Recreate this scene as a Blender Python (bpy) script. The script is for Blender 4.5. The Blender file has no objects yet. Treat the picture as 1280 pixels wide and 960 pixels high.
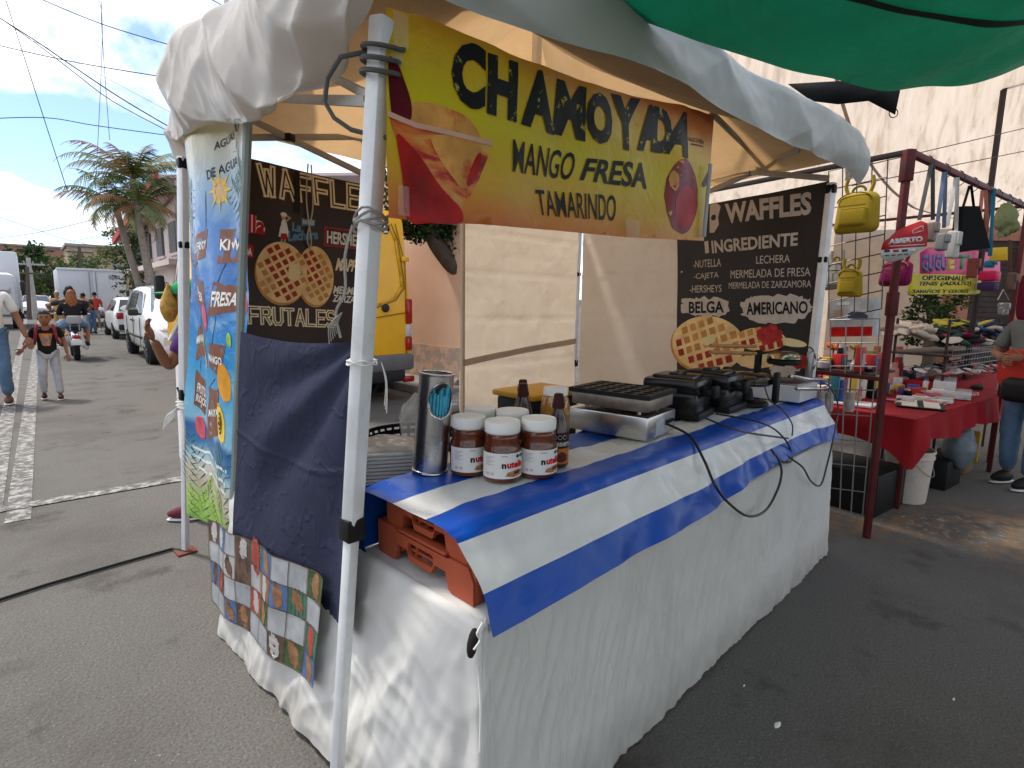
import bpy, bmesh, math, random
from mathutils import Vector as V, Matrix, noise as mn
from mathutils.geometry import tessellate_polygon
from math import sin, cos, pi, radians, atan2, sqrt, tan, exp
random.seed(7)
sc = bpy.context.scene
COL = sc.collection

# ------------------------------------------------------------- camera, sky, sun, exposure
FPX, CH, PITCH, ROLL, YAW = 690.0, 1.45, radians(8.4), radians(.9), radians(45)
FWD = V((cos(YAW)*cos(PITCH), sin(YAW)*cos(PITCH), -sin(PITCH)))
R0 = V((sin(YAW), -cos(YAW), 0)); U0 = R0.cross(FWD)
RGT = R0*cos(ROLL) + U0*sin(ROLL); UPV = -R0*sin(ROLL) + U0*cos(ROLL)
EYE = V((0, 0, CH))
cam_d = bpy.data.cameras.new('camera'); cam = bpy.data.objects.new('camera', cam_d); COL.objects.link(cam)
cam_d.sensor_width = 36; cam_d.lens = 36*FPX/1280; cam_d.clip_start = .02; cam_d.clip_end = 2000
cam.matrix_world = Matrix(((RGT.x, UPV.x, -FWD.x, 0), (RGT.y, UPV.y, -FWD.y, 0), (RGT.z, UPV.z, -FWD.z, CH), (0, 0, 0, 1)))
sc.camera = cam

SUN_EL, SUN_AZ = radians(60), radians(112)        # azimuth counted from +X towards +Y
W = bpy.data.worlds.new('World'); sc.world = W; W.use_nodes = True
nt = W.node_tree; nt.nodes.clear(); N = nt.nodes.new; L = nt.links.new
wo = N('ShaderNodeOutputWorld'); bg = N('ShaderNodeBackground'); bg.inputs['Strength'].default_value = .1
sky = N('ShaderNodeTexSky'); sky.sky_type = 'NISHITA'; sky.sun_disc = False
sky.sun_elevation = SUN_EL; sky.sun_rotation = radians(90) - SUN_AZ; sky.air_density = 1.0; sky.dust_density = .6; sky.ozone_density = 2.0
tc = N('ShaderNodeTexCoord'); sep = N('ShaderNodeSeparateXYZ'); L(tc.outputs['Generated'], sep.inputs[0])
def wmath(op, a, b=None, cl=False):
    m = N('ShaderNodeMath'); m.operation = op; m.use_clamp = cl
    for i, x in enumerate((a, b)):
        if x is None: continue
        if isinstance(x, (int, float)): m.inputs[i].default_value = x
        else: L(x, m.inputs[i])
    return m.outputs[0]
zz = wmath('ADD', wmath('MAXIMUM', sep.outputs['Z'], 0.0), .22)
cv = N('ShaderNodeCombineXYZ'); L(wmath('DIVIDE', sep.outputs['X'], zz), cv.inputs[0]); L(wmath('DIVIDE', sep.outputs['Y'], zz), cv.inputs[1])
cv.inputs[2].default_value = 9.2
n1 = N('ShaderNodeTexNoise'); n1.inputs['Scale'].default_value = 1.25; n1.inputs['Detail'].default_value = 9; n1.inputs['Roughness'].default_value = .52; n1.inputs['Distortion'].default_value = .25
L(cv.outputs[0], n1.inputs['Vector'])
cr = N('ShaderNodeValToRGB'); cr.color_ramp.elements[0].position = .455; cr.color_ramp.elements[1].position = .53
L(n1.outputs['Fac'], cr.inputs[0])
n2 = N('ShaderNodeTexNoise'); n2.inputs['Scale'].default_value = 3.0; n2.inputs['Detail'].default_value = 6; L(cv.outputs[0], n2.inputs['Vector'])
cs = N('ShaderNodeValToRGB'); cs.color_ramp.elements[0].position = .35; cs.color_ramp.elements[1].position = .62
cs.color_ramp.elements[0].color = (6.6, 6.8, 7.2, 1); cs.color_ramp.elements[1].color = (10.5, 10.5, 10.55, 1)
L(n2.outputs['Fac'], cs.inputs[0])
sg = N('ShaderNodeMix'); sg.data_type = 'RGBA'; sg.blend_type = 'MULTIPLY'; sg.inputs[0].default_value = 1
L(sky.outputs[0], sg.inputs[6]); sg.inputs[7].default_value = (.95, 1.0, 1.12, 1)
hz = wmath('SUBTRACT', 1.0, wmath('MULTIPLY', sep.outputs['Z'], 7.0), True)          # whiter, cloudier air low down
cf = wmath('MAXIMUM', cr.outputs[0], wmath('MULTIPLY', hz, .5))
mx = N('ShaderNodeMix'); mx.data_type = 'RGBA'; L(cf, mx.inputs[0]); L(sg.outputs[2], mx.inputs[6]); L(cs.outputs[0], mx.inputs[7])
L(mx.outputs[2], bg.inputs['Color']); L(bg.outputs[0], wo.inputs['Surface'])

sd = bpy.data.lights.new('sun', 'SUN'); sd.energy = 2.0; sd.angle = radians(7); sd.color = (1, .95, .87)
so = bpy.data.objects.new('sun', sd); COL.objects.link(so)
sdir = V((cos(SUN_EL)*cos(SUN_AZ), cos(SUN_EL)*sin(SUN_AZ), sin(SUN_EL)))
so.rotation_euler = (-sdir).to_track_quat('-Z', 'Y').to_euler(); so.location = (0, 0, 40)
vs = sc.view_settings; vs.view_transform = 'Standard'; vs.look = 'None'; vs.gamma = 1; vs.use_curve_mapping = False
vs.exposure = 1.0
sc.cycles.max_bounces = 8; sc.cycles.transparent_max_bounces = 12

# ------------------------------------------------------------- where a sight line meets a plane (to read positions off the survey)
def ray(px, py): return FWD + RGT*((px-640)/FPX) - UPV*((py-480)/FPX)
def G(px, py, z=0.0):
    d = ray(px, py); return EYE + d*((z-CH)/d.z)
def PX(px, py, x):
    d = ray(px, py); return EYE + d*(x/d.x)
def PY(px, py, y):
    d = ray(px, py); return EYE + d*(y/d.y)
def FL(f, l, z=0.0): return V((f*.7071+l*.7071, f*.7071-l*.7071, z))     # metres ahead / to the right of the visitor
def PF(px, py, f):
    d = ray(px, py); h = d.x*.7071+d.y*.7071; return EYE + d*(f/h)

# ------------------------------------------------------------- materials
MATS = {}
def M(name, col, rough=.6, metal=0.0, var=.12, vs=5.0, bump=0.0, bs=60.0, spec=.16, trans=0.0, tcol=None, coat=0.0,
      dirt=None, dfac=.5, ds=2.0, wr=0.0, ws=(6, 6, 6), emis=None, alpha=1.0, glass=0.0, dl=(.5, .68), cru=0.0, cs=6.0, csx=(1, 1, 1), ww=.12, wd=.005, hem=None):
    if name in MATS: return MATS[name]
    m = bpy.data.materials.new(name); m.use_nodes = True; MATS[name] = m
    t = m.node_tree; t.nodes.clear(); n = t.nodes.new; l = t.links.new
    out = n('ShaderNodeOutputMaterial'); p = n('ShaderNodeBsdfPrincipled'); l(p.outputs[0], out.inputs[0])
    c = n('ShaderNodeTexCoord')
    a = n('ShaderNodeTexNoise'); a.inputs['Scale'].default_value = vs; a.inputs['Detail'].default_value = 7; a.inputs['Roughness'].default_value = .6
    l(c.outputs['Object'], a.inputs['Vector'])
    mr = n('ShaderNodeMapRange'); mr.inputs[1].default_value = .3; mr.inputs[2].default_value = .7; l(a.outputs['Fac'], mr.inputs[0])
    x = n('ShaderNodeMix'); x.data_type = 'RGBA'; l(mr.outputs[0], x.inputs[0])
    x.inputs[6].default_value = (*[max(0, k*(1-var)) for k in col], 1); x.inputs[7].default_value = (*[min(1, k*(1+var)) for k in col], 1)
    colout = x.outputs[2]
    if dirt:
        b = n('ShaderNodeTexNoise'); b.inputs['Scale'].default_value = ds; b.inputs['Detail'].default_value = 10; b.inputs['Roughness'].default_value = .68
        l(c.outputs['Object'], b.inputs['Vector'])
        r = n('ShaderNodeMapRange'); r.inputs[1].default_value = dl[0]; r.inputs[2].default_value = dl[1]; r.inputs[4].default_value = dfac; l(b.outputs['Fac'], r.inputs[0])
        y = n('ShaderNodeMix'); y.data_type = 'RGBA'; l(r.outputs[0], y.inputs[0]); l(colout, y.inputs[6]); y.inputs[7].default_value = (*dirt, 1)
        colout = y.outputs[2]
    if hem:                                                              # splashes and street dirt along a hem
        sz = n('ShaderNodeSeparateXYZ'); l(c.outputs['Object'], sz.inputs[0]); hn = n('ShaderNodeTexNoise'); hn.inputs['Scale'].default_value = 9; hn.inputs['Detail'].default_value = 8; l(c.outputs['Object'], hn.inputs['Vector'])
        h1 = n('ShaderNodeMapRange'); h1.inputs[1].default_value = hem; h1.inputs[2].default_value = 0; l(sz.outputs[2], h1.inputs[0]); h2 = n('ShaderNodeMath'); h2.operation = 'MULTIPLY'; l(h1.outputs[0], h2.inputs[0]); l(hn.outputs['Fac'], h2.inputs[1])
        y = n('ShaderNodeMix'); y.data_type = 'RGBA'; l(h2.outputs[0], y.inputs[0]); l(colout, y.inputs[6]); y.inputs[7].default_value = (.20, .17, .135, 1); colout = y.outputs[2]
    l(colout, p.inputs['Base Color'])
    rr = n('ShaderNodeMapRange'); rr.inputs[3].default_value = max(.02, rough*.85); rr.inputs[4].default_value = min(1, rough*1.15); l(a.outputs['Fac'], rr.inputs[0])
    l(rr.outputs[0], p.inputs['Roughness'])
    p.inputs['Metallic'].default_value = metal; p.inputs['Specular IOR Level'].default_value = spec
    p.inputs['Coat Weight'].default_value = coat; p.inputs['Coat Roughness'].default_value = .08
    if glass: p.inputs['Transmission Weight'].default_value = glass
    if alpha < 1: p.inputs['Alpha'].default_value = alpha
    if emis: p.inputs['Emission Color'].default_value = (*emis[:3], 1); p.inputs['Emission Strength'].default_value = emis[3]
    nrm = None
    if wr:
        mp = n('ShaderNodeMapping'); mp.inputs['Scale'].default_value = ws; l(c.outputs['Object'], mp.inputs['Vector'])
        w = n('ShaderNodeTexNoise'); w.inputs['Scale'].default_value = 1; w.inputs['Detail'].default_value = 3; w.inputs['Distortion'].default_value = .35
        l(mp.outputs[0], w.inputs['Vector'])
        s1 = n('ShaderNodeMath'); s1.operation = 'SUBTRACT'; s1.inputs[1].default_value = .5; l(w.outputs['Fac'], s1.inputs[0])
        s2 = n('ShaderNodeMath'); s2.operation = 'ABSOLUTE'; l(s1.outputs[0], s2.inputs[0])
        s3 = n('ShaderNodeMapRange'); s3.inputs[1].default_value = 0; s3.inputs[2].default_value = ww; s3.inputs[3].default_value = 1; s3.inputs[4].default_value = 0
        s3.interpolation_type = 'SMOOTHSTEP'; l(s2.outputs[0], s3.inputs[0])
        bp = n('ShaderNodeBump'); bp.inputs['Strength'].default_value = wr; bp.inputs['Distance'].default_value = wd; l(s3.outputs[0], bp.inputs['Height'])
        nrm = bp.outputs[0]
    if cru:                                                              # crumpled facets
        mp = n('ShaderNodeMapping'); mp.inputs['Scale'].default_value = csx; l(c.outputs['Object'], mp.inputs['Vector'])
        dn = n('ShaderNodeTexNoise'); dn.inputs['Scale'].default_value = cs*.6; dn.inputs['Detail'].default_value = 3; l(mp.outputs[0], dn.inputs['Vector'])
        vm = n('ShaderNodeVectorMath'); vm.operation = 'MULTIPLY_ADD'; l(dn.outputs['Color'], vm.inputs[0]); vm.inputs[1].default_value = (.45*4/cs,)*3; l(mp.outputs[0], vm.inputs[2])
        for sc_, ds_ in ((cs, .034*4/cs), (cs*2.3, .010*4/cs)):
            vo = n('ShaderNodeTexVoronoi'); vo.inputs['Scale'].default_value = sc_; l(vm.outputs[0], vo.inputs['Vector'])
            bp = n('ShaderNodeBump'); bp.inputs['Strength'].default_value = cru; bp.inputs['Distance'].default_value = ds_; l(vo.outputs['Distance'], bp.inputs['Height'])
            if nrm: l(nrm, bp.inputs['Normal'])
            nrm = bp.outputs[0]
    if bump:
        w = n('ShaderNodeTexNoise'); w.inputs['Scale'].default_value = bs; w.inputs['Detail'].default_value = 4; l(c.outputs['Object'], w.inputs['Vector'])
        bp = n('ShaderNodeBump'); bp.inputs['Strength'].default_value = bump; bp.inputs['Distance'].default_value = .01; l(w.outputs['Fac'], bp.inputs['Height'])
        if nrm: l(nrm, bp.inputs['Normal'])
        nrm = bp.outputs[0]
    if nrm: l(nrm, p.inputs['Normal'])
    if trans:
        tr = n('ShaderNodeBsdfTranslucent'); ms = n('ShaderNodeMixShader'); ms.inputs[0].default_value = trans
        tm = n('ShaderNodeMix'); tm.data_type = 'RGBA'; tm.blend_type = 'MULTIPLY'; tm.inputs[0].default_value = 1
        l(colout, tm.inputs[6]); tm.inputs[7].default_value = (*(tcol or (1, 1, 1)), 1); l(tm.outputs[2], tr.inputs['Color'])
        if nrm: l(nrm, tr.inputs['Normal'])
        l(p.outputs[0], ms.inputs[1]); l(tr.outputs[0], ms.inputs[2]); l(ms.outputs[0], out.inputs[0])
    return m

def uvmat(name, build, rough=.45, bump=0.0, trans=0.0):
    """printed sheet: build(n, l, uv_vector_socket) returns a colour socket"""
    m = bpy.data.materials.new(name); m.use_nodes = True; MATS[name] = m
    t = m.node_tree; t.nodes.clear(); n = t.nodes.new; l = t.links.new
    out = n('ShaderNodeOutputMaterial'); p = n('ShaderNodeBsdfPrincipled'); l(p.outputs[0], out.inputs[0])
    p.inputs['Roughness'].default_value = rough; p.inputs['Specular IOR Level'].default_value = .35
    c = n('ShaderNodeTexCoord'); col = build(n, l, c.outputs['UV']); l(col, p.inputs['Base Color'])
    if bump:
        w = n('ShaderNodeTexNoise'); w.inputs['Scale'].default_value = 14; w.inputs['Detail'].default_value = 5; w.inputs['Distortion'].default_value = 1.2; l(c.outputs['Object'], w.inputs['Vector'])
        bp = n('ShaderNodeBump'); bp.inputs['Strength'].default_value = bump; bp.inputs['Distance'].default_value = .012; l(w.outputs['Fac'], bp.inputs['Height']); l(bp.outputs[0], p.inputs['Normal'])
    if trans:
        tr = n('ShaderNodeBsdfTranslucent'); ms = n('ShaderNodeMixShader'); ms.inputs[0].default_value = trans
        l(col, tr.inputs['Color']); l(p.outputs[0], ms.inputs[1]); l(tr.outputs[0], ms.inputs[2]); l(ms.outputs[0], out.inputs[0])
    return m
def nnoise(n, l, vec, scale, detail=6, dist=0., rough=.55):
    w = n('ShaderNodeTexNoise'); w.inputs['Scale'].default_value = scale; w.inputs['Detail'].default_value = detail; w.inputs['Distortion'].default_value = dist
    w.inputs['Roughness'].default_value = rough; l(vec, w.inputs['Vector']); return w.outputs['Fac']
def nramp(n, l, fac, stops):
    r = n('ShaderNodeValToRGB'); e = r.color_ramp.elements
    while len(e) < len(stops): e.new(.5)
    for k, (p, c) in enumerate(stops): e[k].position = p; e[k].color = (*c, 1)
    l(fac, r.inputs[0]); return r.outputs[0]
def nmath(n, l, op, a, b):
    m = n('ShaderNodeMath'); m.operation = op
    for i, x in enumerate((a, b)):
        if isinstance(x, (int, float)): m.inputs[i].default_value = x
        else: l(x, m.inputs[i])
    return m.outputs[0]
def nmix(n, l, fac, a, b, mode='MIX'):
    m = n('ShaderNodeMix'); m.data_type = 'RGBA'; m.blend_type = mode
    for i, x in ((0, fac), (6, a), (7, b)):
        if isinstance(x, (int, float)): m.inputs[i].default_value = x
        elif isinstance(x, tuple): m.inputs[i].default_value = (*x, 1)
        else: l(x, m.inputs[i])
    return m.outputs[2]

# ------------------------------------------------------------- mesh building
class MB:
    def __init__(s): s.v = []; s.f = []; s.mi = []; s.uv = []; s.M = None
    def add(s, vs_, fs, m=0, uv=None):
        b = len(s.v)
        for i, p in enumerate(vs_):
            p = V(p)
            s.v.append(s.M @ p if s.M else p); s.uv.append(uv[i] if uv else (0, 0))
        for k, f in enumerate(fs): s.f.append([b+i for i in f]); s.mi.append(m[k] if isinstance(m, (list, tuple)) else m)
        return s
    def box(s, c, sz, m=0, bev=0.0, R=None, seg=2):
        c = V(c); h = [k/2 for k in sz]
        if bev > 0:
            bm = bmesh.new(); bmesh.ops.create_cube(bm, size=1)
            for v in bm.verts: v.co = V((v.co.x*sz[0], v.co.y*sz[1], v.co.z*sz[2]))
            bmesh.ops.bevel(bm, geom=bm.edges[:], offset=min(bev, min(sz)*.45), segments=seg, affect='EDGES', profile=.5)
            vs_ = [v.co.copy() for v in bm.verts]; fs = [[v.index for v in f.verts] for f in bm.faces]; bm.free()
        else:
            vs_ = [V((x*h[0], y*h[1], z*h[2])) for x in (-1, 1) for y in (-1, 1) for z in (-1, 1)]
            fs = [(0, 1, 3, 2), (4, 6, 7, 5), (0, 4, 5, 1), (2, 3, 7, 6), (0, 2, 6, 4), (1, 5, 7, 3)]
        if R is not None:
            if isinstance(R, (int, float)): R = Matrix.Rotation(R, 3, 'Z')
            vs_ = [R @ v for v in vs_]
        return s.add([v+c for v in vs_], fs, m)
    def bar(s, p0, p1, w, h=None, m=0, bev=0.0):
        p0, p1 = V(p0), V(p1); d = p1-p0; h = h or w
        q = d.to_track_quat('Z', 'Y').to_matrix()
        return s.box((p0+p1)/2, (w, h, d.length), m, bev, q)
    def tube(s, pts, r, n=6, m=0, caps=True):
        pts = [V(p) for p in pts]; k = len(pts); rs = r if isinstance(r, (list, tuple)) else [r]*k
        b = []; up = V((0, 0, 1))
        d0 = (pts[1]-pts[0]).normalized()
        if abs(d0.z) > .95: up = V((1, 0, 0))
        nx = d0.cross(up).normalized(); vs_ = []; fs = []
        for i in range(k):
            d = (pts[min(i+1, k-1)]-pts[max(i-1, 0)])
            d = d.normalized() if d.length > 1e-9 else d0
            nx = (nx - d*nx.dot(d)).normalized(); ny = d.cross(nx)
            for j in range(n):
                a = 2*pi*j/n; vs_.append(pts[i] + (nx*cos(a)+ny*sin(a))*rs[i])
        for i in range(k-1):
            for j in range(n): fs.append((i*n+j, i*n+(j+1) % n, (i+1)*n+(j+1) % n, (i+1)*n+j))
        if caps: fs.append(list(range(n))[::-1]); fs.append([(k-1)*n+j for j in range(n)])
        return s.add(vs_, fs, m)
    def cyl(s, p0, p1, r0, r1=None, n=16, m=0): return s.tube([p0, p1], [r0, r0 if r1 is None else r1], n, m)
    def lathe(s, prof, c=(0, 0, 0), n=24, m=0, caps=True, R=None):
        c = V(c); vs_ = []; fs = []; k = len(prof)
        for r, z in prof:
            for j in range(n):
                a = 2*pi*j/n; p = V((r*cos(a), r*sin(a), z)); vs_.append(c + (R @ p if R else p))
        ms = []
        for i in range(k-1):
            for j in range(n): fs.append((i*n+j, i*n+(j+1) % n, (i+1)*n+(j+1) % n, (i+1)*n+j)); ms.append(m[i] if isinstance(m, (list, tuple)) else m)
        if caps:
            fs.append(list(range(n))[::-1]); ms.append(ms[0]); fs.append([(k-1)*n+j for j in range(n)]); ms.append(ms[-2])
        return s.add(vs_, fs, ms)
    def ell(s, c, r, n=14, m=0, R=None, fn=None):
        c = V(c); r = (r, r, r) if isinstance(r, (int, float)) else r; vs_ = []; fs = []; k = max(6, n*2//3)
        for i in range(k+1):
            t = pi*i/k
            for j in range(n):
                a = 2*pi*j/n; p = V((r[0]*sin(t)*cos(a), r[1]*sin(t)*sin(a), r[2]*cos(t)))
                if fn: p = fn(p)
                vs_.append(c + (R @ p if R else p))
        for i in range(k):
            for j in range(n): fs.append((i*n+j, (i+1)*n+j, (i+1)*n+(j+1) % n, i*n+(j+1) % n))
        return s.add(vs_, fs, m)
    def grid(s, fn, nu, nv, m=0, uv=True):
        vs_ = []; us = []
        for j in range(nv+1):
            for i in range(nu+1):
                vs_.append(fn(i/nu, j/nv)); us.append((i/nu, j/nv))
        fs = []; ms = []
        for j in range(nv):
            for i in range(nu):
                fs.append((j*(nu+1)+i, j*(nu+1)+i+1, (j+1)*(nu+1)+i+1, (j+1)*(nu+1)+i)); ms.append(m(i, j) if callable(m) else m)
        return s.add(vs_, fs, ms, us)
    def prism(s, loops, org, A, B, th, m=0):
        """loops of (a, b): outline then holes, extruded by th along A x B"""
        org, A, B = V(org), V(A), V(B); Nn = A.cross(B).normalized()*th
        flat = [p for lp in loops for p in lp]; tri = tessellate_polygon([[V((p[0], p[1], 0)) for p in lp] for lp in loops])
        k = len(flat); vs_ = [org+A*p[0]+B*p[1] for p in flat]; vs_ += [q+Nn for q in vs_]
        fs = []
        for t in tri:
            a, b_, c = [V((*flat[i][:2], 0)) for i in t]
            t = list(t) if (b_-a).cross(c-a).z > 0 else list(t)[::-1]
            fs.append([i+k for i in t]); fs.append(t[::-1])
        o = 0
        for li, lp in enumerate(loops):
            ar = sum(lp[i][0]*lp[(i+1) % len(lp)][1]-lp[(i+1) % len(lp)][0]*lp[i][1] for i in range(len(lp)))
            ccw = (ar > 0) == (li == 0)
            for i in range(len(lp)):
                a, b_ = o+i, o+(i+1) % len(lp)
                fs.append((a, b_, b_+k, a+k) if ccw else (b_, a, a+k, b_+k))
            o += len(lp)
        return s.add(vs_, fs, m)
    def build(s, name, mats, parent=None, smooth=True, ang=38, solid=0.0, kind=None, label=None, cat=None, group=None, local=False, origin=None, uv=False, sub=0):
        me = bpy.data.meshes.new(name); mats = mats if isinstance(mats, (list, tuple)) else [mats]
        if parent is not None:
            r = parent
            while r.parent: r = r.parent
            off = V((0, 0, 0)) if local else r.location
        elif local: off = V((0, 0, 0))
        elif origin is not None: off = V(origin)
        else:
            xs = [p.x for p in s.v]; ys = [p.y for p in s.v]; off = V(((min(xs)+max(xs))/2, (min(ys)+max(ys))/2, min(p.z for p in s.v)))
        rot_ = Matrix.Rotation(-r.rotation_euler.z, 3, 'Z') if (parent is not None and not local and abs(r.rotation_euler.z) > 1e-6) else None
        me.from_pydata([tuple(rot_ @ (p-off) if rot_ else p-off) for p in s.v], [], s.f)
        for mm in mats: me.materials.append(mm)
        me.polygons.foreach_set('material_index', s.mi)
        if uv:
            ul = me.uv_layers.new(name='UVMap')
            for lp in me.loops: ul.data[lp.index].uv = s.uv[lp.vertex_index]
        if smooth:
            me.polygons.foreach_set('use_smooth', [True]*len(me.polygons)); me.set_sharp_from_angle(angle=radians(ang))
        me.validate(); me.update()
        o = bpy.data.objects.new(name, me); COL.objects.link(o)
        if parent is not None: o.parent = parent
        else: o.location = off if not local else (0, 0, 0)
        if solid: md = o.modifiers.new('thickness', 'SOLIDIFY'); md.thickness = solid; md.offset = 0
        if sub: md = o.modifiers.new('sub', 'SUBSURF'); md.levels = sub; md.render_levels = sub
        if kind: o['kind'] = kind
        tag(o, label, cat, group)
        return o
def tag(o, label=None, cat=None, group=None):
    if label: o['label'] = label
    if cat: o['category'] = cat
    if group: o['group'] = group
    return o
def thing(name, label, cat, loc=(0, 0, 0), rz=0.0, group=None):
    o = bpy.data.objects.new(name, None); COL.objects.link(o); o.location = loc; o.rotation_euler = (0, 0, rz); o.empty_display_size = .1
    return tag(o, label, cat, group)
def copy_tree(o, parent=None, loc=None, rz=None, label=None):
    c = o.copy(); COL.objects.link(c)
    if parent is not None: c.parent = parent
    if loc is not None: c.location = loc
    if rz is not None: c.rotation_euler = (0, 0, rz)
    if label: c['label'] = label
    for ch in list(o.children): copy_tree(ch, c)
    return c
def nz(x, y=0., z=0., s=1.): return mn.noise(V((x*s+11.3, y*s+5.1, z*s+2.7)))
def lerp(a, b, t): return a+(b-a)*t
def sst(a, b, x):
    t = max(0, min(1, (x-a)/(b-a))); return t*t*(3-2*t)
def cat_curve(pts, k=8):
    pts = [V(p) for p in pts]; o = []
    for i in range(len(pts)-1):
        p0, p1, p2, p3 = pts[max(i-1, 0)], pts[i], pts[i+1], pts[min(i+2, len(pts)-1)]
        for j in range(k):
            t = j/k; o.append(.5*((2*p1)+(p2-p0)*t+(2*p0-5*p1+4*p2-p3)*t*t+(3*p1-p0-3*p2+p3)*t**3))
    return o+[pts[-1]]

# ------------------------------------------------------------- lettering as flat triangles
_tx = {}
def text_tris(txt, bold=.0, shear=0.0, space=1.0):
    key = (txt, bold, shear, space)
    if key in _tx: return _tx[key]
    c = bpy.data.curves.new('lettering', 'FONT'); c.body = txt; c.size = 1; c.offset = bold; c.shear = shear; c.space_character = space; c.resolution_u = 3
    o = bpy.data.objects.new('lettering', c); COL.objects.link(o)
    me = o.to_mesh(); me.calc_loop_triangles()
    vs_ = [(v.co.x, v.co.y) for v in me.vertices]; tr = [tuple(t.vertices) for t in me.loop_triangles]
    o.to_mesh_clear(); bpy.data.objects.remove(o); bpy.data.curves.remove(c)
    x0 = min(p[0] for p in vs_); x1 = max(p[0] for p in vs_); y0 = min(p[1] for p in vs_); y1 = max(p[1] for p in vs_)
    vs_ = [((p[0]-x0)/(x1-x0), (p[1]-y0)/(y1-y0)) for p in vs_]
    _tx[key] = (vs_, tr, (x1-x0)/(y1-y0)); return _tx[key]

class Sheet:
    """a printed sheet in the plane org + A s + B t; px(...) reads a spot of the plane off the survey"""
    def __init__(s, org, A, B, disp=None, mx=.12, lay=.0009):
        s.o = V(org); s.A = V(A).normalized(); s.B = V(B).normalized(); s.N = s.A.cross(s.B).normalized()
        s.disp = disp or (lambda a, b: 0.0); s.mx = mx; s.lay = lay; s.tv = []; s.tf = []; s.tm = []
    def px(s, x, y):
        d = ray(x, y); t = (s.o-EYE).dot(s.N)/d.dot(s.N); p = EYE+d*t-s.o; return (p.dot(s.A), p.dot(s.B))
    def pxs(s, *pts): return [s.px(*p) for p in pts]
    def tris(s, pts, tris, m, layer):
        st = [tuple(pts[i] for i in t) for t in tris]
        while st:
            t = st.pop(); e = [((t[i][0]-t[(i+1) % 3][0])**2+(t[i][1]-t[(i+1) % 3][1])**2, i) for i in range(3)]; q, i = max(e)
            if q > s.mx**2:
                a, b, c = t[i], t[(i+1) % 3], t[(i+2) % 3]; mid = ((a[0]+b[0])/2, (a[1]+b[1])/2); st += [(a, mid, c), (mid, b, c)]
            else:
                ar = (t[1][0]-t[0][0])*(t[2][1]-t[0][1])-(t[2][0]-t[0][0])*(t[1][1]-t[0][1])
                if abs(ar) < 1e-10: continue
                if ar < 0: t = (t[0], t[2], t[1])
                b = len(s.tv); s.tv += [(p[0], p[1], layer) for p in t]; s.tf.append((b, b+1, b+2)); s.tm.append(m)
    def smooth(s, pts, m, layer=1, k=5):
        o = []; n_ = len(pts)
        for i in range(n_):
            p0, p1, p2, p3 = [pts[(i+d) % n_] for d in (-1, 0, 1, 2)]
            for j in range(k):
                t = j/k; o.append(tuple(.5*((2*p1[c])+(p2[c]-p0[c])*t+(2*p0[c]-5*p1[c]+4*p2[c]-p3[c])*t*t+(3*p1[c]-p0[c]-3*p2[c]+p3[c])*t**3) for c in (0, 1)))
        s.poly(o, m, layer)
    def poly(s, pts, m, layer=1, holes=()):
        lp = [pts]+list(holes); flat = [p for l_ in lp for p in l_]
        s.tris(flat, tessellate_polygon([[V((p[0], p[1], 0)) for p in l_] for l_ in lp]), m, layer)
    def ell(s, c, rx, ry, m, layer=1, rot=0.0, k=28, wob=0.0):
        s.poly([(c[0]+rx*(1+wob*nz(i*1.7, c[0]*9))*cos(2*pi*i/k)*cos(rot)-ry*(1+wob*nz(i*1.7, c[0]*9))*sin(2*pi*i/k)*sin(rot), c[1]+rx*(1+wob*nz(i*1.7, c[0]*9))*cos(2*pi*i/k)*sin(rot)+ry*(1+wob*nz(i*1.7, c[0]*9))*sin(2*pi*i/k)*cos(rot)) for i in range(k)], m, layer)
    def quadmap(s, q, u, v):
        tl, tr, bl, br = q
        return tuple(lerp(lerp(bl[k], br[k], u), lerp(tl[k], tr[k], u), v) for k in (0, 1))
    def text(s, txt, q, m, layer=2, bold=.0, shear=0., space=1.0, grow=0.0):
        """q = corners TL, TR, BL, BR in the sheet's metres"""
        vs_, tr, _ = text_tris(txt, bold, shear, space)
        s.tris([s.quadmap(q, -grow+p[0]*(1+2*grow), -grow+p[1]*(1+2*grow)) for p in vs_], tr, m, layer)
    def ptext(s, txt, q, m, layer=2, **k): s.text(txt, [s.px(*p) for p in q], m, layer, **k)
    def line(s, pts, w, m, layer=2):
        for a, b in zip(pts[:-1], pts[1:]):
            dx, dy = b[0]-a[0], b[1]-a[1]; l_ = sqrt(dx*dx+dy*dy) or 1e-6; dx, dy = dx/l_*w/2, dy/l_*w/2
            s.poly([(a[0]-dx-dy, a[1]-dy+dx), (a[0]-dx+dy, a[1]-dy-dx), (b[0]+dx+dy, b[1]+dy-dx), (b[0]+dx-dy, b[1]+dy+dx)], m, layer)
    def at(s, a, b, layer=0): return s.o+s.A*a+s.B*b+s.N*(s.disp(a, b)+layer*s.lay)
    def build(s, name, mats, parent=None, **k):
        mb = MB(); ss = [p[0] for p in s.tv]; ts = [p[1] for p in s.tv]; a0, a1, b0, b1 = min(ss), max(ss), min(ts), max(ts)
        key = {}; vs_ = []; us = []; mp = []
        for p in s.tv:
            q = (round(p[0], 5), round(p[1], 5), p[2])
            if q not in key:
                key[q] = len(vs_); vs_.append(s.at(*p)); us.append(((p[0]-a0)/(a1-a0), (p[1]-b0)/(b1-b0)))
            mp.append(key[q])
        mb.add(vs_, [[mp[i] for i in f] for f in s.tf], s.tm, us)
        return mb.build(name, mats, parent, uv=True, ang=80, **k)

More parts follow.
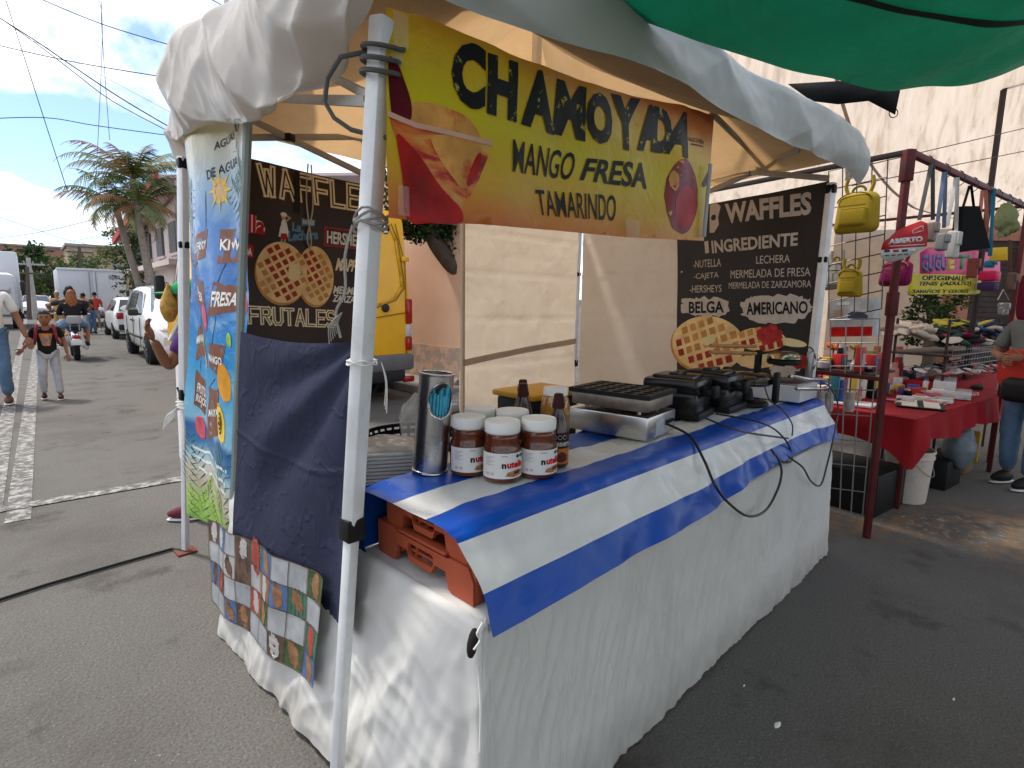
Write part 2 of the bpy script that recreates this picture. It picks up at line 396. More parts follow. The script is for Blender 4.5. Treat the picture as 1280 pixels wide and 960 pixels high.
STROKES = {'W': [[(0, 1), (.25, 0), (.5, .85), (.75, 0), (1, 1)]], 'A': [[(0, 0), (.5, 1), (1, 0)], [(.25, .33), (.75, .33)]],
 'F': [[(0, 0), (0, 1), (1, 1)], [(0, .5), (.85, .5)]], 'L': [[(0, 1), (0, 0), (1, 0)]], 'E': [[(1, 1), (0, 1), (0, 0), (1, 0)], [(0, .5), (.85, .5)]],
 'R': [[(0, 0), (0, 1), (.8, 1), (1, .85), (1, .65), (.8, .5), (0, .5)], [(.45, .5), (1, 0)]], 'U': [[(0, 1), (0, .2), (.25, 0), (.75, 0), (1, .2), (1, 1)]],
 'T': [[(0, 1), (1, 1)], [(.5, 1), (.5, 0)]], 'S': [[(1, .9), (.8, 1), (.2, 1), (0, .85), (0, .65), (.2, .52), (.8, .48), (1, .35), (1, .15), (.8, 0), (.2, 0), (0, .1)]]}
def neon(sh, txt, q, w, m, mdark, mglow, layer=2, gap=.32):
    n_ = len(txt)
    for i, ch in enumerate(txt):
        for st in STROKES[ch]:
            pts = [sh.quadmap(q, (i+p[0]*(1-gap)+gap/2)/n_, p[1]) for p in st]
            sh.line(pts, w*1.4, mglow, layer); sh.line(pts, w, m, layer+1)
        for st in STROKES[ch]:
            pts = [sh.quadmap(q, (i+p[0]*(1-gap)+gap/2)/n_, p[1]) for p in st]; sh.line(pts, w*.28, mdark, layer+2)

# skin-grown bodies
def skin_mesh(verts, edges, radii, sub=2, root=0):
    me = bpy.data.meshes.new('grown'); me.from_pydata([tuple(v) for v in verts], edges, [])
    o = bpy.data.objects.new('grown', me); COL.objects.link(o)
    md = o.modifiers.new('skin', 'SKIN'); md.branch_smoothing = .4
    if not me.skin_vertices: 
        bpy.context.view_layer.update()
    sv = me.skin_vertices[0].data
    for i, r in enumerate(radii):
        sv[i].radius = (r, r) if isinstance(r, (int, float)) else r; sv[i].use_root = (i == root)
    if sub: s_ = o.modifiers.new('sub', 'SUBSURF'); s_.levels = sub; s_.render_levels = sub
    dg = bpy.context.evaluated_depsgraph_get(); ev = o.evaluated_get(dg); m2 = ev.to_mesh()
    vs_ = [v.co.copy() for v in m2.vertices]; fs = [list(p.vertices) for p in m2.polygons]
    ev.to_mesh_clear(); bpy.data.objects.remove(o); bpy.data.meshes.remove(me)
    return vs_, fs

# ============================================================= THE SETTING
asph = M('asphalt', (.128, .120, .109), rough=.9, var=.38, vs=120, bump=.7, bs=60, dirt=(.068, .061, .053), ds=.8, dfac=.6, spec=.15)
mb = MB()
rings = [(-60, 400)]
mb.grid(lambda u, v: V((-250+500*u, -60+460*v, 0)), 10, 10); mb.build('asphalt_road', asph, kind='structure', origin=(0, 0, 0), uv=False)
def paint_mat(name, col, lo, hi):
    return M(name, (.128, .120, .109), rough=.9, var=.38, vs=120, bump=.9, bs=70, spec=.15, dirt=col, ds=14, dfac=.95, dl=(lo, hi))
lanep = paint_mat('worn_white_paint', (.40, .39, .37), .46, .60)
def strip(a, b, w, z=.004, n=6):
    a, b = V(a), V(b); d = (b-a).normalized(); s_ = V((-d.y, d.x, 0))*w/2; m_ = MB()
    m_.grid(lambda u, v: a.lerp(b, u)+s_*(2*v-1)+V((0, 0, z)), n, 1); return m_
ST = radians(86); SA = V((cos(ST), sin(ST), 0)); SB = V((sin(ST), -cos(ST), 0))       # along the street / to its right
def S(s, t, z=0.0): return SA*s+SB*t+V((0, 0, z))
l1a, l1b = G(24, 635), G(46, 428); d1 = (l1b-l1a).normalized()
strip(l1a-d1*.3, l1b+d1*40, .13).build('lane_marking', lanep, kind='structure', smooth=False)
l2a, l2b = G(2, 560), G(27, 428); d2 = (l2b-l2a).normalized()
strip(l2a-d2*2, l2b+d2*40, .13).build('lane_marking', lanep, kind='structure', smooth=False)
c1, c2 = G(-60, 648), G(228, 599); strip(c1, c2, .13, .008).build('stop_line', lanep, kind='structure', smooth=False)
# stains, gum spots, pale grit, worn paint, and sunlit patches painted in as ochre
t_ = asph.node_tree; n_ = t_.nodes.new; k_ = t_.links.new; pr_ = [q for q in t_.nodes if q.type == 'BSDF_PRINCIPLED'][0]; tc_ = [q for q in t_.nodes if q.type == 'TEX_COORD'][0].outputs['Object']
src = pr_.inputs['Base Color'].links[0].from_socket
def tmask(scale, lo, hi, kind='N', det=6):
    if kind == 'N': w = n_('ShaderNodeTexNoise'); w.inputs['Detail'].default_value = det; w.inputs['Roughness'].default_value = .65; o_ = w.outputs['Fac']
    else: w = n_('ShaderNodeTexVoronoi'); o_ = w.outputs['Distance']
    w.inputs['Scale'].default_value = scale; k_(tc_, w.inputs['Vector']); m = n_('ShaderNodeMapRange'); m.inputs[1].default_value = lo; m.inputs[2].default_value = hi; k_(o_, m.inputs[0]); return m.outputs[0]
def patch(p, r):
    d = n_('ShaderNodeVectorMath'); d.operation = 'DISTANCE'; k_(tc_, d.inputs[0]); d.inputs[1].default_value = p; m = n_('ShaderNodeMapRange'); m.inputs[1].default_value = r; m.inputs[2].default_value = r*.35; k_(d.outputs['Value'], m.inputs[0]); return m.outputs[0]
for fac, c_ in ((nmath(n_, k_, 'MULTIPLY', tmask(.35, .5, .62), .45), (.075, .066, .056)), (nmath(n_, k_, 'MULTIPLY', tmask(1.7, .56, .66), .65), (.050, .044, .037)), (nmath(n_, k_, 'MULTIPLY', tmask(1.3, .035, .022, 'V'), .7), (.03, .027, .025)), (nmath(n_, k_, 'MULTIPLY', tmask(60, .15, .08, 'V'), nmath(n_, k_, 'MULTIPLY', tmask(3, .42, .58), .75)), (.36, .34, .31)),
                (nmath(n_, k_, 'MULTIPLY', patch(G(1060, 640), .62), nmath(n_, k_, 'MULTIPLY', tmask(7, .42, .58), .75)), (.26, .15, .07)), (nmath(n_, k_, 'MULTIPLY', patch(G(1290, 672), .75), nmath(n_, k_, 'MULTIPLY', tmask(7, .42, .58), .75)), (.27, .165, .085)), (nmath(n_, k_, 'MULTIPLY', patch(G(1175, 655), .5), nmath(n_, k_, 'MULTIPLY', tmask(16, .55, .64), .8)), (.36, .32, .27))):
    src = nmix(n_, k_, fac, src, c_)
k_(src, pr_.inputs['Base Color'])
# litter specks on the asphalt
litter = M('litter_white', (.8, .8, .76), rough=.7)
for k, (x, y, r) in enumerate([(972, 907, .012), (1192, 875, .005), (930, 858, .004)]):
    p = G(x, y); m_ = MB(); m_.ell(p+V((0, 0, .003)), (r*1.6, r*.8, .004), 10, fn=lambda q: V((q.x*(1+.5*nz(q.x*150+k, q.y*150)), q.y*(1+.5*nz(q.x*150, q.y*150+k)), q.z)))
    m_.build('litter_scrap', litter, label=['white crumpled paper scrap, the largest on the dark asphalt before the counter', 'tiny pale litter speck on the asphalt, rightmost of the specks', 'tiny pale litter speck nearest the white counter cloth'][k], cat='litter', group='litter scraps on the asphalt')

# pavement and kerb along the peach wall, right side of the street
WX = 5.75
kerbm = M('kerb_concrete', (.26, .24, .22), rough=.9, var=.3, vs=3, bump=.8, bs=30, dirt=(.12, .11, .10), ds=3)
m_ = MB(); m_.box((WX-.38, 12, .065), (.76, 13, .13), 0, .02); m_.build('pavement', kerbm, kind='structure')
# tumbled kerb stones by the van
random.seed(3)
for k, (x, y, sx, sy, sz, rz) in enumerate([(5.0, 6.35, .5, .3, .2, .4), (4.75, 5.9, .55, .35, .14, .9), (5.25, 6.0, .3, .4, .16, .2), (4.45, 5.7, .3, .3, .12, .1), (4.9, 5.45, .45, .3, .13, 1.3), (5.35, 6.75, .4, .3, .24, .7)]):
    m_ = MB(); m_.box((x, y, sz/2), (sx, sy, sz), 0, .03, rz)
    for v in m_.v: v += V((.03*nz(v.x*9, v.y*9, v.z*9), .03*nz(v.x*9+5, v.y*9, v.z*9), .02*nz(v.x*9, v.y*9+5, v.z*9)*(1 if v.z > .03 else 0)))
    m_.build('kerb_stone', kerbm, label='rough broken kerb stone lying in the rubble between the yellow van and the cream sheet', cat='stone', group='broken kerb stones')

# peach wall
peach = M('peach_render', (.62, .42, .30), rough=.9, var=.08, vs=1.0, bump=.3, bs=30, dirt=(.50, .35, .25), ds=1.2, dfac=.5)
peel = M('peeled_render', (.55, .38, .28), rough=.9, var=.1, vs=2, bump=.5, bs=25, dirt=(.33, .28, .24), ds=5, dfac=.9, dl=(.46, .52))
w_ = thing('street_wall', 'long peach rendered wall behind the yellow van, peeling near the ground', 'wall', (WX, 12, 0))
m_ = MB(); m_.box((WX+.15, 12, 2.15), (.3, 13.0, 2.9)); m_.build('render', peach, w_, smooth=False)
m_ = MB(); m_.box((WX+.148, 12, .35), (.312, 13.0, .7)); m_.build('peeling_base', peel, w_, smooth=False)

# ============================================================= WAFFLE STALL: tent
white_pole = M('white_enamel', (.72, .73, .74), rough=.35, var=.06, vs=8, dirt=(.45, .44, .42), ds=9, dfac=.35, spec=.5)
grey_bar = M('grey_enamel_bar', (.42, .40, .37), rough=.45, var=.1, vs=8)
blackp = M('black_plastic', (.008, .008, .009), rough=.5, var=.2, spec=.2)
tan_cloth = M('tan_canopy_cloth', (.47, .36, .24), rough=.85, var=.14, vs=2.0, trans=.52, tcol=(1.1, .88, .62), wr=.35, ws=(5, 5, 5), dirt=(.40, .28, .16), ds=2.5, dfac=.4)
plast = M('white_plastic_sheet', (.58, .56, .53), rough=.22, var=.06, vs=3, trans=.42, tcol=(1, .93, .84), cru=.12, cs=4, dirt=(.46, .41, .35), ds=3, dfac=.45, spec=.4)
FLt, FLb = PF(478, 40, 1.30), PF(421, 968, 1.42); FLb = FLt.lerp(FLb, (FLt.z-0)/(FLt.z-FLb.z)); 
BLb, BLt = G(232, 690), PF(229, 203, 2.93); FRt, FRb = V((3.68, 1.07, 2.14)), V((3.64, 1.09, 0)); BRt, BRb = V((4.05, 3.22, 2.12)), V((4.08, 3.26, 0))
tent = thing('market_tent', 'white legged pop up market tent with tan canopy over the waffle counter', 'tent', (2.4, 2.2, 0))
PK = V((2.35, 2.2, 2.92)); cor = [V((.69, 1.05, 2.19)), V((3.70, 1.0, 2.30)), BRt+V((0, 0, .20)), BLt+V((0, 0, .22))]
m_ = MB()
for i in range(4):
    a, b = cor[i], cor[(i+1) % 4]
    def rf(u, v, a=a, b=b):
        p = a.lerp(b, u).lerp(PK, v); sag = -.10*sin(pi*v)*(.35+.65*sin(pi*u)) - .03*sin(pi*u)*(1-v)*(i > 0); return p+V((0, 0, sag+.012*nz(p.x*3, p.y*3)))
    m_.grid(rf, 22, 14)
    if i in ():
        def vf(u, v, a=a, b=b):
            p = a.lerp(b, u); n_ = (b-a).cross(V((0, 0, 1))).normalized(); return p+V((0, 0, -.03*sin(pi*u)-.17*v))+n_*(.03*v+.02*nz(u*9, v*2, i)*v)
        m_.grid(vf, 20, 3)
m_.build('canopy', tan_cloth, tent, ang=80)
for (t_, b_, nm) in ((FLt, FLb, 0), (FRt, FRb, 1), (BRt, BRb, 2), (BLt, BLb, 3)):
    zc = {0: .865, 1: .92, 2: .90, 3: .93}[nm]
    cpt = b_.lerp(t_, zc/t_.z); wd = .043
    m_ = MB(); m_.bar(cpt, t_+V((0, 0, .03)), wd, wd, 0, .008); lg = m_.build('leg', white_pole, tent)
    m_ = MB(); m_.bar(b_, cpt, wd*.74, wd*.74, 0, .006); m_.build('inner_leg', white_pole, lg)
    m_ = MB(); m_.bar(cpt-V((0, 0, .035)), cpt+V((0, 0, .025)), wd*1.17, wd*1.17, 0, .003); m_.build('clamp', blackp, lg)
    m_ = MB(); m_.box(b_+V((0, 0, .006)), (.10, .10, .012), 0, .003); m_.build('foot', M('rusty_foot', (.16, .05, .035), rough=.7), lg)
    if nm == 0: continue
    c2_ = b_.lerp(t_, .985); m_ = MB(); m_.bar(c2_, c2_+V((0, 0, .05)), wd*1.2, wd*1.2, 0, .006); m_.build('corner_bracket', blackp, lg)
    c3_ = b_.lerp(t_, .80); m_ = MB(); m_.bar(c3_, c3_+V((0, 0, .035)), wd*1.12, wd*1.12, 0, .006); m_.build('slider', blackp, lg)
def tbar(p, q, w=.028): m_ = MB(); m_.bar(p, q, .014, w, 0, .003); m_.build('truss_bar', grey_bar, tent)
def tjoint(p, s_=.042): m_ = MB(); m_.box(p, (s_, s_, s_*.75), 0, .006, .5); m_.build('truss_joint', blackp, tent)
pkh = V((PK.x, PK.y, 2.42))
zs = legz = FLb.lerp(FLt, .93)
for p, q, w in ((PF(466, 127, 1.36), PF(318, 122, 2.45), .026), (PF(466, 122, 1.36), PF(400, 88, 1.9), .022), (PY(300, 143, 3.05), PY(480, 230, 3.05), .034), (PY(300, 172, 3.08), PY(457, 171, 3.08), .034),
                (PX(888, 140, 3.0), PX(952, 202, 3.7), .034), (PX(948, 203, 3.7), PX(1000, 187, 3.5), .034), (PX(880, 198, 3.75), PX(944, 203, 3.72), .034), (PX(880, 210, 3.74), PX(1036, 223, 3.66), .034), (PX(1000, 190, 3.7), PX(880, 242, 3.8), .034), (PX(880, 140, 3.6), PX(900, 128, 3.4), .03),
                (PY(700, 40, 2.3), PY(800, 115, 2.5), .03), (PY(760, 96, 2.4), PY(800, 70, 2.3), .03), (PY(655, 40, 3.0), PY(655, 90, 3.0), .03)): tbar(p, q, w)
for p in (PY(361, 172, 3.05), PY(455, 171, 3.08), PY(470, 227, 3.05), PX(947, 202, 3.69), PX(941, 215, 3.73)): tjoint(p, .05)
tjoint(PF(463, 125, 1.37), .026)
m_ = MB(); m_.bar(pkh-V((0, 0, .45)), PK-V((0, 0, .02)), .04, .04, 0, .005); m_.build('peak_post', white_pole, tent)

# plastic sheet bunched over the street side eave, and the one along the front
plastf = M('shaded_eave_sheet', (.40, .42, .39), rough=.4, var=.08, vs=2, trans=.05, cru=.12, cs=4)  # white sheet, its colour greyed to paint in the green tarp's shade
def edge_sheet(name, A, B, out, zb, prof, amp, nu, label, seed, ends=0.0, prof2=None, mat_=None):
    A, B, out = V(A), V(B), V(out); m_ = MB()
    def fn(u, v):
        p = A.lerp(B, u); k = v*(len(prof)-1); i = min(int(k), len(prof)-2); f_ = k-i
        def cr(pr, c):
            p0, p1, p2, p3 = pr[max(i-1, 0)][c], pr[i][c], pr[i+1][c], pr[min(i+2, len(pr)-1)][c]
            return .5*(2*p1+(p2-p0)*f_+(2*p0-5*p1+4*p2-p3)*f_*f_+(3*p1-p0-3*p2+p3)*f_**3)
        o_, z_ = cr(prof, 0), cr(prof, 1)
        if prof2: o2, z2 = cr(prof2, 0), cr(prof2, 1); w_ = sst(0, 1, u); o_ = lerp(o_, o2, w_); z_ = lerp(z_, z2, w_)
        o_ -= ends*(1-sst(0, .32, u)); z0 = zb(u); q = p+out*o_+V((0, 0, z0+z_-p.z))
        e = 1-.6*sst(.75, 1, v)
        a_, b_ = u*(B-A).length, v*.85; fold = amp*e*(3.4*(.42-abs(nz(a_*1.5+b_*2.2, a_*.5-b_*.7, seed)))+1.5*(.4-abs(nz(a_*3.4-b_*3.2, b_*1.4+a_*.4, seed+3)))+.35*(.4-abs(nz(a_*9+b_*4, b_*5-a_*2, seed+6))))
        return q+out*fold+V((0, 0, amp*1.3*nz(a_*2.2, v*2, seed+8)*(1 if v < .8 else .3)))
    m_.grid(fn, nu*2, 64); return m_.build(name, mat_ or plast, ang=80, label=label, cat='plastic sheet', group='plastic sheets over the tent eaves')
edge_sheet('plastic_sheet', (.86, 3.46, 2.2), (.665, .96, 2.1), (-1, -.06, 0), lambda u: (2.16+.07*sst(.86, 1, u)-.12*sst(.25, .7, u)-.075*sst(.45, .75, u)-.10*(1-sst(0, .12, u))),
           [(.0, .0), (.03, .01), (.07, .10), (.075, .22), (.0, .33), (-.22, .41), (-.55, .48)], .034, 130, 'milky plastic sheet bulging over the street side eave above the blue banner', 3.1, ends=.13,
           prof2=[(.0, .0), (.02, .01), (.05, .10), (.06, .24), (0.0, .38), (-.25, .47), (-.55, .55)])
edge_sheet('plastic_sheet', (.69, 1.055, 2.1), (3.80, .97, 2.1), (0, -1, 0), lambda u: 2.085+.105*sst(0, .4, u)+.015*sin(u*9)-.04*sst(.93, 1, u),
           [(.0, .0), (.012, .05), (.012, .12), (.0, .175), (-.10, .21), (-.3, .31), (-.6, .44)], .009, 150, 'plastic sheet toned grey as if shaded, along the front eave above the yellow banner', 8.4,
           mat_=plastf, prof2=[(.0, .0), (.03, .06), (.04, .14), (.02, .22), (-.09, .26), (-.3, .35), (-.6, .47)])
# end of the front sheet folding round the right corner
m_ = MB()
def cf_(u, v):
    a = u*pi*.55; r = .07+.02*sin(u*9); p = V((3.74+r*sin(a)*1.1, 1.03-r*cos(a), 2.22+.20*v-.02*u)); return p+V((.015*nz(u*6, v*5), .015*nz(u*6, v*5, 4), .012*nz(u*8, v*2, 7)))
m_.grid(cf_, 24, 14); m_.build('plastic_sheet', plast, ang=80, label='crumpled end of plastic sheet wrapped round the tent corner above the right white leg', cat='plastic sheet', group='plastic sheets over the tent eaves')

# cream side sheets
cream = M('cream_tarp', (.66, .59, .50), rough=.75, var=.08, vs=2.2, trans=.45, tcol=(1.02, .95, .87), cru=.32, cs=4, bump=.12, bs=9, dirt=(.45, .36, .26), ds=2.2, dfac=.4)
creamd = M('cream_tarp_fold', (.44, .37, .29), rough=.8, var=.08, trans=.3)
YB = 3.20
def hang(A, B, z0, z1, seed, amp=.018):
    A, B = V(A), V(B); n_ = (B-A).cross(V((0, 0, 1))).normalized()
    def fn(u, v):
        p = A.lerp(B, u); z = lerp(z0, z1, v); cre = sum(.006*exp(-((v-c)/.008)**2) for c in (.18, .36, .55, .74, .9))+sum(.006*exp(-((u-c)/.008)**2) for c in (.33, .66))
        return V((p.x, p.y, z))+n_*(amp*nz(u*2.2, v*3, seed)+.4*amp*nz(u*7, v*8, seed+2)+cre)
    return fn
xb0 = PY(575, 400, YB).x
sh = thing('wall_sheet', 'cream tarpaulin sheet closing half of the tent back', 'tarpaulin', (3.3, YB, .3), group='cream wall sheets of the waffle tent')
m_ = MB(); m_.grid(hang((xb0, YB, 0), (4.02, YB, 0), .28, 2.16, 1), 60, 80); m_.build('cloth', cream, sh, ang=80)
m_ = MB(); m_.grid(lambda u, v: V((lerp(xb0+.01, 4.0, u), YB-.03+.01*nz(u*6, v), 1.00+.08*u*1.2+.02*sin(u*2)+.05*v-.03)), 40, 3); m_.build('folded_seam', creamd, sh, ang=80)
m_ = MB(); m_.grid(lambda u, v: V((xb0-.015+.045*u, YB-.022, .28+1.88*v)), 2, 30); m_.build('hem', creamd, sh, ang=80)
RW0, RW1 = V((3.70, 1.10, 0)), V((4.04, 3.16, 0))
m_ = MB(); m_.grid(hang(RW1, RW0.lerp(RW1, .02), .35, 2.16, 5, .010), 70, 80)
m_.build('wall_sheet', cream, label='cream tarpaulin sheet closing the tent side behind the black waffles menu', cat='tarpaulin', group='cream wall sheets of the waffle tent', ang=80)

# ============================================================= CLOTHS AND BANNERS ON THE STALL
navy = M('navy_cloth', (.030, .034, .062), rough=.92, var=.12, vs=3, wr=.35, ws=(6, 6, 6), ww=.05, cru=.2, cs=4, bump=.10, bs=300, dirt=(.04, .044, .072), ds=4, dfac=.4, spec=.1)
xc = .735
n0, n1, n2_, n3 = [PX(*p, xc) for p in ((301, 414), (448, 427), (446, 796), (290, 690))]
def nvf(u, v):
    p = n0.lerp(n1, u).lerp(n3.lerp(n2_, u), v)
    p.z += -.02*sin(pi*u)*(1-v)+.06*sin(pi*u)*v*(1-u)*1.6
    r = u+.55*v                                                         # folds fan out from the knot at the pole
    fan = (.020*sin(7*atan2(v+.02, 1.06-u)*2.0)+.012*sin(17*atan2(v+.02, 1.06-u)))*min(1, v*2+.15)*sst(.05, .5, u)*.8
    return p+V((-fan*1.0-.006*nz(u*4, v*4, 3)-.008*sst(.93, 1, v)*nz(u*70, 3)-.004*exp(-((v-.42-.06*sin(pi*u))/.008)**2), 0, .006*nz(u*60, v*2)*sst(.9, 1, v)))
m_ = MB(); m_.grid(nvf, 90, 110)
m_.build('hanging_cloth', navy, ang=80, label='plain navy blue cloth hung between the blue banner and the front tent leg', cat='cloth')

# --- blue drinks banner on the street side
def bluebuild(n, l, uv):
    sp = n('ShaderNodeSeparateXYZ'); l(uv, sp.inputs[0]); u, v = sp.outputs[0], sp.outputs[1]
    wob = nmath(n, l, 'MULTIPLY', nmath(n, l, 'SUBTRACT', nnoise(n, l, uv, 5, 3), .5), .06)
    vv = nmath(n, l, 'ADD', nmath(n, l, 'ADD', v, wob), nmath(n, l, 'MULTIPLY', u, .03))
    base = nramp(n, l, vv, [(0, (.20, .42, .06)), (.07, (.42, .58, .16)), (.12, (.55, .47, .34)), (.17, (.60, .55, .45)), (.20, (.40, .60, .68)), (.235, (.05, .20, .40)), (.28, (.02, .12, .33)), (.30, (.25, .52, .68)), (.45, (.02, .32, .64)), (.62, (.01, .16, .52)), (.80, (.03, .17, .48)), (.89, (.26, .40, .52)), (.95, (.46, .46, .38)), (1, (.52, .47, .28))])
    mp = n('ShaderNodeMapping'); mp.inputs['Scale'].default_value = (3, 7, 1); mp.inputs['Rotation'].default_value = (0, 0, .5); l(uv, mp.inputs[0])
    cl = nnoise(n, l, mp.outputs[0], 1.6, 8, .5)
    cf2 = nramp(n, l, cl, [(.54, (0, 0, 0)), (.76, (.85, .85, .85))])
    msk = nramp(n, l, v, [(.26, (0, 0, 0)), (.34, (.75, .75, .75)), (.8, (.6, .6, .6)), (.9, (0, 0, 0))])
    return nmix(n, l, nmath(n, l, 'MULTIPLY', cf2, msk), base, (.50, .74, .82))
bluem = uvmat('beach_banner_print', bluebuild, rough=.22, bump=.25, trans=.10)
wood = M('printed_wood', (.20, .075, .040), rough=.35, var=.25, vs=14); pwhite = M('printed_white', (.78, .78, .74), rough=.35, var=.04)
pgreen = M('printed_palm_green', (.02, .13, .09), rough=.35, var=.4, vs=25); plime = M('printed_lime', (.28, .50, .05), rough=.35, var=.4, vs=25)
porange = M('printed_orange', (.72, .32, .03), rough=.35, var=.2, vs=14); ppink = M('printed_pink', (.62, .10, .14), rough=.35, var=.3, vs=14); pyel = M('printed_yellow', (.75, .52, .06), rough=.35, var=.15)
pdark = M('printed_black', (.012, .012, .012), rough=.4); psun = M('printed_sun', (.70, .45, .22), rough=.35, var=.15, vs=12); pshine = M('printed_pale_grey', (.5, .56, .58), rough=.3)
BM = [bluem, wood, pwhite, pgreen, plime, porange, ppink, pyel, pdark, psun, pshine]
bl = Sheet((.79, 3.4, 0), (0, -1, 0), (0, 0, 1), lambda a, b: .025*sin(a*9+b*.8)+.012*nz(a*6, b*2.5)+.006*nz(a*20, b*6), mx=.06)
bl.poly(bl.pxs((234, 170), (262, 150), (290, 130), (310, 120), (312, 150), (304, 330), (297, 520), (291, 688), (262, 662), (239, 640), (233, 480), (232, 300)), 0, 0)
for q in [((245, 300), (264, 286), (262, 322), (243, 334)), ((275, 287), (298, 284), (296, 326), (274, 330)), ((246, 346), (262, 352), (266, 392), (243, 375)), ((272, 352), (297, 360), (293, 388), (268, 396)),
          ((243, 408), (256, 407), (256, 443), (240, 450)), ((270, 428), (285, 432), (282, 470), (267, 458)), ((241, 462), (254, 480), (250, 520), (240, 505)), ((259, 483), (281, 488), (279, 544), (254, 549))]:
    bl.poly(bl.pxs(*q), 1, 1)
for t_, q in [('BLUEBERRY', ((246, 309), (263, 300), (245, 319), (262, 311))), ('KIW', ((276, 299), (294, 297), (276, 313), (293, 312))), ('FRAMBUESA', ((246, 356), (262, 368), (246, 366), (262, 379))), ('FRESA', ((272, 364), (292, 366), (271, 384), (290, 382))),
              ('MANZANA', ((242, 420), (255, 417), (241, 430), (255, 427))), ('MANGO', ((268, 441), (283, 447), (268, 451), (283, 457))), ('FRUTOS', ((243, 478), (253, 487), (242, 490), (252, 499))), ('ROJOS', ((242, 492), (252, 501), (241, 504), (251, 513))), ('MARACUYA', ((258, 512), (279, 510), (258, 521), (279, 520)))]:
    bl.ptext(t_, q, 2, 2, bold=.03)
for c_, rx, ry, m in [((298, 312), .05, .06, 1), ((295, 296), .03, .035, 4), ((264, 396), .035, .06, 6), ((296, 365), .035, .09, 6), ((259, 440), .02, .07, 5), ((285, 478), .05, .085, 5), ((283, 528), .045, .09, 7), ((246, 535), .05, .06, 6), ((273, 238), .05, .05, 9), ((287, 425), .02, .03, 4), ((256, 425), .03, .03, 4)]:
    bl.ell(bl.px(*c_), rx, ry, m, 2, .2, wob=.12)
for k in range(5): bl.ell(bl.px(283, 528), .018-.002*k, .05-.01*k, (8 if k % 2 == 0 else 7), 3+k)
for a, b in [((250, 250), (247, 300)), ((281, 330), (275, 354)), ((254, 395), (250, 410)), ((276, 396), (274, 430)), ((280, 470), (262, 485)), ((283, 470), (280, 488)), ((247, 450), (246, 465)), ((262, 240), (262, 290))]:
    bl.line(bl.pxs(a, b), .005, 8, 1)
def frond(sh, base, tip, n_, w, m, layer):
    b, t_ = sh.px(*base), sh.px(*tip); dx, dy = t_[0]-b[0], t_[1]-b[1]; l_ = sqrt(dx*dx+dy*dy)
    for k in range(n_):
        f_ = k/n_; px_, py_ = b[0]+dx*f_, b[1]+dy*f_
        for s_ in (-1, 1):
            ex, ey = px_+dx*.25+s_*-dy*.35*(1-f_*.5), py_+dy*.25+s_*dx*.35*(1-f_*.5)-.03
            sh.poly([(px_, py_), ((px_+ex)/2+w, (py_+ey)/2), (ex, ey), ((px_+ex)/2-w, (py_+ey)/2)], m, layer)
for b_, t_ in [((303, 250), (287, 178)), ((303, 232), (288, 210)), ((303, 270), (280, 226)), ((302, 260), (292, 250)), ((302, 205), (292, 188)), ((235, 290), (246, 230)), ((235, 210), (240, 270)), ((236, 330), (240, 280))]: frond(bl, b_, t_, 8, .008, 3, 1)
for b_, t_ in [((250, 650), (243, 560)), ((262, 655), (255, 600)), ((287, 680), (280, 570)), ((240, 600), (238, 540)), ((280, 668), (287, 560))]: frond(bl, b_, t_, 9, .008, 3, 1)
for b_, t_ in [((250, 640), (262, 600)), ((275, 670), (268, 610)), ((284, 680), (276, 640)), ((268, 660), (258, 625)), ((245, 640), (240, 600))]: frond(bl, b_, t_, 8, .010, 4, 2)
bl.ptext('AGUAS', ((268, 178), (286, 160), (268, 188), (286, 171)), 8, 2, bold=.02); bl.ptext('DE AGUA', ((262, 214), (289, 192), (263, 226), (289, 204)), 8, 2, bold=.02); bl.ptext('U', ((289, 155), (298, 150), (290, 166), (298, 161)), 8, 2, bold=.05)
for k in range(8):
    a = k*pi/4; p = bl.px(273, 238); bl.poly([(p[0]+.03*cos(a+.3), p[1]+.03*sin(a+.3)), (p[0]+.09*cos(a), p[1]+.09*sin(a)), (p[0]+.03*cos(a-.3), p[1]+.03*sin(a-.3))], 7, 3)
for q in [((241, 558), (290, 590)), ((243, 570), (289, 606)), ((246, 585), (288, 618))]: bl.line([bl.px(lerp(q[0][0], q[1][0], k/6), lerp(q[0][1], q[1][1], k/6)+3*sin(k*2)) for k in range(7)], .014, 2, 1)
bn = thing('drinks_banner', 'tall blue beach print drinks banner with wooden fruit signs at the street side', 'banner', (.79, 2.8, .4))
bl.build('printed_sheet', BM, bn)
rod0, rod1 = PX(311, 122, .77), PX(290, 690, .77)
m_ = MB(); m_.tube([rod0, rod1], .016, 8); m_.build('edge_rod', M('grey_green_hem', (.26, .30, .28), rough=.4), bn)

# --- collage cloth low on the street side
colm = [M('collage_grey', (.30, .31, .32), rough=.7, var=.25, vs=9), M('collage_brown', (.10, .06, .045), rough=.6, var=.5, vs=20), M('collage_blue', (.07, .13, .26), rough=.6, var=.3, vs=16), M('collage_green', (.05, .09, .035), rough=.6, var=.4, vs=20), M('collage_red', (.30, .05, .04), rough=.6, var=.3, vs=20), M('collage_orange', (.24, .12, .06), rough=.6, var=.4, vs=20), M('collage_teal', (.05, .14, .10), rough=.6, var=.3, vs=9), M('collage_white', (.36, .35, .33), rough=.6, var=.2, vs=9)]
cg = Sheet((.675, 2.9, 0), (0, -1, 0), (0, 0, 1), lambda a, b: .012*sin(a*14)+.008*nz(a*9, b*9)-.10*(b-.3)-.02, mx=.06)
cq = cg.pxs((248, 652), (386, 730), (262, 752), (386, 862))
random.seed(5); rows = 4; cols = 9
pat = ['120162003', '007105260', '210043006', '002100132']
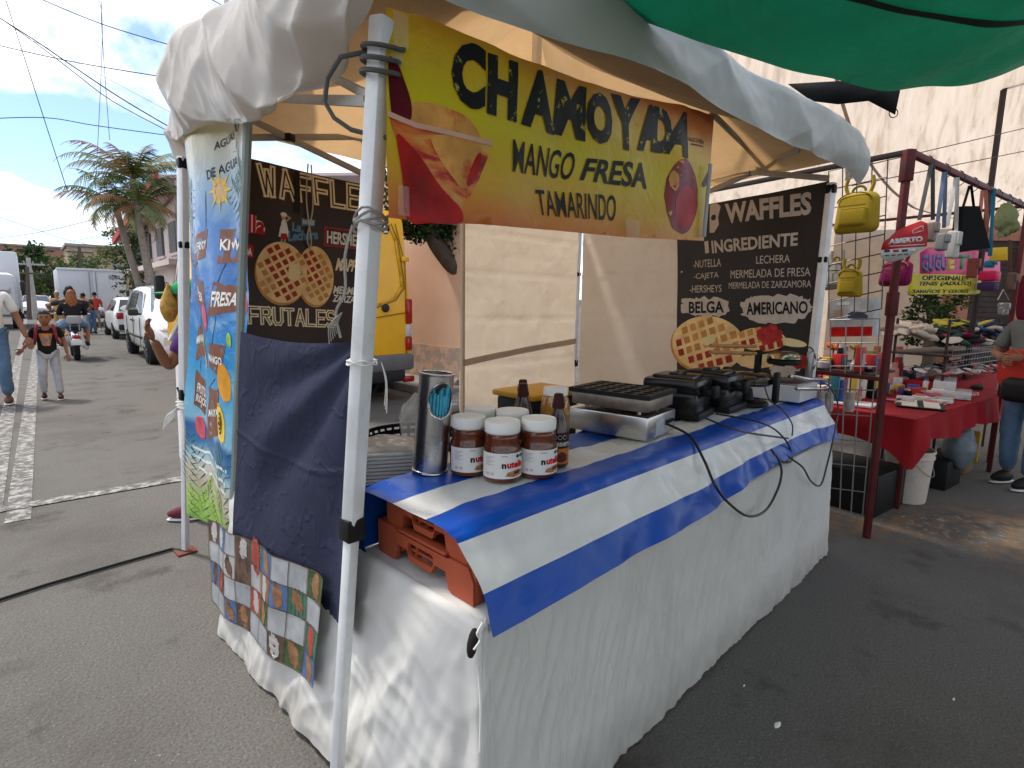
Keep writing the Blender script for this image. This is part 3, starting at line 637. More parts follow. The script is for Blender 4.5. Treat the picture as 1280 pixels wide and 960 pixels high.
for r in range(rows):
    for c in range(cols):
        q = [cg.quadmap(cq, (c+du)/cols, 1-(r+dv)/rows) for du, dv in ((0, 1), (1, 1), (1, 0), (0, 0))]
        cg.poly(q, int(pat[r][c]), 0)
        if pat[r][c] != '0':
            cc = cg.quadmap(cq, (c+.5)/cols, 1-(r+.5)/rows); cg.ell(cc, .03, .045, random.choice((4, 5, 7, 1, 7)), 1, random.random(), wob=.4)
        if pat[r][c] == '6':
            for k in range(4):
                a_, b_ = cg.quadmap(cq, (c+.15+k*.2)/cols, 1-r/rows), cg.quadmap(cq, (c+.15+k*.2)/cols, 1-(r+1)/rows); cg.line([a_, b_], .006, 3, 1)
for r in range(rows+1): cg.line([cg.quadmap(cq, c/cols, r/rows) for c in range(cols+1)], .004, 1, 3)
for c in range(cols+1): cg.line([cg.quadmap(cq, c/cols, r/rows) for r in range(rows+1)], .004, 1, 3)
cg.ell(cg.quadmap(cq, 4.5/cols, .86), .04, .07, 4, 2, .3, wob=.4)
cg.build('picture_cloth', colm, label='checkered cloth printed with small food pictures, pinned low on the white tablecloth', cat='cloth')

# ============================================================= YELLOW CHAMOYADA BANNER
def chambuild(n, l, uv):
    sp = n('ShaderNodeSeparateXYZ'); l(uv, sp.inputs[0]); u, v = sp.outputs[0], sp.outputs[1]
    w = nmath(n, l, 'MULTIPLY', nmath(n, l, 'SUBTRACT', nnoise(n, l, uv, 4, 4), .5), .16)
    vv = nmath(n, l, 'ADD', v, w)
    c = nramp(n, l, vv, [(0, (.50, .10, .015)), (.10, (.60, .20, .02)), (.24, (.62, .36, .015)), (.48, (.60, .50, .012)), (.72, (.62, .38, .012)), (.88, (.50, .14, .012)), (1, (.30, .05, .012))])
    d = nnoise(n, l, uv, 9, 8, .6); dm = nramp(n, l, d, [(.55, (0, 0, 0)), (.78, (.45, .45, .45))])
    return nmix(n, l, dm, c, (.36, .26, .03))
chm = uvmat('yellow_banner_print', chambuild, rough=.33, bump=.30, trans=.12)
ink = M('scratched_black_ink', (.010, .010, .009), rough=.4, dirt=(.50, .42, .08), ds=30, dfac=.75, dl=(.60, .63)); inkc = M('black_ink', (.010, .010, .009), rough=.4)
def chamoy(n, l, uv):
    a = nnoise(n, l, uv, 10, 6, .9); return nramp(n, l, a, [(.36, (.62, .34, .08)), (.46, (.62, .16, .03)), (.54, (.42, .015, .010)), (.7, (.16, .004, .006))])
chmm = uvmat('chamoy_print', chamoy, rough=.33, bump=.2)
redp = M('printed_deep_red', (.38, .012, .010), rough=.33, var=.5, vs=7); maroon = M('printed_maroon', (.09, .006, .012), rough=.33, var=.4, vs=8); mangop = M('printed_mango', (.60, .28, .07), rough=.33, var=.35, vs=9, dirt=(.50, .04, .02), ds=7, dfac=.9, dl=(.5, .6)); pinkl = M('printed_pale_pink', (.62, .36, .26), rough=.33); applem = M('printed_dark_fruit', (.20, .022, .022), rough=.3, var=.5, vs=7, dirt=(.42, .10, .05), ds=5, dfac=.7, dl=(.55, .68))
ch = Sheet((.70, 1.10, 1.6), (1, 0, 0), (0, 0, 1), lambda a, b: .014*sin(a*5.2+1.0)*(1.1-b)+.010*nz(a*4, b*5)+.006*nz(a*13, b*4, 3)+.03*exp(-((a-1.27)/.05)**2)*(b-.1)-.015, mx=.055)
ch.poly(ch.pxs((487, 6), (545, 26), (640, 66), (740, 100), (800, 118), (850, 131), (894, 144), (893, 200), (886, 262), (880, 301), (800, 297), (700, 287), (600, 280), (540, 279), (487, 272), (484, 200), (486, 100)), 0, 0)
for c_, q in zip('CHAMOYADA', [((567, 53), (605, 60), (568, 125), (606, 136)), ((611, 70), (649, 80), (612, 138), (649, 148)), ((664, 88), (692, 92), (659, 151), (699, 163)), ((703, 100), (738, 110), (700, 162), (737, 172)), ((741, 113), (771, 120), (741, 172), (771, 179)), ((773, 118), (805, 125), (776, 180), (800, 187)), ((810, 131), (826, 134), (803, 184), (827, 188)), ((822, 134), (840, 139), (819, 186), (840, 191)), ((842, 140), (867, 146), (831, 188), (858, 196))]):
    ch.ptext(c_, q, 1, 3, bold=.06, grow=.05)
ch.ptext('MANGO', ((646, 172), (729, 190), (645, 214), (722, 224)), 2, 3, bold=.012); ch.ptext('FRESA', ((741, 196), (815, 203), (732, 224), (814, 236)), 2, 3, bold=.025); ch.ptext('TAMARINDO', ((677, 235), (778, 243), (682, 268), (777, 276)), 2, 3, bold=.008)
ch.ptext('RALES DURELA', ((860, 171), (881, 175), (860, 176), (881, 180)), 2, 3, bold=.02)
ch.line(ch.pxs((864, 180), (880, 183)), .004, 2, 3)
ch.smooth(ch.pxs((489, 143), (520, 155), (560, 163), (612, 178), (604, 215), (592, 240), (578, 258), (575, 279), (540, 279), (509, 274), (506, 225), (500, 185)), 3, 1)          # drink in the glass
ch.smooth(ch.pxs((515, 130), (540, 128), (570, 138), (592, 152), (602, 175), (560, 164), (514, 152)), 5, 1)
ch.smooth(ch.pxs((497, 168), (514, 182), (530, 202), (550, 232), (566, 250), (577, 264), (575, 279), (540, 279), (509, 275), (503, 220)), 4, 2)
ch.smooth(ch.pxs((540, 170), (575, 172), (603, 182), (596, 215), (580, 236), (566, 222), (548, 196)), 5, 2)
ch.smooth(ch.pxs((489, 72), (500, 78), (508, 98), (516, 128), (514, 150), (500, 148), (491, 142)), 6, 2)
ch.smooth(ch.pxs((596, 196), (603, 192), (599, 216), (588, 232), (584, 226)), 4, 3)
ch.line(ch.pxs((488, 142), (520, 156), (570, 168), (615, 178)), .012, 7, 3)
ch.ell(ch.px(854, 246), .122, .138, 8, 1, .1, wob=.06); ch.ell(ch.px(843, 226), .03, .035, 5, 2, .6, wob=.2); ch.poly(ch.pxs((889, 214), (890, 228), (882, 234), (878, 230)), 6, 2); ch.ell(ch.px(858, 258), .08, .08, 4, 2, .3, wob=.15)
cb = thing('stall_banner', 'yellow printed banner reading CHAMOYADA MANGO FRESA TAMARINDO across the stall front', 'banner', (1.45, 1.10, 1.6))
ch.build('printed_sheet', [chm, ink, inkc, chmm, redp, mangop, maroon, pinkl, applem], cb)
tapem = M('clear_tape', (.75, .75, .74), rough=.12, spec=.7, alpha=.16, bump=.5, bs=40)
for q in [(492, 12, 500, 58), (494, 232, 499, 270), (786, 272, 796, 297), (489, 60, 494, 80)]:
    m_ = MB(); a_, b_ = ch.px(q[0], q[1]), ch.px(q[2], q[3])
    m_.grid(lambda u, v: ch.at(lerp(a_[0], b_[0]+.02, u), lerp(a_[1], b_[1], v), 5)+V((0, -.006-.006*abs(nz(u*6, v*6, q[0])), 0)), 5, 10); m_.build('tape', tapem, cb, ang=80)
m_ = MB(); m_.tube([PY(888, 205, 1.085), PY(880, 296, 1.085)], .008, 8); m_.build('edge_rod', M('clear_pvc_rod', (.4, .42, .43), rough=.25), cb)

# ============================================================= BROWN WAFFLE FRUTALES BANNER
def brownbuild(n, l, uv):
    a = nnoise(n, l, uv, 3, 6); return nramp(n, l, a, [(.3, (.022, .010, .008)), (.7, (.045, .022, .016))])
brn = uvmat('dark_banner_print', brownbuild, rough=.45, bump=.12)
cre = M('printed_cream', (.90, .78, .52), rough=.4, var=.06); glow = M('printed_soft_brown', (.10, .050, .026), rough=.4); redl = M('printed_label_red', (.45, .012, .018), rough=.35); bluel = M('printed_light_blue', (.10, .26, .40), rough=.35)
wafl = M('printed_waffle', (.88, .58, .26), rough=.4, var=.25, vs=9); wafd = M('printed_waffle_jam', (.34, .03, .015), rough=.4, var=.4, vs=14); wafe = M('printed_waffle_pocket', (.58, .27, .07), rough=.4, var=.3, vs=14); butter = M('printed_butter', (.80, .66, .34), rough=.4, var=.08); skinp = M('printed_skin', (.55, .33, .22), rough=.4)
FM = [brn, cre, wood, glow, redl, pwhite, bluel, wafl, wafd, wafe, butter, skinp, pdark]
fr = Sheet((1.0, YB-.05, 1.2), (1, 0, 0), (0, 0, 1), lambda a, b: .012*nz(a*3, b*3)+.01*sin(a*7), mx=.12)
fr.poly(fr.pxs((290, 192), (313, 199), (400, 219), (456, 231), (456, 300), (456, 446), (380, 444), (290, 440)), 0, 0)
neon(fr, 'WAFFLE', [fr.px(*p) for p in ((318, 207), (452, 235), (323, 242), (452, 262))], .030, 1, 0, 3)
neon(fr, 'FRUTALES', [fr.px(*p) for p in ((308, 384), (420, 390), (309, 403), (420, 408))], .020, 1, 0, 3)
for gr, m in ((.03, 5), (0, 4)): fr.ptext('nutella', ((262, 258), (330, 272), (262, 286), (330, 294)), m, 2 if gr else 3, bold=(.10 if gr else .03))
fr.poly(fr.pxs((290, 303), (316, 307), (316, 322), (290, 320)), 4, 1); fr.ptext('DA', ((306, 309), (314, 310), (306, 319), (314, 320)), 5, 2, bold=.04)
fr.ell(fr.px(354, 285), .018, .05, 5, 2); fr.ell(fr.px(353, 271), .014, .018, 11, 3); fr.ell(fr.px(353, 268.5), .018, .012, 5, 4); fr.poly(fr.pxs((349, 283), (358, 283), (361, 297), (347, 296)), 5, 2); fr.poly(fr.pxs((350, 292), (357, 292), (359, 299), (349, 299)), 4, 3); fr.line(fr.pxs((351, 298), (351, 303)), .010, 11, 2); fr.line(fr.pxs((355, 298), (355, 302)), .010, 11, 2); fr.line(fr.pxs((356, 277), (361, 273), (357, 270)), .009, 11, 3)
fr.ptext('La', ((364, 278), (376, 279), (364, 289), (376, 291)), 6, 2, bold=.05); fr.ptext('Lechera', ((359, 289), (398, 287), (359, 302), (398, 299)), 6, 2, bold=.05); fr.poly(fr.pxs((376, 273), (394, 275), (393, 283), (376, 282)), 6, 2); fr.ptext('NESTLE', ((378, 275), (392, 276), (378, 280), (392, 281)), 5, 3, bold=.03)
fr.poly(fr.pxs((406, 283), (455, 289), (455, 312), (405, 307)), 4, 1); fr.poly(fr.pxs((408, 285), (454, 291), (454, 310), (407, 305)), 0, 2); fr.ptext("HERSHEY", ((409, 288), (453, 294), (409, 304), (453, 309)), 5, 3, bold=.03)
fr.ptext('MAPP', ((422, 322), (448, 325), (420, 338), (446, 340)), 1, 2, bold=.05, shear=.2); fr.ptext('MERMEL', ((418, 357), (452, 360), (417, 367), (451, 369)), 5, 2, bold=.04, shear=.15); fr.ptext('ZARZAM', ((417, 368), (452, 371), (416, 377), (451, 380)), 5, 2, bold=.04, shear=.15)
def waffle(sh, c, rx, ry, cell, rot, jam, layer, mats=(7, 8, 9)):
    sh.ell((c[0]-rx*.06, c[1]-ry*.08), rx, ry, 9, layer, k=40); sh.ell(c, rx, ry, mats[0], layer+1, k=40)
    n_ = int(max(rx, ry)/cell)+1
    for i in range(-n_, n_+1):
        for j in range(-n_, n_+1):
            x, y = i*cell, j*cell; X, Y = x*cos(rot)-y*sin(rot), x*sin(rot)+y*cos(rot)
            if (X/rx)**2+(Y/ry)**2 > .80: continue
            h = cell*.33
            q = [(c[0]+X+dx*h*cos(rot)-dy*h*sin(rot), c[1]+Y+dx*h*sin(rot)+dy*h*cos(rot)) for dx, dy in ((-1, -1), (1, -1), (1, 1), (-1, 1))]
            sh.poly(q, mats[1] if jam(X/rx, Y/ry) else mats[2], layer+2)
waffle(fr, fr.px(395, 345), .115, .17, .042, .5, lambda x, y: x < .2 and y > -.3, 2); waffle(fr, fr.px(352, 341), .145, .168, .044, .5, lambda x, y: abs(x-.1+y*.3) < .62, 5)
p = fr.px(365, 339); fr.poly([(p[0]-.035, p[1]-.04), (p[0]+.01, p[1]-.055), (p[0]+.05, p[1]-.01), (p[0]+.03, p[1]+.045), (p[0]-.02, p[1]+.04)], 10, 9)
fr.poly(fr.pxs((367, 214), (374, 215), (374, 268), (366, 266)), 12, 6)                                   # dark patch of tape under the letters
fb = thing('stall_banner', 'dark brown banner reading WAFFLES FRUTALES with two round waffles, at the tent back', 'banner', (1.5, YB-.05, 1.2))
fr.build('printed_sheet', FM, fb)
twine = M('pale_twine', (.50, .44, .36), rough=.9)
m_ = MB(); m_.tube(cat_curve([PY(385, 205, YB-.07), PY(383, 250, YB-.07), PY(389, 300, YB-.07), PY(387, 312, YB-.07)], 5), .004, 5); m_.tube(cat_curve([PY(389, 206, YB-.07), PY(391, 260, YB-.07), PY(384, 296, YB-.07), PY(388, 312, YB-.07)], 5), .004, 5); m_.build('twine_loop', twine, fb)

# ============================================================= BLACK WAFFLES MENU (right side)
dv = (RW1-RW0).normalized(); nrm_ = V((-dv.y, dv.x, 0))
mn_ = Sheet(RW1+nrm_*.035, -dv, (0, 0, 1), lambda a, b: .010*nz(a*3, b*3, 6)+.008*sin(a*5), mx=.12)
def blackbuild(n, l, uv):
    a = nnoise(n, l, uv, 3, 6); return nramp(n, l, a, [(.3, (.012, .009, .009)), (.7, (.024, .018, .018))])
blk = uvmat('black_menu_print', blackbuild, rough=.5, bump=.12)
mgrey = M('printed_menu_cream', (.55, .48, .42), rough=.5, var=.1, vs=20); strawb = M('printed_strawberry', (.42, .03, .03), rough=.4, var=.4, vs=25)
MM = [blk, mgrey, wood, pdark, strawb, pwhite, butter, wafl, wafd, wafe]
mn_.poly(mn_.pxs((846, 262), (905, 252), (960, 242), (1035, 226), (1028, 330), (1019, 478), (930, 476), (846, 474)), 0, 0)
mn_.ptext('WAFFLES', ((907, 255), (1014, 239), (909, 280), (1013, 268)), 1, 1, bold=.04)
mn_.ptext('1', ((881, 302), (886, 301), (882, 317), (887, 316)), 1, 2, bold=.03); mn_.ptext('INGREDIENTE', ((890, 301), (997, 290), (891, 317), (996, 307)), 1, 2, bold=.03)
for t_, q in [('-NUTELLA', ((866, 326), (902, 323), (866, 335), (902, 333))), ('-CAJETA', ((867, 342), (899, 340), (867, 351), (899, 349))), ('-HERSHEYS', ((862, 357), (903, 356), (862, 366), (903, 365))), ('LECHERA', ((946, 320), (987, 318), (946, 330), (987, 328))), ('MERMELADA DE FRESA', ((914, 338), (1012, 334), (914, 348), (1012, 345))), ('MERMELADA DE ZARZAMORA', ((912, 353), (1013, 350), (912, 361), (1013, 359)))]:
    mn_.ptext(t_, q, 1, 2, bold=.0)
random.seed(11)
def splash(q, m):
    pts = []
    for (a, b) in zip(q, q[1:]+q[:1]):
        for k in range(7): f_ = k/7; pts.append((lerp(a[0], b[0], f_)+random.uniform(-2.2, 2.2), lerp(a[1], b[1], f_)+random.uniform(-2.5, 2.5)))
    mn_.poly(mn_.pxs(*pts), m, 1)
splash([(852, 373), (880, 372), (912, 375), (910, 394), (880, 396), (853, 392)], 1); splash([(928, 378), (945, 370), (996, 368), (1012, 374), (1014, 390), (996, 402), (950, 403), (928, 394)], 1)
mn_.ptext('BELGA', ((861, 377), (906, 376), (861, 392), (906, 391)), 3, 2, bold=.03); mn_.ptext('AMERICANO', ((934, 378), (1009, 376), (934, 394), (1009, 392)), 3, 2, bold=.03)
mn_.poly(mn_.pxs((888, 256), (897, 254), (902, 258), (899, 272), (900, 281), (894, 291), (888, 291)), 1, 1); mn_.ell(mn_.px(893, 272), .02, .02, 0, 2)
waffle(mn_, mn_.px(883, 430), .30, .20, .075, .35, lambda x, y: y < -.35 or x < -.7, 1)
p = mn_.px(887, 425); mn_.ell(p, .06, .035, 6, 5, .5, wob=.3)
waffle(mn_, mn_.px(951, 424), .17, .075, .06, .3, lambda x, y: y < -.2, 1)
for x, y in ((955, 417), (964, 414), (970, 420), (961, 423)): mn_.ell(mn_.px(x, y), .05, .04, 4, 5, .4, wob=.3)
mn_.ell(mn_.px(988, 428), .10, .025, 6, 2, -.1); mn_.ell(mn_.px(944, 452), .13, .045, 7, 1, .1, wob=.2); mn_.ell(mn_.px(960, 446), .08, .02, 6, 2, .2)
splash([(890, 457), (905, 452), (912, 466), (893, 470)], 1); splash([(962, 460), (985, 455), (998, 462), (985, 470), (964, 470)], 1); mn_.ell(mn_.px(1000, 452), .06, .05, 4, 1, .3, wob=.4)
mb_ = thing('menu_banner', 'black menu banner reading WAFFLES 1 INGREDIENTE with BELGA and AMERICANO waffles', 'banner', (3.82, 1.6, 1.0))
mn_.build('printed_sheet', MM, mb_)
m_ = MB()
for x, y in ((852, 340), (1027, 332)): p = mn_.px(x, y); m_.ell(mn_.at(*p, 2), .010, 8)
m_.build('eyelet', M('steel_eyelet', (.6, .6, .6), rough=.3, metal=1), mb_)

# ============================================================= COUNTER: table, white cloth, crates, striped oilcloth
TZ = .692
tabm = M('folding_table_top', (.55, .54, .50), rough=.5)
def table(x0, x1, y0, y1, lab):
    t = thing('folding_table', lab, 'table', ((x0+x1)/2, (y0+y1)/2, 0))
    m_ = MB(); m_.box(((x0+x1)/2, (y0+y1)/2, TZ-.028), (x1-x0, y1-y0, .036), 0, .006); m_.build('tabletop', tabm, t)
    for x in (x0+.12, x1-.12):
        for y in (y0+.08, y1-.08): m_ = MB(); m_.tube([(x, y, 0), (x, y, TZ-.045)], .014, 8); m_.build('leg', grey_bar, t)
table(.83, 3.54, .925, 1.52, 'long folding table hidden under the white cloth of the counter'); table(.83, 1.32, 1.56, 2.42, 'short folding table under the white cloth on the street side')
wcf = M('white_front_cloth', (.66, .65, .62), rough=.85, var=.05, vs=2, wr=.5, ws=(17, 17, 3.5), ww=.06, wd=.004, cru=.15, cs=5, bump=.06, bs=40, hem=.22, dirt=(.48, .46, .42), ds=3, dfac=.35, trans=.10)
wcl = M('white_table_cloth', (.66, .65, .62), rough=.85, var=.05, vs=2, hem=.22, cru=.12, cs=5, csx=(1, 1, .55), bump=.06, bs=40, dirt=(.48, .46, .42), ds=3, dfac=.35, spec=.2, trans=.10)
wtop = M('white_table_cloth_top', (.60, .59, .56), rough=.85, var=.05, vs=2, cru=.35, cs=5, bump=.06, bs=40, dirt=(.48, .46, .42), ds=3, dfac=.35, spec=.2)
def rounded(pts, r):
    o = []
    for i, p in enumerate(pts):
        p = V(p)
        if i in (0, len(pts)-1): o.append(p); continue
        a = (V(pts[i-1])-p).normalized(); b = (V(pts[i+1])-p).normalized()
        for k in range(7):
            t = k/6; q0, q2 = p+a*r, p+b*r; o.append(q0*(1-t)**2+p*2*t*(1-t)+q2*t*t)
    return o
path = rounded([(.775, 2.46, 0), (.80, .895, 0), (3.565, .895, 0), (3.585, 1.56, 0)], .035)
ln = [0]
for a, b in zip(path[:-1], path[1:]): ln.append(ln[-1]+(b-a).length)
def along(s_):
    s_ = max(0, min(ln[-1], s_))
    for i in range(len(ln)-1):
        if s_ <= ln[i+1]: f_ = (s_-ln[i])/(ln[i+1]-ln[i]); p = path[i].lerp(path[i+1], f_); return p, (path[i+1]-path[i]).normalized()
def tcl(u, v):
    s_ = u*ln[-1]; p, d0_ = along(s_); _, d1_ = along(s_-.05); _, d2_ = along(s_+.05); d = (d1_+d2_).normalized(); n_ = V((d.y, -d.x, 0))*-1
    n_ = V((d.y, -d.x, 0)) if (p+V((d.y, -d.x, 0))*.1-V((2, 1.4, 0))).length > (p-V((2, 1.4, 0))).length else -V((d.y, -d.x, 0))
    left = sst(1.7, 1.3, s_); drop = .655-.018*nz(s_*1.1, 2)+.006*sin(s_*4)
    if v < .08: a = v/.08*pi/2; r = .022; return p-n_*(r*(1-sin(a)))+V((0, 0, TZ+.003-r*(1-cos(a))))
    w = (v-.08)/.92
    spl = lerp(.040, .095, left)*w**1.1
    f_ = (.003*sin(s_*17+2.5*nz(s_*2, w))+.006*nz(s_*9, w*1.2, 4)+.0035*nz(s_*34+w*5, w*1.5, 9))*sst(0, .5, w)+.003*nz(s_*7, w*5, 2)+left*.016*(.5-abs(nz((s_*.8+w*.6)*9, (w*.8-s_*.6)*3.2, 6)))*sst(0, .15, w)+left*.009*(.5-abs(nz((s_*.5-w*.7)*13, (w*.6+s_*.7)*4, 9)))+(1-left)*.011*(.5-abs(nz(s_*21+w*5, w*2.3, 6)))*sst(0, .12, w)+(1-left)*.003*(.5-abs(nz(s_*38-w*7, w*4, 3)))
    cornr = exp(-((s_-1.545)/.05)**2)
    f_ += .03*cornr*w*sin((s_-1.545)*60)
    return p+n_*(spl+f_*1.2)+V((0, 0, TZ-.019-drop*w+.02*cornr*sin(w*3)*0))
cl_ = thing('tablecloth', 'long white creased cloth hanging to the ground round the waffle counter', 'tablecloth', (2.1, 1.4, 0))
m_ = MB(); m_.grid(tcl, 860, 76); m_.mi = [1 if f % 860 > 860*1.56/ln[-1] else 0 for f in range(len(m_.f))]; m_.build('skirt', [wcl, wcf], cl_, ang=80)
m_ = MB(); m_.grid(lambda u, v: V((lerp(.815, 3.56, u), lerp(.912, 1.53, v), TZ+.002+.005*nz(u*14, v*4)-.003*(v < .01 or u < .01))), 80, 24)
m_.grid(lambda u, v: V((lerp(.80, 1.33, u), lerp(1.531, 2.44, v), TZ+.002+.004*nz(u*4, v*5))), 14, 20); m_.build('top_cloth', wtop, cl_, ang=80)
# dark lens paints the shade of a corner slit, tied with a white string
slitm = M('slit_shade_dark', (.02, .017, .015), rough=.9)
p0_, p1_ = PY(600, 782, .868), PY(590, 832, .862)
m_ = MB(); m_.ell((p0_+p1_)/2+V((0, .012, 0)), (.012, .014, .035), 10, fn=lambda q: V((q.x+.2*q.z, q.y, q.z))); m_.build('corner_gap_shade', slitm, cl_)
m_ = MB(); m_.tube(cat_curve([PY(603, 778, .86), PY(596, 792, .852), PY(600, 800, .85), PY(592, 812, .85), PY(598, 806, .85)], 5), .0022, 5); m_.tube(cat_curve([PY(597, 832, .86), PY(601, 880, .846), PY(600, 940, .84)], 5), .003, 5); m_.build('tie_string', M('white_string', (.75, .74, .70), rough=.9), cl_)

# crates
crm = M('orange_red_crate', (.40, .085, .040), rough=.45, var=.12, vs=4, dirt=(.26, .06, .035), ds=6, dfac=.4, bump=.05, bs=80)
def rrect(x0, y0, x1, y1, r, k=4):
    o = []
    for cx, cy, a0 in ((x1-r, y0+r, -pi/2), (x1-r, y1-r, 0), (x0+r, y1-r, pi/2), (x0+r, y0+r, pi)):
        for i in range(k+1): a = a0+pi/2*i/k; o.append((cx+r*cos(a), cy+r*sin(a)))
    return o
def crate(lx, loc, label, group):
    t = thing('plastic_crate', label, 'crate', loc, 0, group)
    wy = .44 if loc[2] < TZ+.05 else .37; loc = (loc[0], 1.195 if loc[2] < TZ+.05 else 1.235, loc[2])
    out = [(0, 0), (.085, 0), (.100, .006), (.112, .052), (.160, .052), (.175, .022), (.275, .022), (.290, .052), (.338, .052), (.345, .006), (.36, 0), (.44, 0), (.44, .100), (.35, .100), (.335, .090), (.105, .090), (.09, .095), (.02, .095), (0, .06)]
    out = [(a*wy/.44, b) for a, b in out]
    slot = [(a*wy/.44, b) for a, b in rrect(.165, .040, .285, .076, .012)]
    for x, nm in ((0, 0), (lx-.012, 1)):
        m_ = MB(); m_.prism([out, slot[::-1]], (x, -wy/2, 0), (0, 1, 0), (0, 0, 1), .012)
        m_.box((x+.012*(1 if nm == 0 else 0), 0, .100), (.03, wy*.5, .010), 0, .003)
        for y in (-.11, -.04, .04, .11): m_.box((x+(.03 if nm == 0 else -.018), y, .06), (.036, .006, .06), 0, .001)
        m_.box((x+.022 if nm == 0 else x-.01, -wy/2+.04, .045), (.03, .085, .09), 0, .006)
        m_.box((x+.022 if nm == 0 else x-.01, wy/2-.04, .045), (.03, .075, .09), 0, .006)
        m_.build('end_panel', crm, t, local=True)
    for y in (-wy/2+.003, wy/2-.015): m_ = MB(); m_.box((lx/2, y+.006, .07), (lx-.03, .012, .066), 0, .003); m_.build('side_panel', crm, t, local=True)
    m_ = MB(); m_.box((lx/2, 0, .050), (lx-.03, wy-.03, .008)); 
    for k in range(8): m_.box((lx*(k+.5)/8, 0, .042), (.012, wy-.04, .010))
    m_.build('slatted_floor', crm, t, local=True); return t
for k, (x, z, lab) in enumerate([(.845, TZ+.004, 'orange red plastic crate, lower one at the street end of the counter'), (.855, TZ+.098, 'orange red plastic crate, upper one at the street end under the striped cloth'), (1.50, TZ+.004, 'orange red crate hidden under the striped cloth below the steel griddle'), (2.20, TZ+.004, 'orange red crate under the striped cloth below the black waffle makers'), (2.88, TZ+.004, 'orange red crate showing its edge under the raised striped cloth at the right')]):
    crate(.60, (x, 1.19, z), lab, 'plastic crates under the striped cloth')
for k, x in enumerate((1.51, 2.21, 2.89)): crate(.60, (x, 1.19, TZ+.098), ['upper orange red crate carrying the steel griddle under the striped cloth', 'upper orange red crate carrying the black waffle makers under the striped cloth', 'upper orange red crate carrying the white box under the striped cloth'][k], 'plastic crates under the striped cloth')

vblue = M('blue_vinyl', (.005, .07, .40), rough=.30, var=.10, vs=3, spec=.28, bump=.12, bs=8, wr=.12, ws=(7, 7, 7)); vwhite = M('white_vinyl', (.70, .70, .68), rough=.28, var=.04, vs=3, spec=.5, bump=.12, bs=8, wr=.12, ws=(7, 7, 7), dirt=(.5, .49, .46), ds=4, dfac=.3)
SB_ = [0, .175, .325, .465, .625, .745]
def flag(u, s_):
    x = lerp(.80, 3.63, u); e = .80+.02*(1-sst(0, .3, u))-.16*sst(.36, .62, u)+.12*sst(.86, .97, u)
    zt = TZ+.211; wv = sst(.03, .4, u)
    if s_ <= .40: y, z, n_ = 1.435-s_, zt, V((0, 0, 1))
    else:
        d = s_-.40
        if d < .06: a = d/.06*radians(62); R_ = .0555; y, z = 1.035-R_*sin(a), zt-R_*(1-cos(a)); n_ = V((0, -sin(a), cos(a)))
        else:
            a = radians(62); R_ = .0555; y, z = 1.035-R_*sin(a), zt-R_*(1-cos(a)); q = (d-.06)*e; y -= q*cos(a)*.98; z -= q*sin(a); n_ = V((0, -sin(a), cos(a)))
    bul = .012*nz(x*4, s_*5, 1)*wv+.024*sst(.42, .7, s_)*nz(x*6.5, s_*2, 4)*(.4+.6*wv)+.011*sst(.40, .6, s_)*sin(x*21+s_*6+3*nz(x*1.5))*wv+.004*nz(x*16, s_*12, 7)+.013*sst(.42, .58, s_)*wv*(.42-abs(nz(x*3.3+s_*4, s_*2.5, 12)))*1.6+.006*sst(.40, .5, s_)*wv*(.4-abs(nz(x*8-s_*7, s_*5, 15)))
    edge = sst(.06, 0, u)
    x += .022*edge*sst(.30, .65, s_)*(1)+.012*nz(s_*5, 1)*edge
    z -= edge*.018*(1-abs(s_-.2)/.2 if s_ < .4 else 0)*0+edge*edge*.012*(s_ < .45)
    p = V((x, y, z))+n_*(bul+.003+.012*sst(.5, .62, s_))
    p.z = max(p.z, TZ+.008-max(0, .912-p.y)*2.2)
    return p
rows = []; stripe = []
for k in range(5):
    n_ = 7 if k != 2 else 10
    for j in range(n_): rows.append(lerp(SB_[k], SB_[k+1], j/n_)); stripe.append(k % 2)
rows.append(SB_[-1]); NU = 190
ft = thing('striped_cloth', 'blue and white striped vinyl cloth draped over the crates on the counter', 'cloth', (2.2, 1.2, TZ))
m_ = MB(); m_.grid(lambda u, v: flag(u, rows[min(len(rows)-1, int(round(v*(len(rows)-1))))]), NU, len(rows)-1, m=lambda i, j: stripe[j])
m_.build('vinyl_sheet', [vblue, vwhite], ft, ang=80)
m_ = MB(); m_.grid(lambda u, v: V((lerp(.795, 1.9, u), 1.437+.02*sin(v*2.5)+.006*nz(u*6, v*3), TZ+.206-.20*v))+V((-.012*v*(1-u), 0, 0)), 40, 10)
m_.grid(lambda u, v: V((.795-.012*sin(v*3), lerp(1.437, 1.395, u), TZ+.206-.19*v)), 4, 10); m_.build('back_flap', M('blue_vinyl_back', (.008, .05, .24), rough=.3), ft, ang=80)

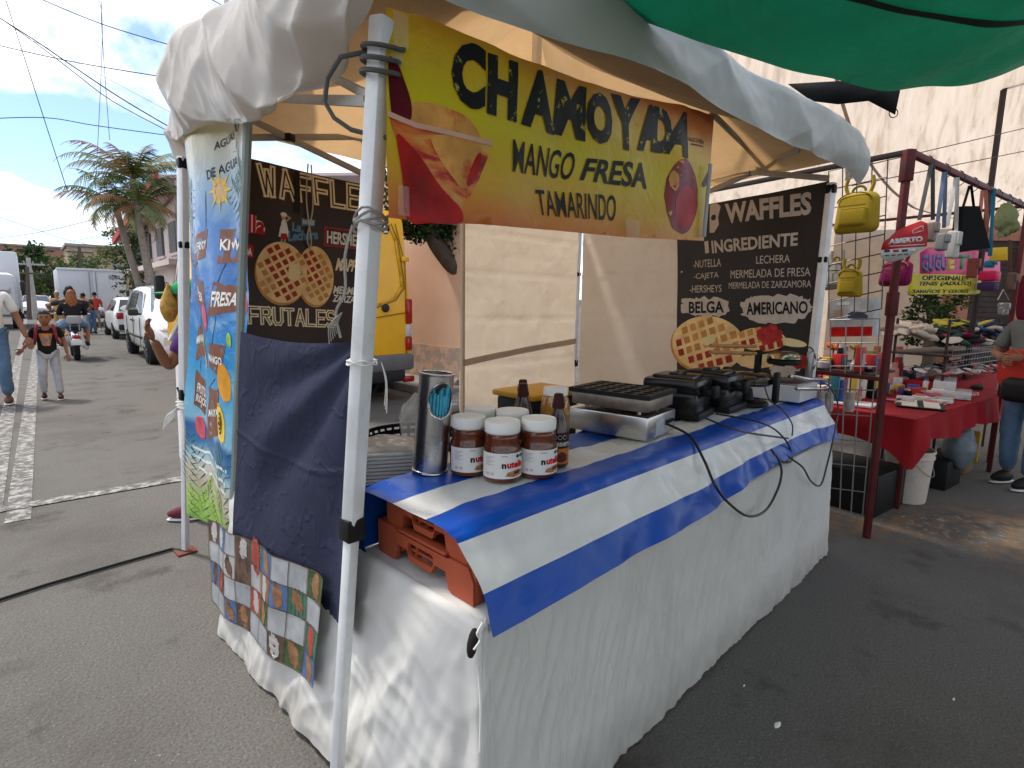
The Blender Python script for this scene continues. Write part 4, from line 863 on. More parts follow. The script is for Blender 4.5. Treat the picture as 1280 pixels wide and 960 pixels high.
# ============================================================= THINGS ON THE COUNTER
CT = TZ+.218
def face(p): return atan2(-p.y, -p.x)
steel = M('brushed_steel', (.55, .54, .52), rough=.28, metal=1, var=.08, vs=12); steeld = M('dull_steel', (.30, .295, .29), rough=.38, metal=1, var=.15, vs=8)
choc = M('chocolate_glass', (.10, .022, .010), rough=.10, var=.6, vs=16, spec=.4, coat=.25, dirt=(.17, .05, .022), ds=9, dfac=.8, dl=(.5, .6)); lidw = M('white_lid', (.80, .79, .76), rough=.4, var=.03)
labw = M('paper_label', (.74, .73, .70), rough=.5, var=.03); labr = M('label_red', (.62, .012, .015), rough=.45); labk = M('label_black', (.012, .011, .011), rough=.45); labb = M('label_hazel', (.42, .20, .08), rough=.5, var=.5, vs=60); labg = M('label_grey_print', (.40, .40, .39), rough=.5)
def on_cyl(m_, r, z0, pts, tris, mat_, off, mx=.008):
    st = [tuple(pts[i] for i in t) for t in tris]
    while st:
        t = st.pop(); e = [((t[i][0]-t[(i+1) % 3][0])**2, i) for i in range(3)]; q, i = max(e)
        if q > mx**2: a, b, c = t[i], t[(i+1) % 3], t[(i+2) % 3]; md = ((a[0]+b[0])/2, (a[1]+b[1])/2); st += [(a, md, c), (md, b, c)]; continue
        ar = (t[1][0]-t[0][0])*(t[2][1]-t[0][1])-(t[2][0]-t[0][0])*(t[1][1]-t[0][1])
        if ar < 0: t = (t[0], t[2], t[1])
        m_.add([V(((r+off)*cos(a/r), (r+off)*sin(a/r), z0+b)) for a, b in t], [(0, 1, 2)], mat_)
def on_cyl_text(m_, r, txt, a0, a1, z0, z1, mat_, off, **k):
    vs_, tr, _ = text_tris(txt, **k); on_cyl(m_, r, 0, [(lerp(a0, a1, p[0]), lerp(z0, z1, p[1])) for p in vs_], tr, mat_, off)
def on_cyl_poly(m_, r, pts, mat_, off): on_cyl(m_, r, 0, pts, tessellate_polygon([[V((*p, 0)) for p in pts]]), mat_, off)
def spread_jar(label):
    t = thing('chocolate_spread_jar', label, 'jar', (0, 0, 0), 0, 'chocolate spread jars on the counter')
    m_ = MB(); m_.lathe([(.0, .0), (.044, .0), (.050, .006), (.0515, .03), (.0515, .085), (.0495, .105), (.0455, .120), (.047, .134), (.0455, .146), (.042, .150)], n=32); m_.build('glass_body', choc, t, local=True, ang=70)
    m_ = MB(); m_.lathe([(.0445, .148), (.0465, .150), (.0475, .156), (.0475, .178), (.0455, .184), (.043, .1845), (.0425, .182), (.0, .182)], n=40); lid = m_.build('screw_lid', lidw, t, local=True, ang=40)
    m_ = MB(); r = .0520
    m_.grid(lambda u, v: V((r*cos(lerp(-1.35, 1.75, u)), r*sin(lerp(-1.35, 1.75, u)), lerp(.016, .094, v))), 30, 2, 0)
    on_cyl_text(m_, r, 'n', -.006, .006, .048, .063, 1, .0006, bold=.05); on_cyl_text(m_, r, 'utella', .008, .062, .048, .070, 2, .0006, bold=.05)
    on_cyl_poly(m_, r, [(.004, .024), (.03, .020), (.060, .024), (.064, .036), (.045, .043), (.028, .040), (.010, .036)], 3, .0006)
    on_cyl_poly(m_, r, [(.026, .030), (.045, .028), (.055, .034), (.046, .040), (.032, .037)], 5, .0010)
    for k in range(7): on_cyl_poly(m_, r, [(-.052, .082-.0042*k), (-.026-.006*(k % 3), .082-.0042*k), (-.026-.006*(k % 3), .0835-.0042*k), (-.052, .0835-.0042*k)], 4, .0006)
    on_cyl_poly(m_, r, [(-.008, .084), (.010, .084), (.010, .087), (-.008, .087)], 4, .0006)
    for k in range(3):
        on_cyl_poly(m_, r, [(.040+.013*k+.0055*cos(a*pi/4), .083+.0055*sin(a*pi/4)) for a in range(8)], 1, .0006)
    for k in range(2):
        on_cyl_poly(m_, r, [(-.050+.014*k, .026), (-.041+.014*k, .026), (-.041+.014*k, .034), (-.050+.014*k, .034)], 6, .0006)
    m_.build('label', [labw, labk, labr, labb, labg, choc, M('label_pale_pink', (.6, .42, .40), rough=.5)], t, local=True, ang=80)
    return t
spots = [((1.115, 1.305), 'full chocolate spread jar with white lid, front left of the cluster'), ((1.150, 1.188), 'full chocolate spread jar nearest the counter edge at the front of the cluster'), ((1.262, 1.140), 'full chocolate spread jar with white lid at the right front, beside the dark syrup bottle'),
         ((1.235, 1.385), 'chocolate spread jar at the back left, only its white lid rising behind'), ((1.29, 1.285), 'chocolate spread jar in the middle back, its white lid between the others')]
j0 = spread_jar(spots[0][1])
for k, ((x, y), lab) in enumerate(spots):
    rz = face(V((x, y, 0)))+(.20, .1, .28, 0, .3)[k]
    j0.scale = (1.16, 1.16, 1)
    if k == 0: j0.location = (x, y, CT); j0.rotation_euler = (0, 0, rz)
    else: copy_tree(j0, None, (x, y, CT), rz, lab)
# syrup bottles
syr = M('syrup_bottle_brown', (.035, .009, .010), rough=.22, var=.2, spec=.6)
def syrup(label):
    t = thing('syrup_bottle', label, 'bottle', (0, 0, 0), 0, 'chocolate syrup bottles')
    m_ = MB(); m_.lathe([(0, 0), (.034, 0), (.038, .006), (.038, .10), (.036, .125), (.026, .165), (.018, .190), (.018, .2)], n=28); m_.build('bottle_body', syr, t, local=True, ang=60)
    pr = [(.017, .196), (.0215, .198)]
    for k in range(1): pr += [(.0215, .214), (.019, .216), (.0185, .226), (.0165, .228), (.016, .242), (.012, .245)]
    m_ = MB(); m_.lathe(pr+[(0, .246)], n=24)
    m_.build('cap', M('syrup_cap_maroon', (.045, .010, .013), rough=.4), t, local=True)
    m_ = MB(); r = .0386; m_.grid(lambda u, v: V((r*cos(lerp(-1.5, 1.5, u)), r*sin(lerp(-1.5, 1.5, u)), lerp(.014, .118, v))), 24, 4, lambda i, j: 1 if j < 2 else 0)
    for k in range(3): on_cyl_poly(m_, r, [(-.026+.017*k+.0075*cos(a*pi/5), .104+.0075*sin(a*pi/5)) for a in range(10)], 3, .0005); on_cyl_poly(m_, r, [(-.026+.017*k+.0062*cos(a*pi/5), .104+.0062*sin(a*pi/5)) for a in range(10)], 2, .0009)
    on_cyl_text(m_, r, "HERSHEY'S", -.034, .030, .074, .088, 3, .0005, bold=.04)
    on_cyl_poly(m_, r, [(-.018, .024), (.0, .018), (.018, .026), (.020, .044), (.0, .056), (-.018, .046)], 4, .0005)
    m_.build('label', [M('syrup_label_dark', (.03, .012, .010), rough=.4), M('syrup_label_orange', (.50, .16, .03), rough=.4, var=.3, vs=40), labk, M('label_pale', (.6, .58, .52), rough=.5), M('syrup_label_brown', (.10, .03, .02), rough=.4)], t, local=True, ang=80); return t
s0 = syrup('dark brown syrup bottle with orange label standing right of the jars'); p = V((1.385, 1.165, 0)); s0.location = (p.x, p.y, CT); s0.rotation_euler = (0, 0, face(p)+.45)
p = V((1.46, 1.40, 0)); copy_tree(s0, None, (p.x, p.y, CT), face(p)-.3, 'dark brown syrup bottle behind the jars, left of the honey jar')
p = V((1.53, 1.47, 0)); copy_tree(s0, None, (p.x, p.y, CT), face(p)-.3, 'hindmost dark brown syrup bottle, hidden but for its cap behind another')
amb = M('amber_jar', (.42, .19, .03), rough=.08, var=.3, vs=10, spec=.6, coat=.5)
p = V((1.58, 1.345, 0)); t = thing('honey_jar', 'amber jar with white lid and dark label behind the syrup bottles', 'jar', (p.x, p.y, CT), face(p))
m_ = MB(); m_.lathe([(0, 0), (.048, 0), (.055, .008), (.056, .03), (.056, .15), (.050, .185), (.043, .195), (.043, .2)], n=28); m_.build('glass_body', amb, t, local=True, ang=60)
m_ = MB(); m_.lathe([(.045, .196), (.047, .198), (.047, .222), (.045, .225), (0, .225)], n=28); m_.build('screw_lid', lidw, t, local=True)
m_ = MB(); m_.grid(lambda u, v: V((.0566*cos(lerp(-1.5, 1.5, u)), .0566*sin(lerp(-1.5, 1.5, u)), lerp(.03, .125, v))), 24, 1); m_.build('label', M('honey_label', (.25, .13, .05), rough=.5, var=.4, vs=40), t, local=True)

# straw dispenser, leaning a little
p = V((1.035, 1.405, 0)); t = thing('straw_dispenser', 'tall steel cylinder straw dispenser with round opening full of blue straws', 'straw dispenser', (p.x, p.y, CT), 0)
Rl = Matrix.Rotation(radians(4.2), 4, V((-.7, -.7, 0)).normalized()*-1) if False else Matrix.Rotation(radians(4.5), 4, V((.7071, .7071, 0)))
Rf = Matrix.Rotation(face(p)+.42, 4, 'Z'); r = .054; HD = .318
m_ = MB(); m_.M = Rl @ Rf; na, nzv = 72, 64; vs_ = []; fs = []
hc, ha, hb = .240, .82, .054
for j in range(nzv+1):
    for i in range(na): a = 2*pi*i/na; vs_.append(V((r*cos(a), r*sin(a), HD*j/nzv)))
for j in range(nzv):
    for i in range(na):
        a = (2*pi*(i+.5)/na+pi) % (2*pi)-pi; z = HD*(j+.5)/nzv
        if (a/ha)**2+((z-hc)/hb)**2 < 1: continue
        fs.append((j*na+i, j*na+(i+1) % na, (j+1)*na+(i+1) % na, (j+1)*na+i))
m_.add(vs_, fs); m_.lathe([(r, HD-.006), (r+.003, HD-.003), (r+.003, HD), (r-.004, HD+.001), (r-.006, HD-.004)], n=48, caps=False); m_.lathe([(r, .008), (r+.004, .004), (r+.004, 0), (0, .001)], n=48, caps=False)
m_.build('steel_tube', steel, t, local=True, ang=60, solid=.0015)
m_ = MB(); m_.M = Rl @ Rf; m_.tube([(r*1.002*cos(ha*cos(k*pi/20)), r*1.002*sin(ha*cos(k*pi/20)), hc+hb*sin(k*pi/20)) for k in range(41)], .0018, 6); m_.build('opening_rim', steel, t, local=True)
strw = M('blue_straw', (.06, .36, .50), rough=.3, var=.25, vs=30)
random.seed(2); m_ = MB(); m_.M = Rl @ Rf
for k in range(9):
    for q in range(3):
        y = -.040+.010*k; x = sqrt(max(0, .046**2-y*y))-.010*q-.003
        if x < -.03: continue
        m_.tube([(x, y+random.uniform(-.001, .001), .02), (x, y, .262+random.uniform(-.012, .012))], .0046, 7)
m_.build('straw_bundle', strw, t, local=True)
m_ = MB(); m_.M = Rl @ Rf; m_.tube([(.03, .0, .12), (.045, .022, .285)], .0045, 7); m_.build('straw', strw, t, local=True)

# steel griddle with round moulds
gc = V((1.985, 1.315, 0)); ga = radians(7); t = thing('pancake_griddle', 'steel electric griddle with black plate of round moulds on the striped cloth', 'griddle', (gc.x, gc.y, CT), ga)
m_ = MB(); m_.box((0, 0, .048), (.255, .335, .084), 0, .006); m_.build('steel_base', steel, t, local=True)
m_ = MB()
for x in (-.08, .08):
    for y in (-.11, .11): m_.cyl((x, y, .085), (x, y, .106), .008, n=10)
m_.build('standoff', steeld, t, local=True)
m_ = MB(); m_.box((0, 0, .128), (.235, .315, .046), 0, .004); m_.build('heating_block', M('stained_steel', (.30, .26, .22), rough=.45, metal=1, var=.3, vs=9, dirt=(.10, .08, .06), ds=10, dfac=.7), t, local=True)
irn = M('cast_iron', (.018, .017, .016), rough=.5, var=.3, vs=20, bump=.2, bs=150)
outl = [(-.125, -.168), (.125, -.168), (.125, .168), (-.125, .168)]; hol = []
for i in range(5):
    for j in range(6):
        cx, cy = -.098+.049*i, -.128+.0512*j; hol.append([(cx+.0205*cos(-2*pi*k/14), cy+.0205*sin(-2*pi*k/14)) for k in range(14)])
m_ = MB(); m_.prism([outl]+hol, (0, 0, .153), (1, 0, 0), (0, 1, 0), .014); m_.box((0, 0, .1525), (.246, .332, .004)); m_.build('mould_plate', irn, t, local=True, ang=30)
m_ = MB(); m_.box((.129, .0, .045), (.003, .11, .055), 0, .001); m_.build('data_plate', M('faded_plate', (.42, .46, .50), rough=.5), t, local=True)
m_ = MB(); m_.box((-.02, -.1685, .045), (.07, .003, .055), 0, .001); m_.build('data_plate', MATS['faded_plate'], t, local=True)
m_ = MB()
for x in (.05, .072, .095): m_.cyl((x, -.167, .052), (x, -.176, .052), .006, n=10)
m_.build('control_knob', blackp, t, local=True)
t.scale = (1.10, 1.10, 1.12)
# yellow lidded bin behind it
t = thing('storage_bin', 'dark plastic bin with a yellow lid behind the steel griddle', 'bin', (2.42, 2.20, .55))
m_ = MB(); m_.box((2.42, 2.20, .73), (.40, .30, .36), 0, .02); m_.build('bin_body', blackp, t); m_ = MB(); m_.box((2.42, 2.20, .925), (.44, .34, .035), 0, .012); m_.build('lid', M('yellow_lid', (.55, .30, .03), rough=.45), t)
m_ = MB(); m_.box((0, 0, .27), (.62, .42, .54), 0, .015); m_.build('plastic_crate', M('grey_crate', (.10, .10, .11), rough=.6), origin=None, label='dark crate carrying the yellow lidded bin inside the stall', cat='crate').location = (2.42, 2.2, 0)

# two black flip waffle makers
gloss = M('black_gloss_plastic', (.006, .006, .007), rough=.25, var=.2, spec=.35)
def wmaker(label):
    t = thing('waffle_maker', label, 'waffle maker', (0, 0, 0), 0, 'black waffle makers on the striped cloth')
    m_ = MB(); m_.box((0, 0, .02), (.25, .30, .04), 0, .014); m_.build('base', blackp, t, local=True)
    m_ = MB()
    m_.box((-.02, 0, .075), (.23, .27, .11), 0, .018); m_.build('lower_shell', gloss, t, local=True)
    m_ = MB(); m_.box((-.02, 0, .160), (.235, .275, .068), 0, .022); m_.box((-.02, 0, .197), (.17, .20, .022), 0, .010); m_.box((-.02, 0, .212), (.12, .05, .016), 0, .006); m_.build('lid', gloss, t, local=True)
    m_ = MB(); m_.box((-.02, 0, .1275), (.226, .266, .005), 0, .002); m_.build('seam_band', blackp, t, local=True)
    m_ = MB(); m_.box((-.02, -.15, .125), (.05, .07, .03), 0, .010); m_.box((-.02, -.185, .135), (.07, .025, .06), 0, .010); m_.build('handle', blackp, t, local=True)
    m_ = MB(); m_.tube([(.09, -.10, .04), (.09, -.10, .19)], .008, 8); m_.tube([(.09, .10, .04), (.09, .10, .19)], .008, 8); m_.build('hinge_post', steeld, t, local=True); return t
w0 = wmaker('black plastic waffle maker next to the steel griddle'); w0.location = (2.50, 1.33, CT); w0.rotation_euler = (0, 0, .15)
copy_tree(w0, None, (2.80, 1.30, CT), .05, 'black plastic waffle maker, second one further from the steel griddle')
# round flip iron with chrome lid right of them
t = thing('round_waffle_iron', 'round waffle iron with glossy dark disc lid and upright black handle', 'waffle maker', (3.06, 1.22, CT))
m_ = MB(); m_.lathe([(0, 0), (.11, 0), (.12, .008), (.11, .02), (.04, .03), (.03, .09)], (3.06, 1.22, CT), 28); m_.box((3.06, 1.34, CT+.10), (.06, .03, .2), 0, .01); m_.build('stand', blackp, t)
m_ = MB(); m_.lathe([(0, .0), (.12, .0), (.135, .012), (.135, .022)], (3.06, 1.22, CT+.115), 36); m_.lathe([(.135, .026), (.135, .040), (.11, .058), (0, .068)], (3.06, 1.22, CT+.115), 36); m_.build('disc_lid', M('dark_chrome', (.20, .18, .15), rough=.15, metal=1), t)
m_ = MB(); m_.box((3.06, 1.065, CT+.11), (.045, .03, .17), 0, .010); m_.box((3.06, 1.085, CT+.15), (.035, .05, .03), 0, .008); m_.build('handle', blackp, t)

# white box base with the turning iron above
t = thing('rotary_waffle_iron', 'rotary waffle iron with two wooden handles above a white metal base', 'waffle maker', (3.46, 1.20, CT))
wb = M('white_base_metal', (.62, .63, .64), rough=.4, var=.05)
m_ = MB(); m_.box((3.46, 1.20, CT+.050), (.30, .36, .092), 0, .006); m_.build('base_box', wb, t)
m_ = MB(); m_.box((3.46, 1.20, CT+.101), (.28, .32, .010), 0, .003); m_.build('drip_tray', steeld, t)
for p in ((3.40, 1.30), (3.56, 1.06)): m_ = MB(); m_.box((p[0], p[1], CT+.19), (.05, .03, .18), 0, .006); m_.build('yoke_post', steeld if p[0] > 3.5 else blackp, t)
m_ = MB(); m_.lathe([(0, 0), (.085, 0), (.095, .008), (.095, .028), (.08, .034)], (3.48, 1.18, CT+.20), 32); m_.build('lower_pan', blackp, t)
m_ = MB(); m_.lathe([(.095, .0), (.092, .014), (.075, .034), (.05, .040), (0, .042)], (3.48, 1.18, CT+.236), 32); m_.build('domed_lid', M('brass_steel', (.42, .36, .24), rough=.25, metal=1, var=.3), t)
wdh = M('wooden_handle', (.40, .20, .08), rough=.5, var=.2, vs=18)
for k in (0, 1):
    m_ = MB(); a_ = PY(945, 433+9*k, 1.30); b_ = PY(888, 432+8*k, 1.36); m_.tube([a_, a_.lerp(b_, .5), b_], [.009, .011, .010], 10); m_.build('wooden_handle', wdh, t)
m_ = MB(); m_.tube(cat_curve([PY(1003, 440, 1.08), PY(1012, 434, 1.06), PY(1018, 442, 1.06), PY(1019, 455, 1.06), PY(1012, 470, 1.06)], 6), .004, 6); m_.build('cable_loop', blackp, t)
m_ = MB(); m_.tube(cat_curve([PY(990, 470, 1.04), PY(1010, 474, 1.0), PY(1028, 475, .99), PY(1037, 480, .985), PY(1030, 486, .985), PY(1012, 486, 1.0), PY(995, 486, 1.03)], 6), .010, 8); m_.build('chrome_handle', steel, t)

# power cables hanging over the cloth
cabm = M('black_cable', (.010, .010, .010), rough=.4, spec=.5)
def cable(pts, r, lab, name='power_cable', m=cabm, k=8, grp='power cables over the counter'):
    pts = [EYE+(p-EYE)*.972 for p in pts] if name == 'power_cable' else pts
    m_ = MB(); m_.tube(cat_curve(pts, k), r, 6); return m_.build(name, m, label=lab, cat='cable', group=grp)
cable([V((2.055, 1.145, CT+.05)), PY(862, 545, 1.06), PY(880, 575, .965), PY(893, 605, .885), PY(910, 628, .87), PY(935, 645, .86), PY(957, 638, .86), PY(972, 612, .86), PY(977, 590, .865), PY(973, 574, .90), PY(964, 562, .92)], .0055, 'thick black cable looping from the steel griddle down over the striped cloth')
cable([PY(895, 517, 1.12), PY(922, 522, 1.05), PY(950, 528, .97), PY(970, 538, .935), PY(985, 555, .93), PY(990, 574, .92), PY(980, 578, .90), PY(966, 566, .91)], .0045, 'thin black cable from the waffle makers with small loop at the cloth edge')
cable([PY(955, 480, 1.10), PY(962, 500, 1.06), PY(978, 512, .985), PY(990, 530, .945), PY(990, 545, .935)], .0035, 'short thin black cable hanging off the white base box')
cable([PY(1035, 480, 1.0), PY(1046, 500, .95), PY(1047, 520, .92), PY(1040, 555, .88), PY(1034, 580, .872), PY(1026, 606, .868), PY(1014, 602, .868), PY(1004, 585, .87), PY(990, 574, .90), PY(978, 566, .93)], .0048, 'black cable hanging in a low V at the right end of the counter')
cable([PY(880, 522, 1.10), PY(905, 532, 1.02), PY(930, 540, .965), PY(962, 545, .935), PY(985, 548, .93)], .0042, 'thin black cable lying along the blue edge of the striped cloth')

# stock behind the counter, on the side table
clr = M('clear_plastic_tray', (.90, .89, .86), rough=.25, var=.08, vs=9, spec=.5, trans=.08)
t = thing('container_stack', 'tall stack of clear plastic food containers behind the front tent leg', 'food containers', (1.07, 1.72, TZ+.006), face(V((1.07, 1.72, 0))))
for k in range(17):
    m_ = MB(); z = .0132*k+.0; m_.box((0, random.uniform(-.002, .002), z+.006), (.205, .205, .0095), 0, .003); m_.box((0, 0, z+.0005), (.18, .18, .008), 0, .003); m_.build('tray', clr, t, local=True)
m_ = MB(); m_.grid(lambda u, v: V((.21*(u-.5)*(1-.12*sin(pi*v)), .21*(v-.5), .228+.028*(sin(pi*u)*sin(pi*v))**.6+.012*nz(u*6, v*6))), 16, 16); m_.build('film_wrap', M('clear_film', (.70, .68, .64), rough=.12, spec=.7, bump=.4, bs=30, trans=.4), t, local=True, ang=80)
bsk = M('navy_basket_plastic', (.010, .012, .035), rough=.35)
t = thing('plastic_basket', 'dark blue perforated round plastic basket behind the straw dispenser', 'basket', (1.62, 2.35, .45))
m_ = MB()
for j in range(7):
    z = .46+.042*j; m_.lathe([(.17+.012*j, z), (.17+.012*j+.004, z+.014), (.17+.012*j, z+.028)], (1.62, 2.35, 0), 36, caps=False)
for k in range(36): a = 2*pi*k/36; m_.tube([(1.62+.17*cos(a), 2.35+.17*sin(a), .45), (1.62+.255*cos(a), 2.35+.255*sin(a), .75)], .008, 5)
m_.lathe([(0, .455), (.17, .455)], (1.62, 2.35, 0), 36, caps=False); m_.build('wall', bsk, t); m_ = MB(); m_.lathe([(.25, .75), (.27, .752), (.272, .765), (.25, .77), (.248, .76)], (1.62, 2.35, 0), 40, caps=False); m_.build('rim', bsk, t)
t2 = thing('plastic_stool', 'white plastic stool under the dark blue basket inside the stall', 'stool', (1.62, 2.35, 0))
wst = M('white_plastic', (.55, .55, .54), rough=.4)
m_ = MB(); m_.box((1.62, 2.35, .43), (.32, .32, .03), 0, .012); m_.build('seat', wst, t2)
for x in (-1, 1):
    for y in (-1, 1): m_ = MB(); m_.tube([(1.62+x*.12, 2.35+y*.12, .42), (1.62+x*.17, 2.35+y*.17, 0)], .02, 8); m_.build('leg', wst, t2)
m_ = MB(); c_ = V((1.42, 2.03, .90)); m_.ell(c_, (.07, .07, .13), 22, fn=lambda q: q*(1+.28*nz(q.x*14, q.y*14, q.z*10)+.10*nz(q.x*40, q.y*40, q.z*30)))
m_.build('plastic_bag', M('clear_bag', (.62, .62, .62), rough=.10, spec=.7, alpha=.4, bump=.6, bs=25), label='crumpled clear plastic bag between the basket and the straw dispenser', cat='bag')
t = thing('folding_table', 'small side table inside the stall carrying the clear plastic bag', 'table', (1.52, 2.05, 0))
m_ = MB(); m_.box((1.48, 1.98, .715), (.30, .26, .03), 0, .006); m_.build('tabletop', tabm, t)
for x in (1.37, 1.59):
    for y in (1.89, 2.07): m_ = MB(); m_.tube([(x, y, 0), (x, y, .705)], .012, 8); m_.build('leg', grey_bar, t)

# ties on the front leg
gcab = M('grey_cable', (.10, .095, .09), rough=.5)
def legp(z): return FLb.lerp(FLt, z/FLt.z)
m_ = MB(); pts = []
for k in range(48):
    a = k/48*3*2*pi; z = 1.93+.075*k/48; c_ = legp(z); pts.append(c_+V((.040*cos(a), .040*sin(a), .012*sin(a))))
pts += [legp(2.0)+V((-.06, .07, -.02)), legp(1.93)+V((-.08, .10, -.04)), legp(1.89)+V((-.04, .05, -.06)), legp(1.88)+V((.03, -.03, -.07))]
m_.tube(cat_curve(pts, 2), .0055, 6); m_.build('tie_cable', gcab, label='grey cable wound three times round the top of the front tent leg', cat='cable')
rope = M('weathered_rope', (.34, .32, .29), rough=.95, bump=.4, bs=200)
m_ = MB(); pts = []
for k in range(70):
    a = k/70*5*2*pi; c_ = legp(1.615+.035*k/70+.008*sin(k)); pts.append(c_+V((.038*cos(a), .038*sin(a), .003*sin(a*2))))
m_.tube(pts, .0032, 5)
m_.tube(cat_curve([legp(1.62)+V((-.04, .01, 0)), legp(1.55)+V((-.05, .02, 0)), legp(1.47)+V((-.045, .02, 0)), legp(1.42)+V((-.06, .03, 0)), legp(1.36)+V((-.05, .02, 0))], 5), .0035, 5)
for k in range(6): m_.tube(cat_curve([legp(1.42)+V((-.05, .02, 0)), legp(1.39)+V((-.055-.004*k, .03, 0)), legp(1.375-.006*k)+V((-.05-.003*k, .03+.003*k, 0))], 4), .0014, 4)
m_.build('tie_rope', rope, label='frayed grey rope wound round the front tent leg at banner foot height', cat='rope')
m_ = MB(); pts = [legp(1.30+.006*sin(k))+V((.036*cos(k*2*pi/16), .036*sin(k*2*pi/16), 0)) for k in range(34)]; m_.tube(pts, .0025, 5)
for k in range(3): m_.tube(cat_curve([legp(1.30)+V((.035, -.03, 0)), legp(1.25)+V((.045+.002*k, -.04, 0)), legp(1.19-.010*k)+V((.046+.003*k, -.04-.002*k, 0))], 4), .0011, 4)
m_.build('tie_string', M('white_string', (.75, .74, .70), rough=.9), label='white string with loose ends tied round the front tent leg above the navy cloth', cat='string')
m_ = MB(); m_.tube([G(-40, 762, .012), G(60, 730, .012), G(150, 704, .012), G(215, 686, .012), V((.80, 3.42, .014))], .009, 6); m_.build('ground_cable', cabm, label='black cable lying on the asphalt from the left edge to the back tent leg', cat='cable')
m_ = MB(); pts = []
bp_ = BLb.lerp(BLt, .40)
for k in range(40): a = k*.55; pts.append(BLb.lerp(BLt, .395+.0008*k)+V((.04*cos(a), .04*sin(a), 0)))
m_.tube(pts, .004, 5)
for k in range(10): m_.tube(cat_curve([bp_+V((-.03, -.03, 0)), bp_+V((-.05-.004*k, -.04+.004*k, .01-.004*k)), bp_+V((-.06-.005*k, -.03+.006*k, -.04-.008*k))], 4), .002, 4)
m_.build('tie_rope', M('white_string', (.75, .74, .70)), label='tangle of pale rope tied round the back tent leg beside the vendor', cat='rope')

# ============================================================= TARPS OVER THE AISLE
grn = M('green_tarp', (.008, .115, .075), rough=.5, var=.2, vs=2.5, trans=.26, tcol=(.55, 1.15, .85), wr=.5, ws=(3, 9, 3), bump=.15, bs=40)
seam = M('dark_tarp_seam', (.006, .03, .022), rough=.6)
gA, gB = PF(735, -12, 1.75), PF(1310, 66, 2.45)                     # the far edge of the green tarp
gC, gD = FL(-2.6, 3.2, 2.75), FL(-2.6, -.15, 2.8)
def gt(u, v):
    p = gA.lerp(gB, u).lerp(gD.lerp(gC, u), v); s_ = -.20*sin(pi*u)**.8*(1-v)**1.2-.10*sin(pi*u)*sin(pi*v)
    e = V((0, 0, 0)); q = p+V((0, 0, s_+.014*nz(u*9, v*6)+.010*sin(u*4+v*34+nz(u*3, v*3)*3)*(1-v)+.022*abs(nz(u*3+v*4, v*22, 4))))
    return q
m_ = MB(); m_.grid(gt, 70, 80); t = thing('shade_tarp', 'green tarpaulin sagging overhead at the top right', 'tarpaulin', (1.5, -.6, 2.3)); m_.build('sheet', grn, t, ang=80)
m_ = MB(); m_.grid(lambda u, v: gt(lerp(.05, 1, u), .07+.006*v+.02*sin(u*3))+V((0, 0, -.004)), 60, 1); m_.build('seam_strip', seam, t, ang=80)
bk = M('black_tarp', (.008, .008, .009), rough=.7, var=.3, bump=.3, bs=12)
bp = [(985, 105), (1060, 108), (1128, 96), (1119, 141), (1085, 134), (1048, 126), (1015, 122)]
f_ = tessellate_polygon([[V((*p, 0)) for p in bp]]); m_ = MB(); m_.add([PF(*p, 2.95)+V((0, 0, .03*sin(k*2))) for k, p in enumerate(bp)], [tuple(t_) for t_ in f_])
t = thing('shade_tarp', 'black tarpaulin corner with a ring hanging below the green tarpaulin', 'tarpaulin', PF(1060, 120, 2.95)); m_.build('sheet', bk, t, solid=.004)
c_ = PF(1117, 140, 2.95); m_ = MB(); m_.tube([c_+RGT*.022*cos(a*pi/8)+V((0, 0, .022*sin(a*pi/8)-.005)) for a in range(17)], .0025, 5); m_.build('ring', blackp, t)
def ctb(n, l, uv):
    mp = n('ShaderNodeMapping'); mp.inputs['Scale'].default_value = (60, 9, 1); mp.inputs['Rotation'].default_value = (0, 0, .6); l(uv, mp.inputs[0])
    a = nnoise(n, l, mp.outputs[0], 1, 6, .5, .65); c = nramp(n, l, a, [(.34, (.36, .27, .20)), (.48, (.52, .43, .345)), (.66, (.60, .50, .41))])
    b = nnoise(n, l, uv, 5, 5); return nmix(n, l, nmath(n, l, 'MULTIPLY', b, .4), c, (.54, .45, .37))
crt = uvmat('cream_shade_print', ctb, rough=.8, bump=.3, trans=.74)
cA, cB, cC, cD = PF(868, 58, 4.3), PF(1500, 20, 4.3), FL(12.5, 14, 3.4), FL(12.5, 3.3, 2.9)
t = thing('shade_tarp', 'big cream tarpaulin stretched over the goods stall at the right', 'tarpaulin', (7, 1, 3))
def ctf(u, v):
    p = cA.lerp(cB, u).lerp(cD.lerp(cC, u), v); return p+V((0, 0, -.25*sin(pi*u)*sin(pi*v)+.03*nz(u*8, v*8)+.03*abs(sin((u+v)*6))))
m_ = MB(); m_.grid(ctf, 50, 50); m_.build('sheet', crt, t, uv=True, ang=80)
m_ = MB(); m_.grid(lambda u, v: ctf(lerp(.28, .62, u), lerp(.02, .85, u)+.02*v)+V((0, 0, -.006)), 40, 1); m_.build('seam_strip', M('cream_seam', (.40, .33, .27), rough=.8, trans=.3), t)
m_ = MB(); m_.tube([PF(905, 116, 3.2), PF(952, 98, 3.9)], .006, 5); m_.build('red_cord', M('red_cord', (.45, .02, .03), rough=.7), label='short red cord tying the cream tarpaulin above the tent edge', cat='cord')
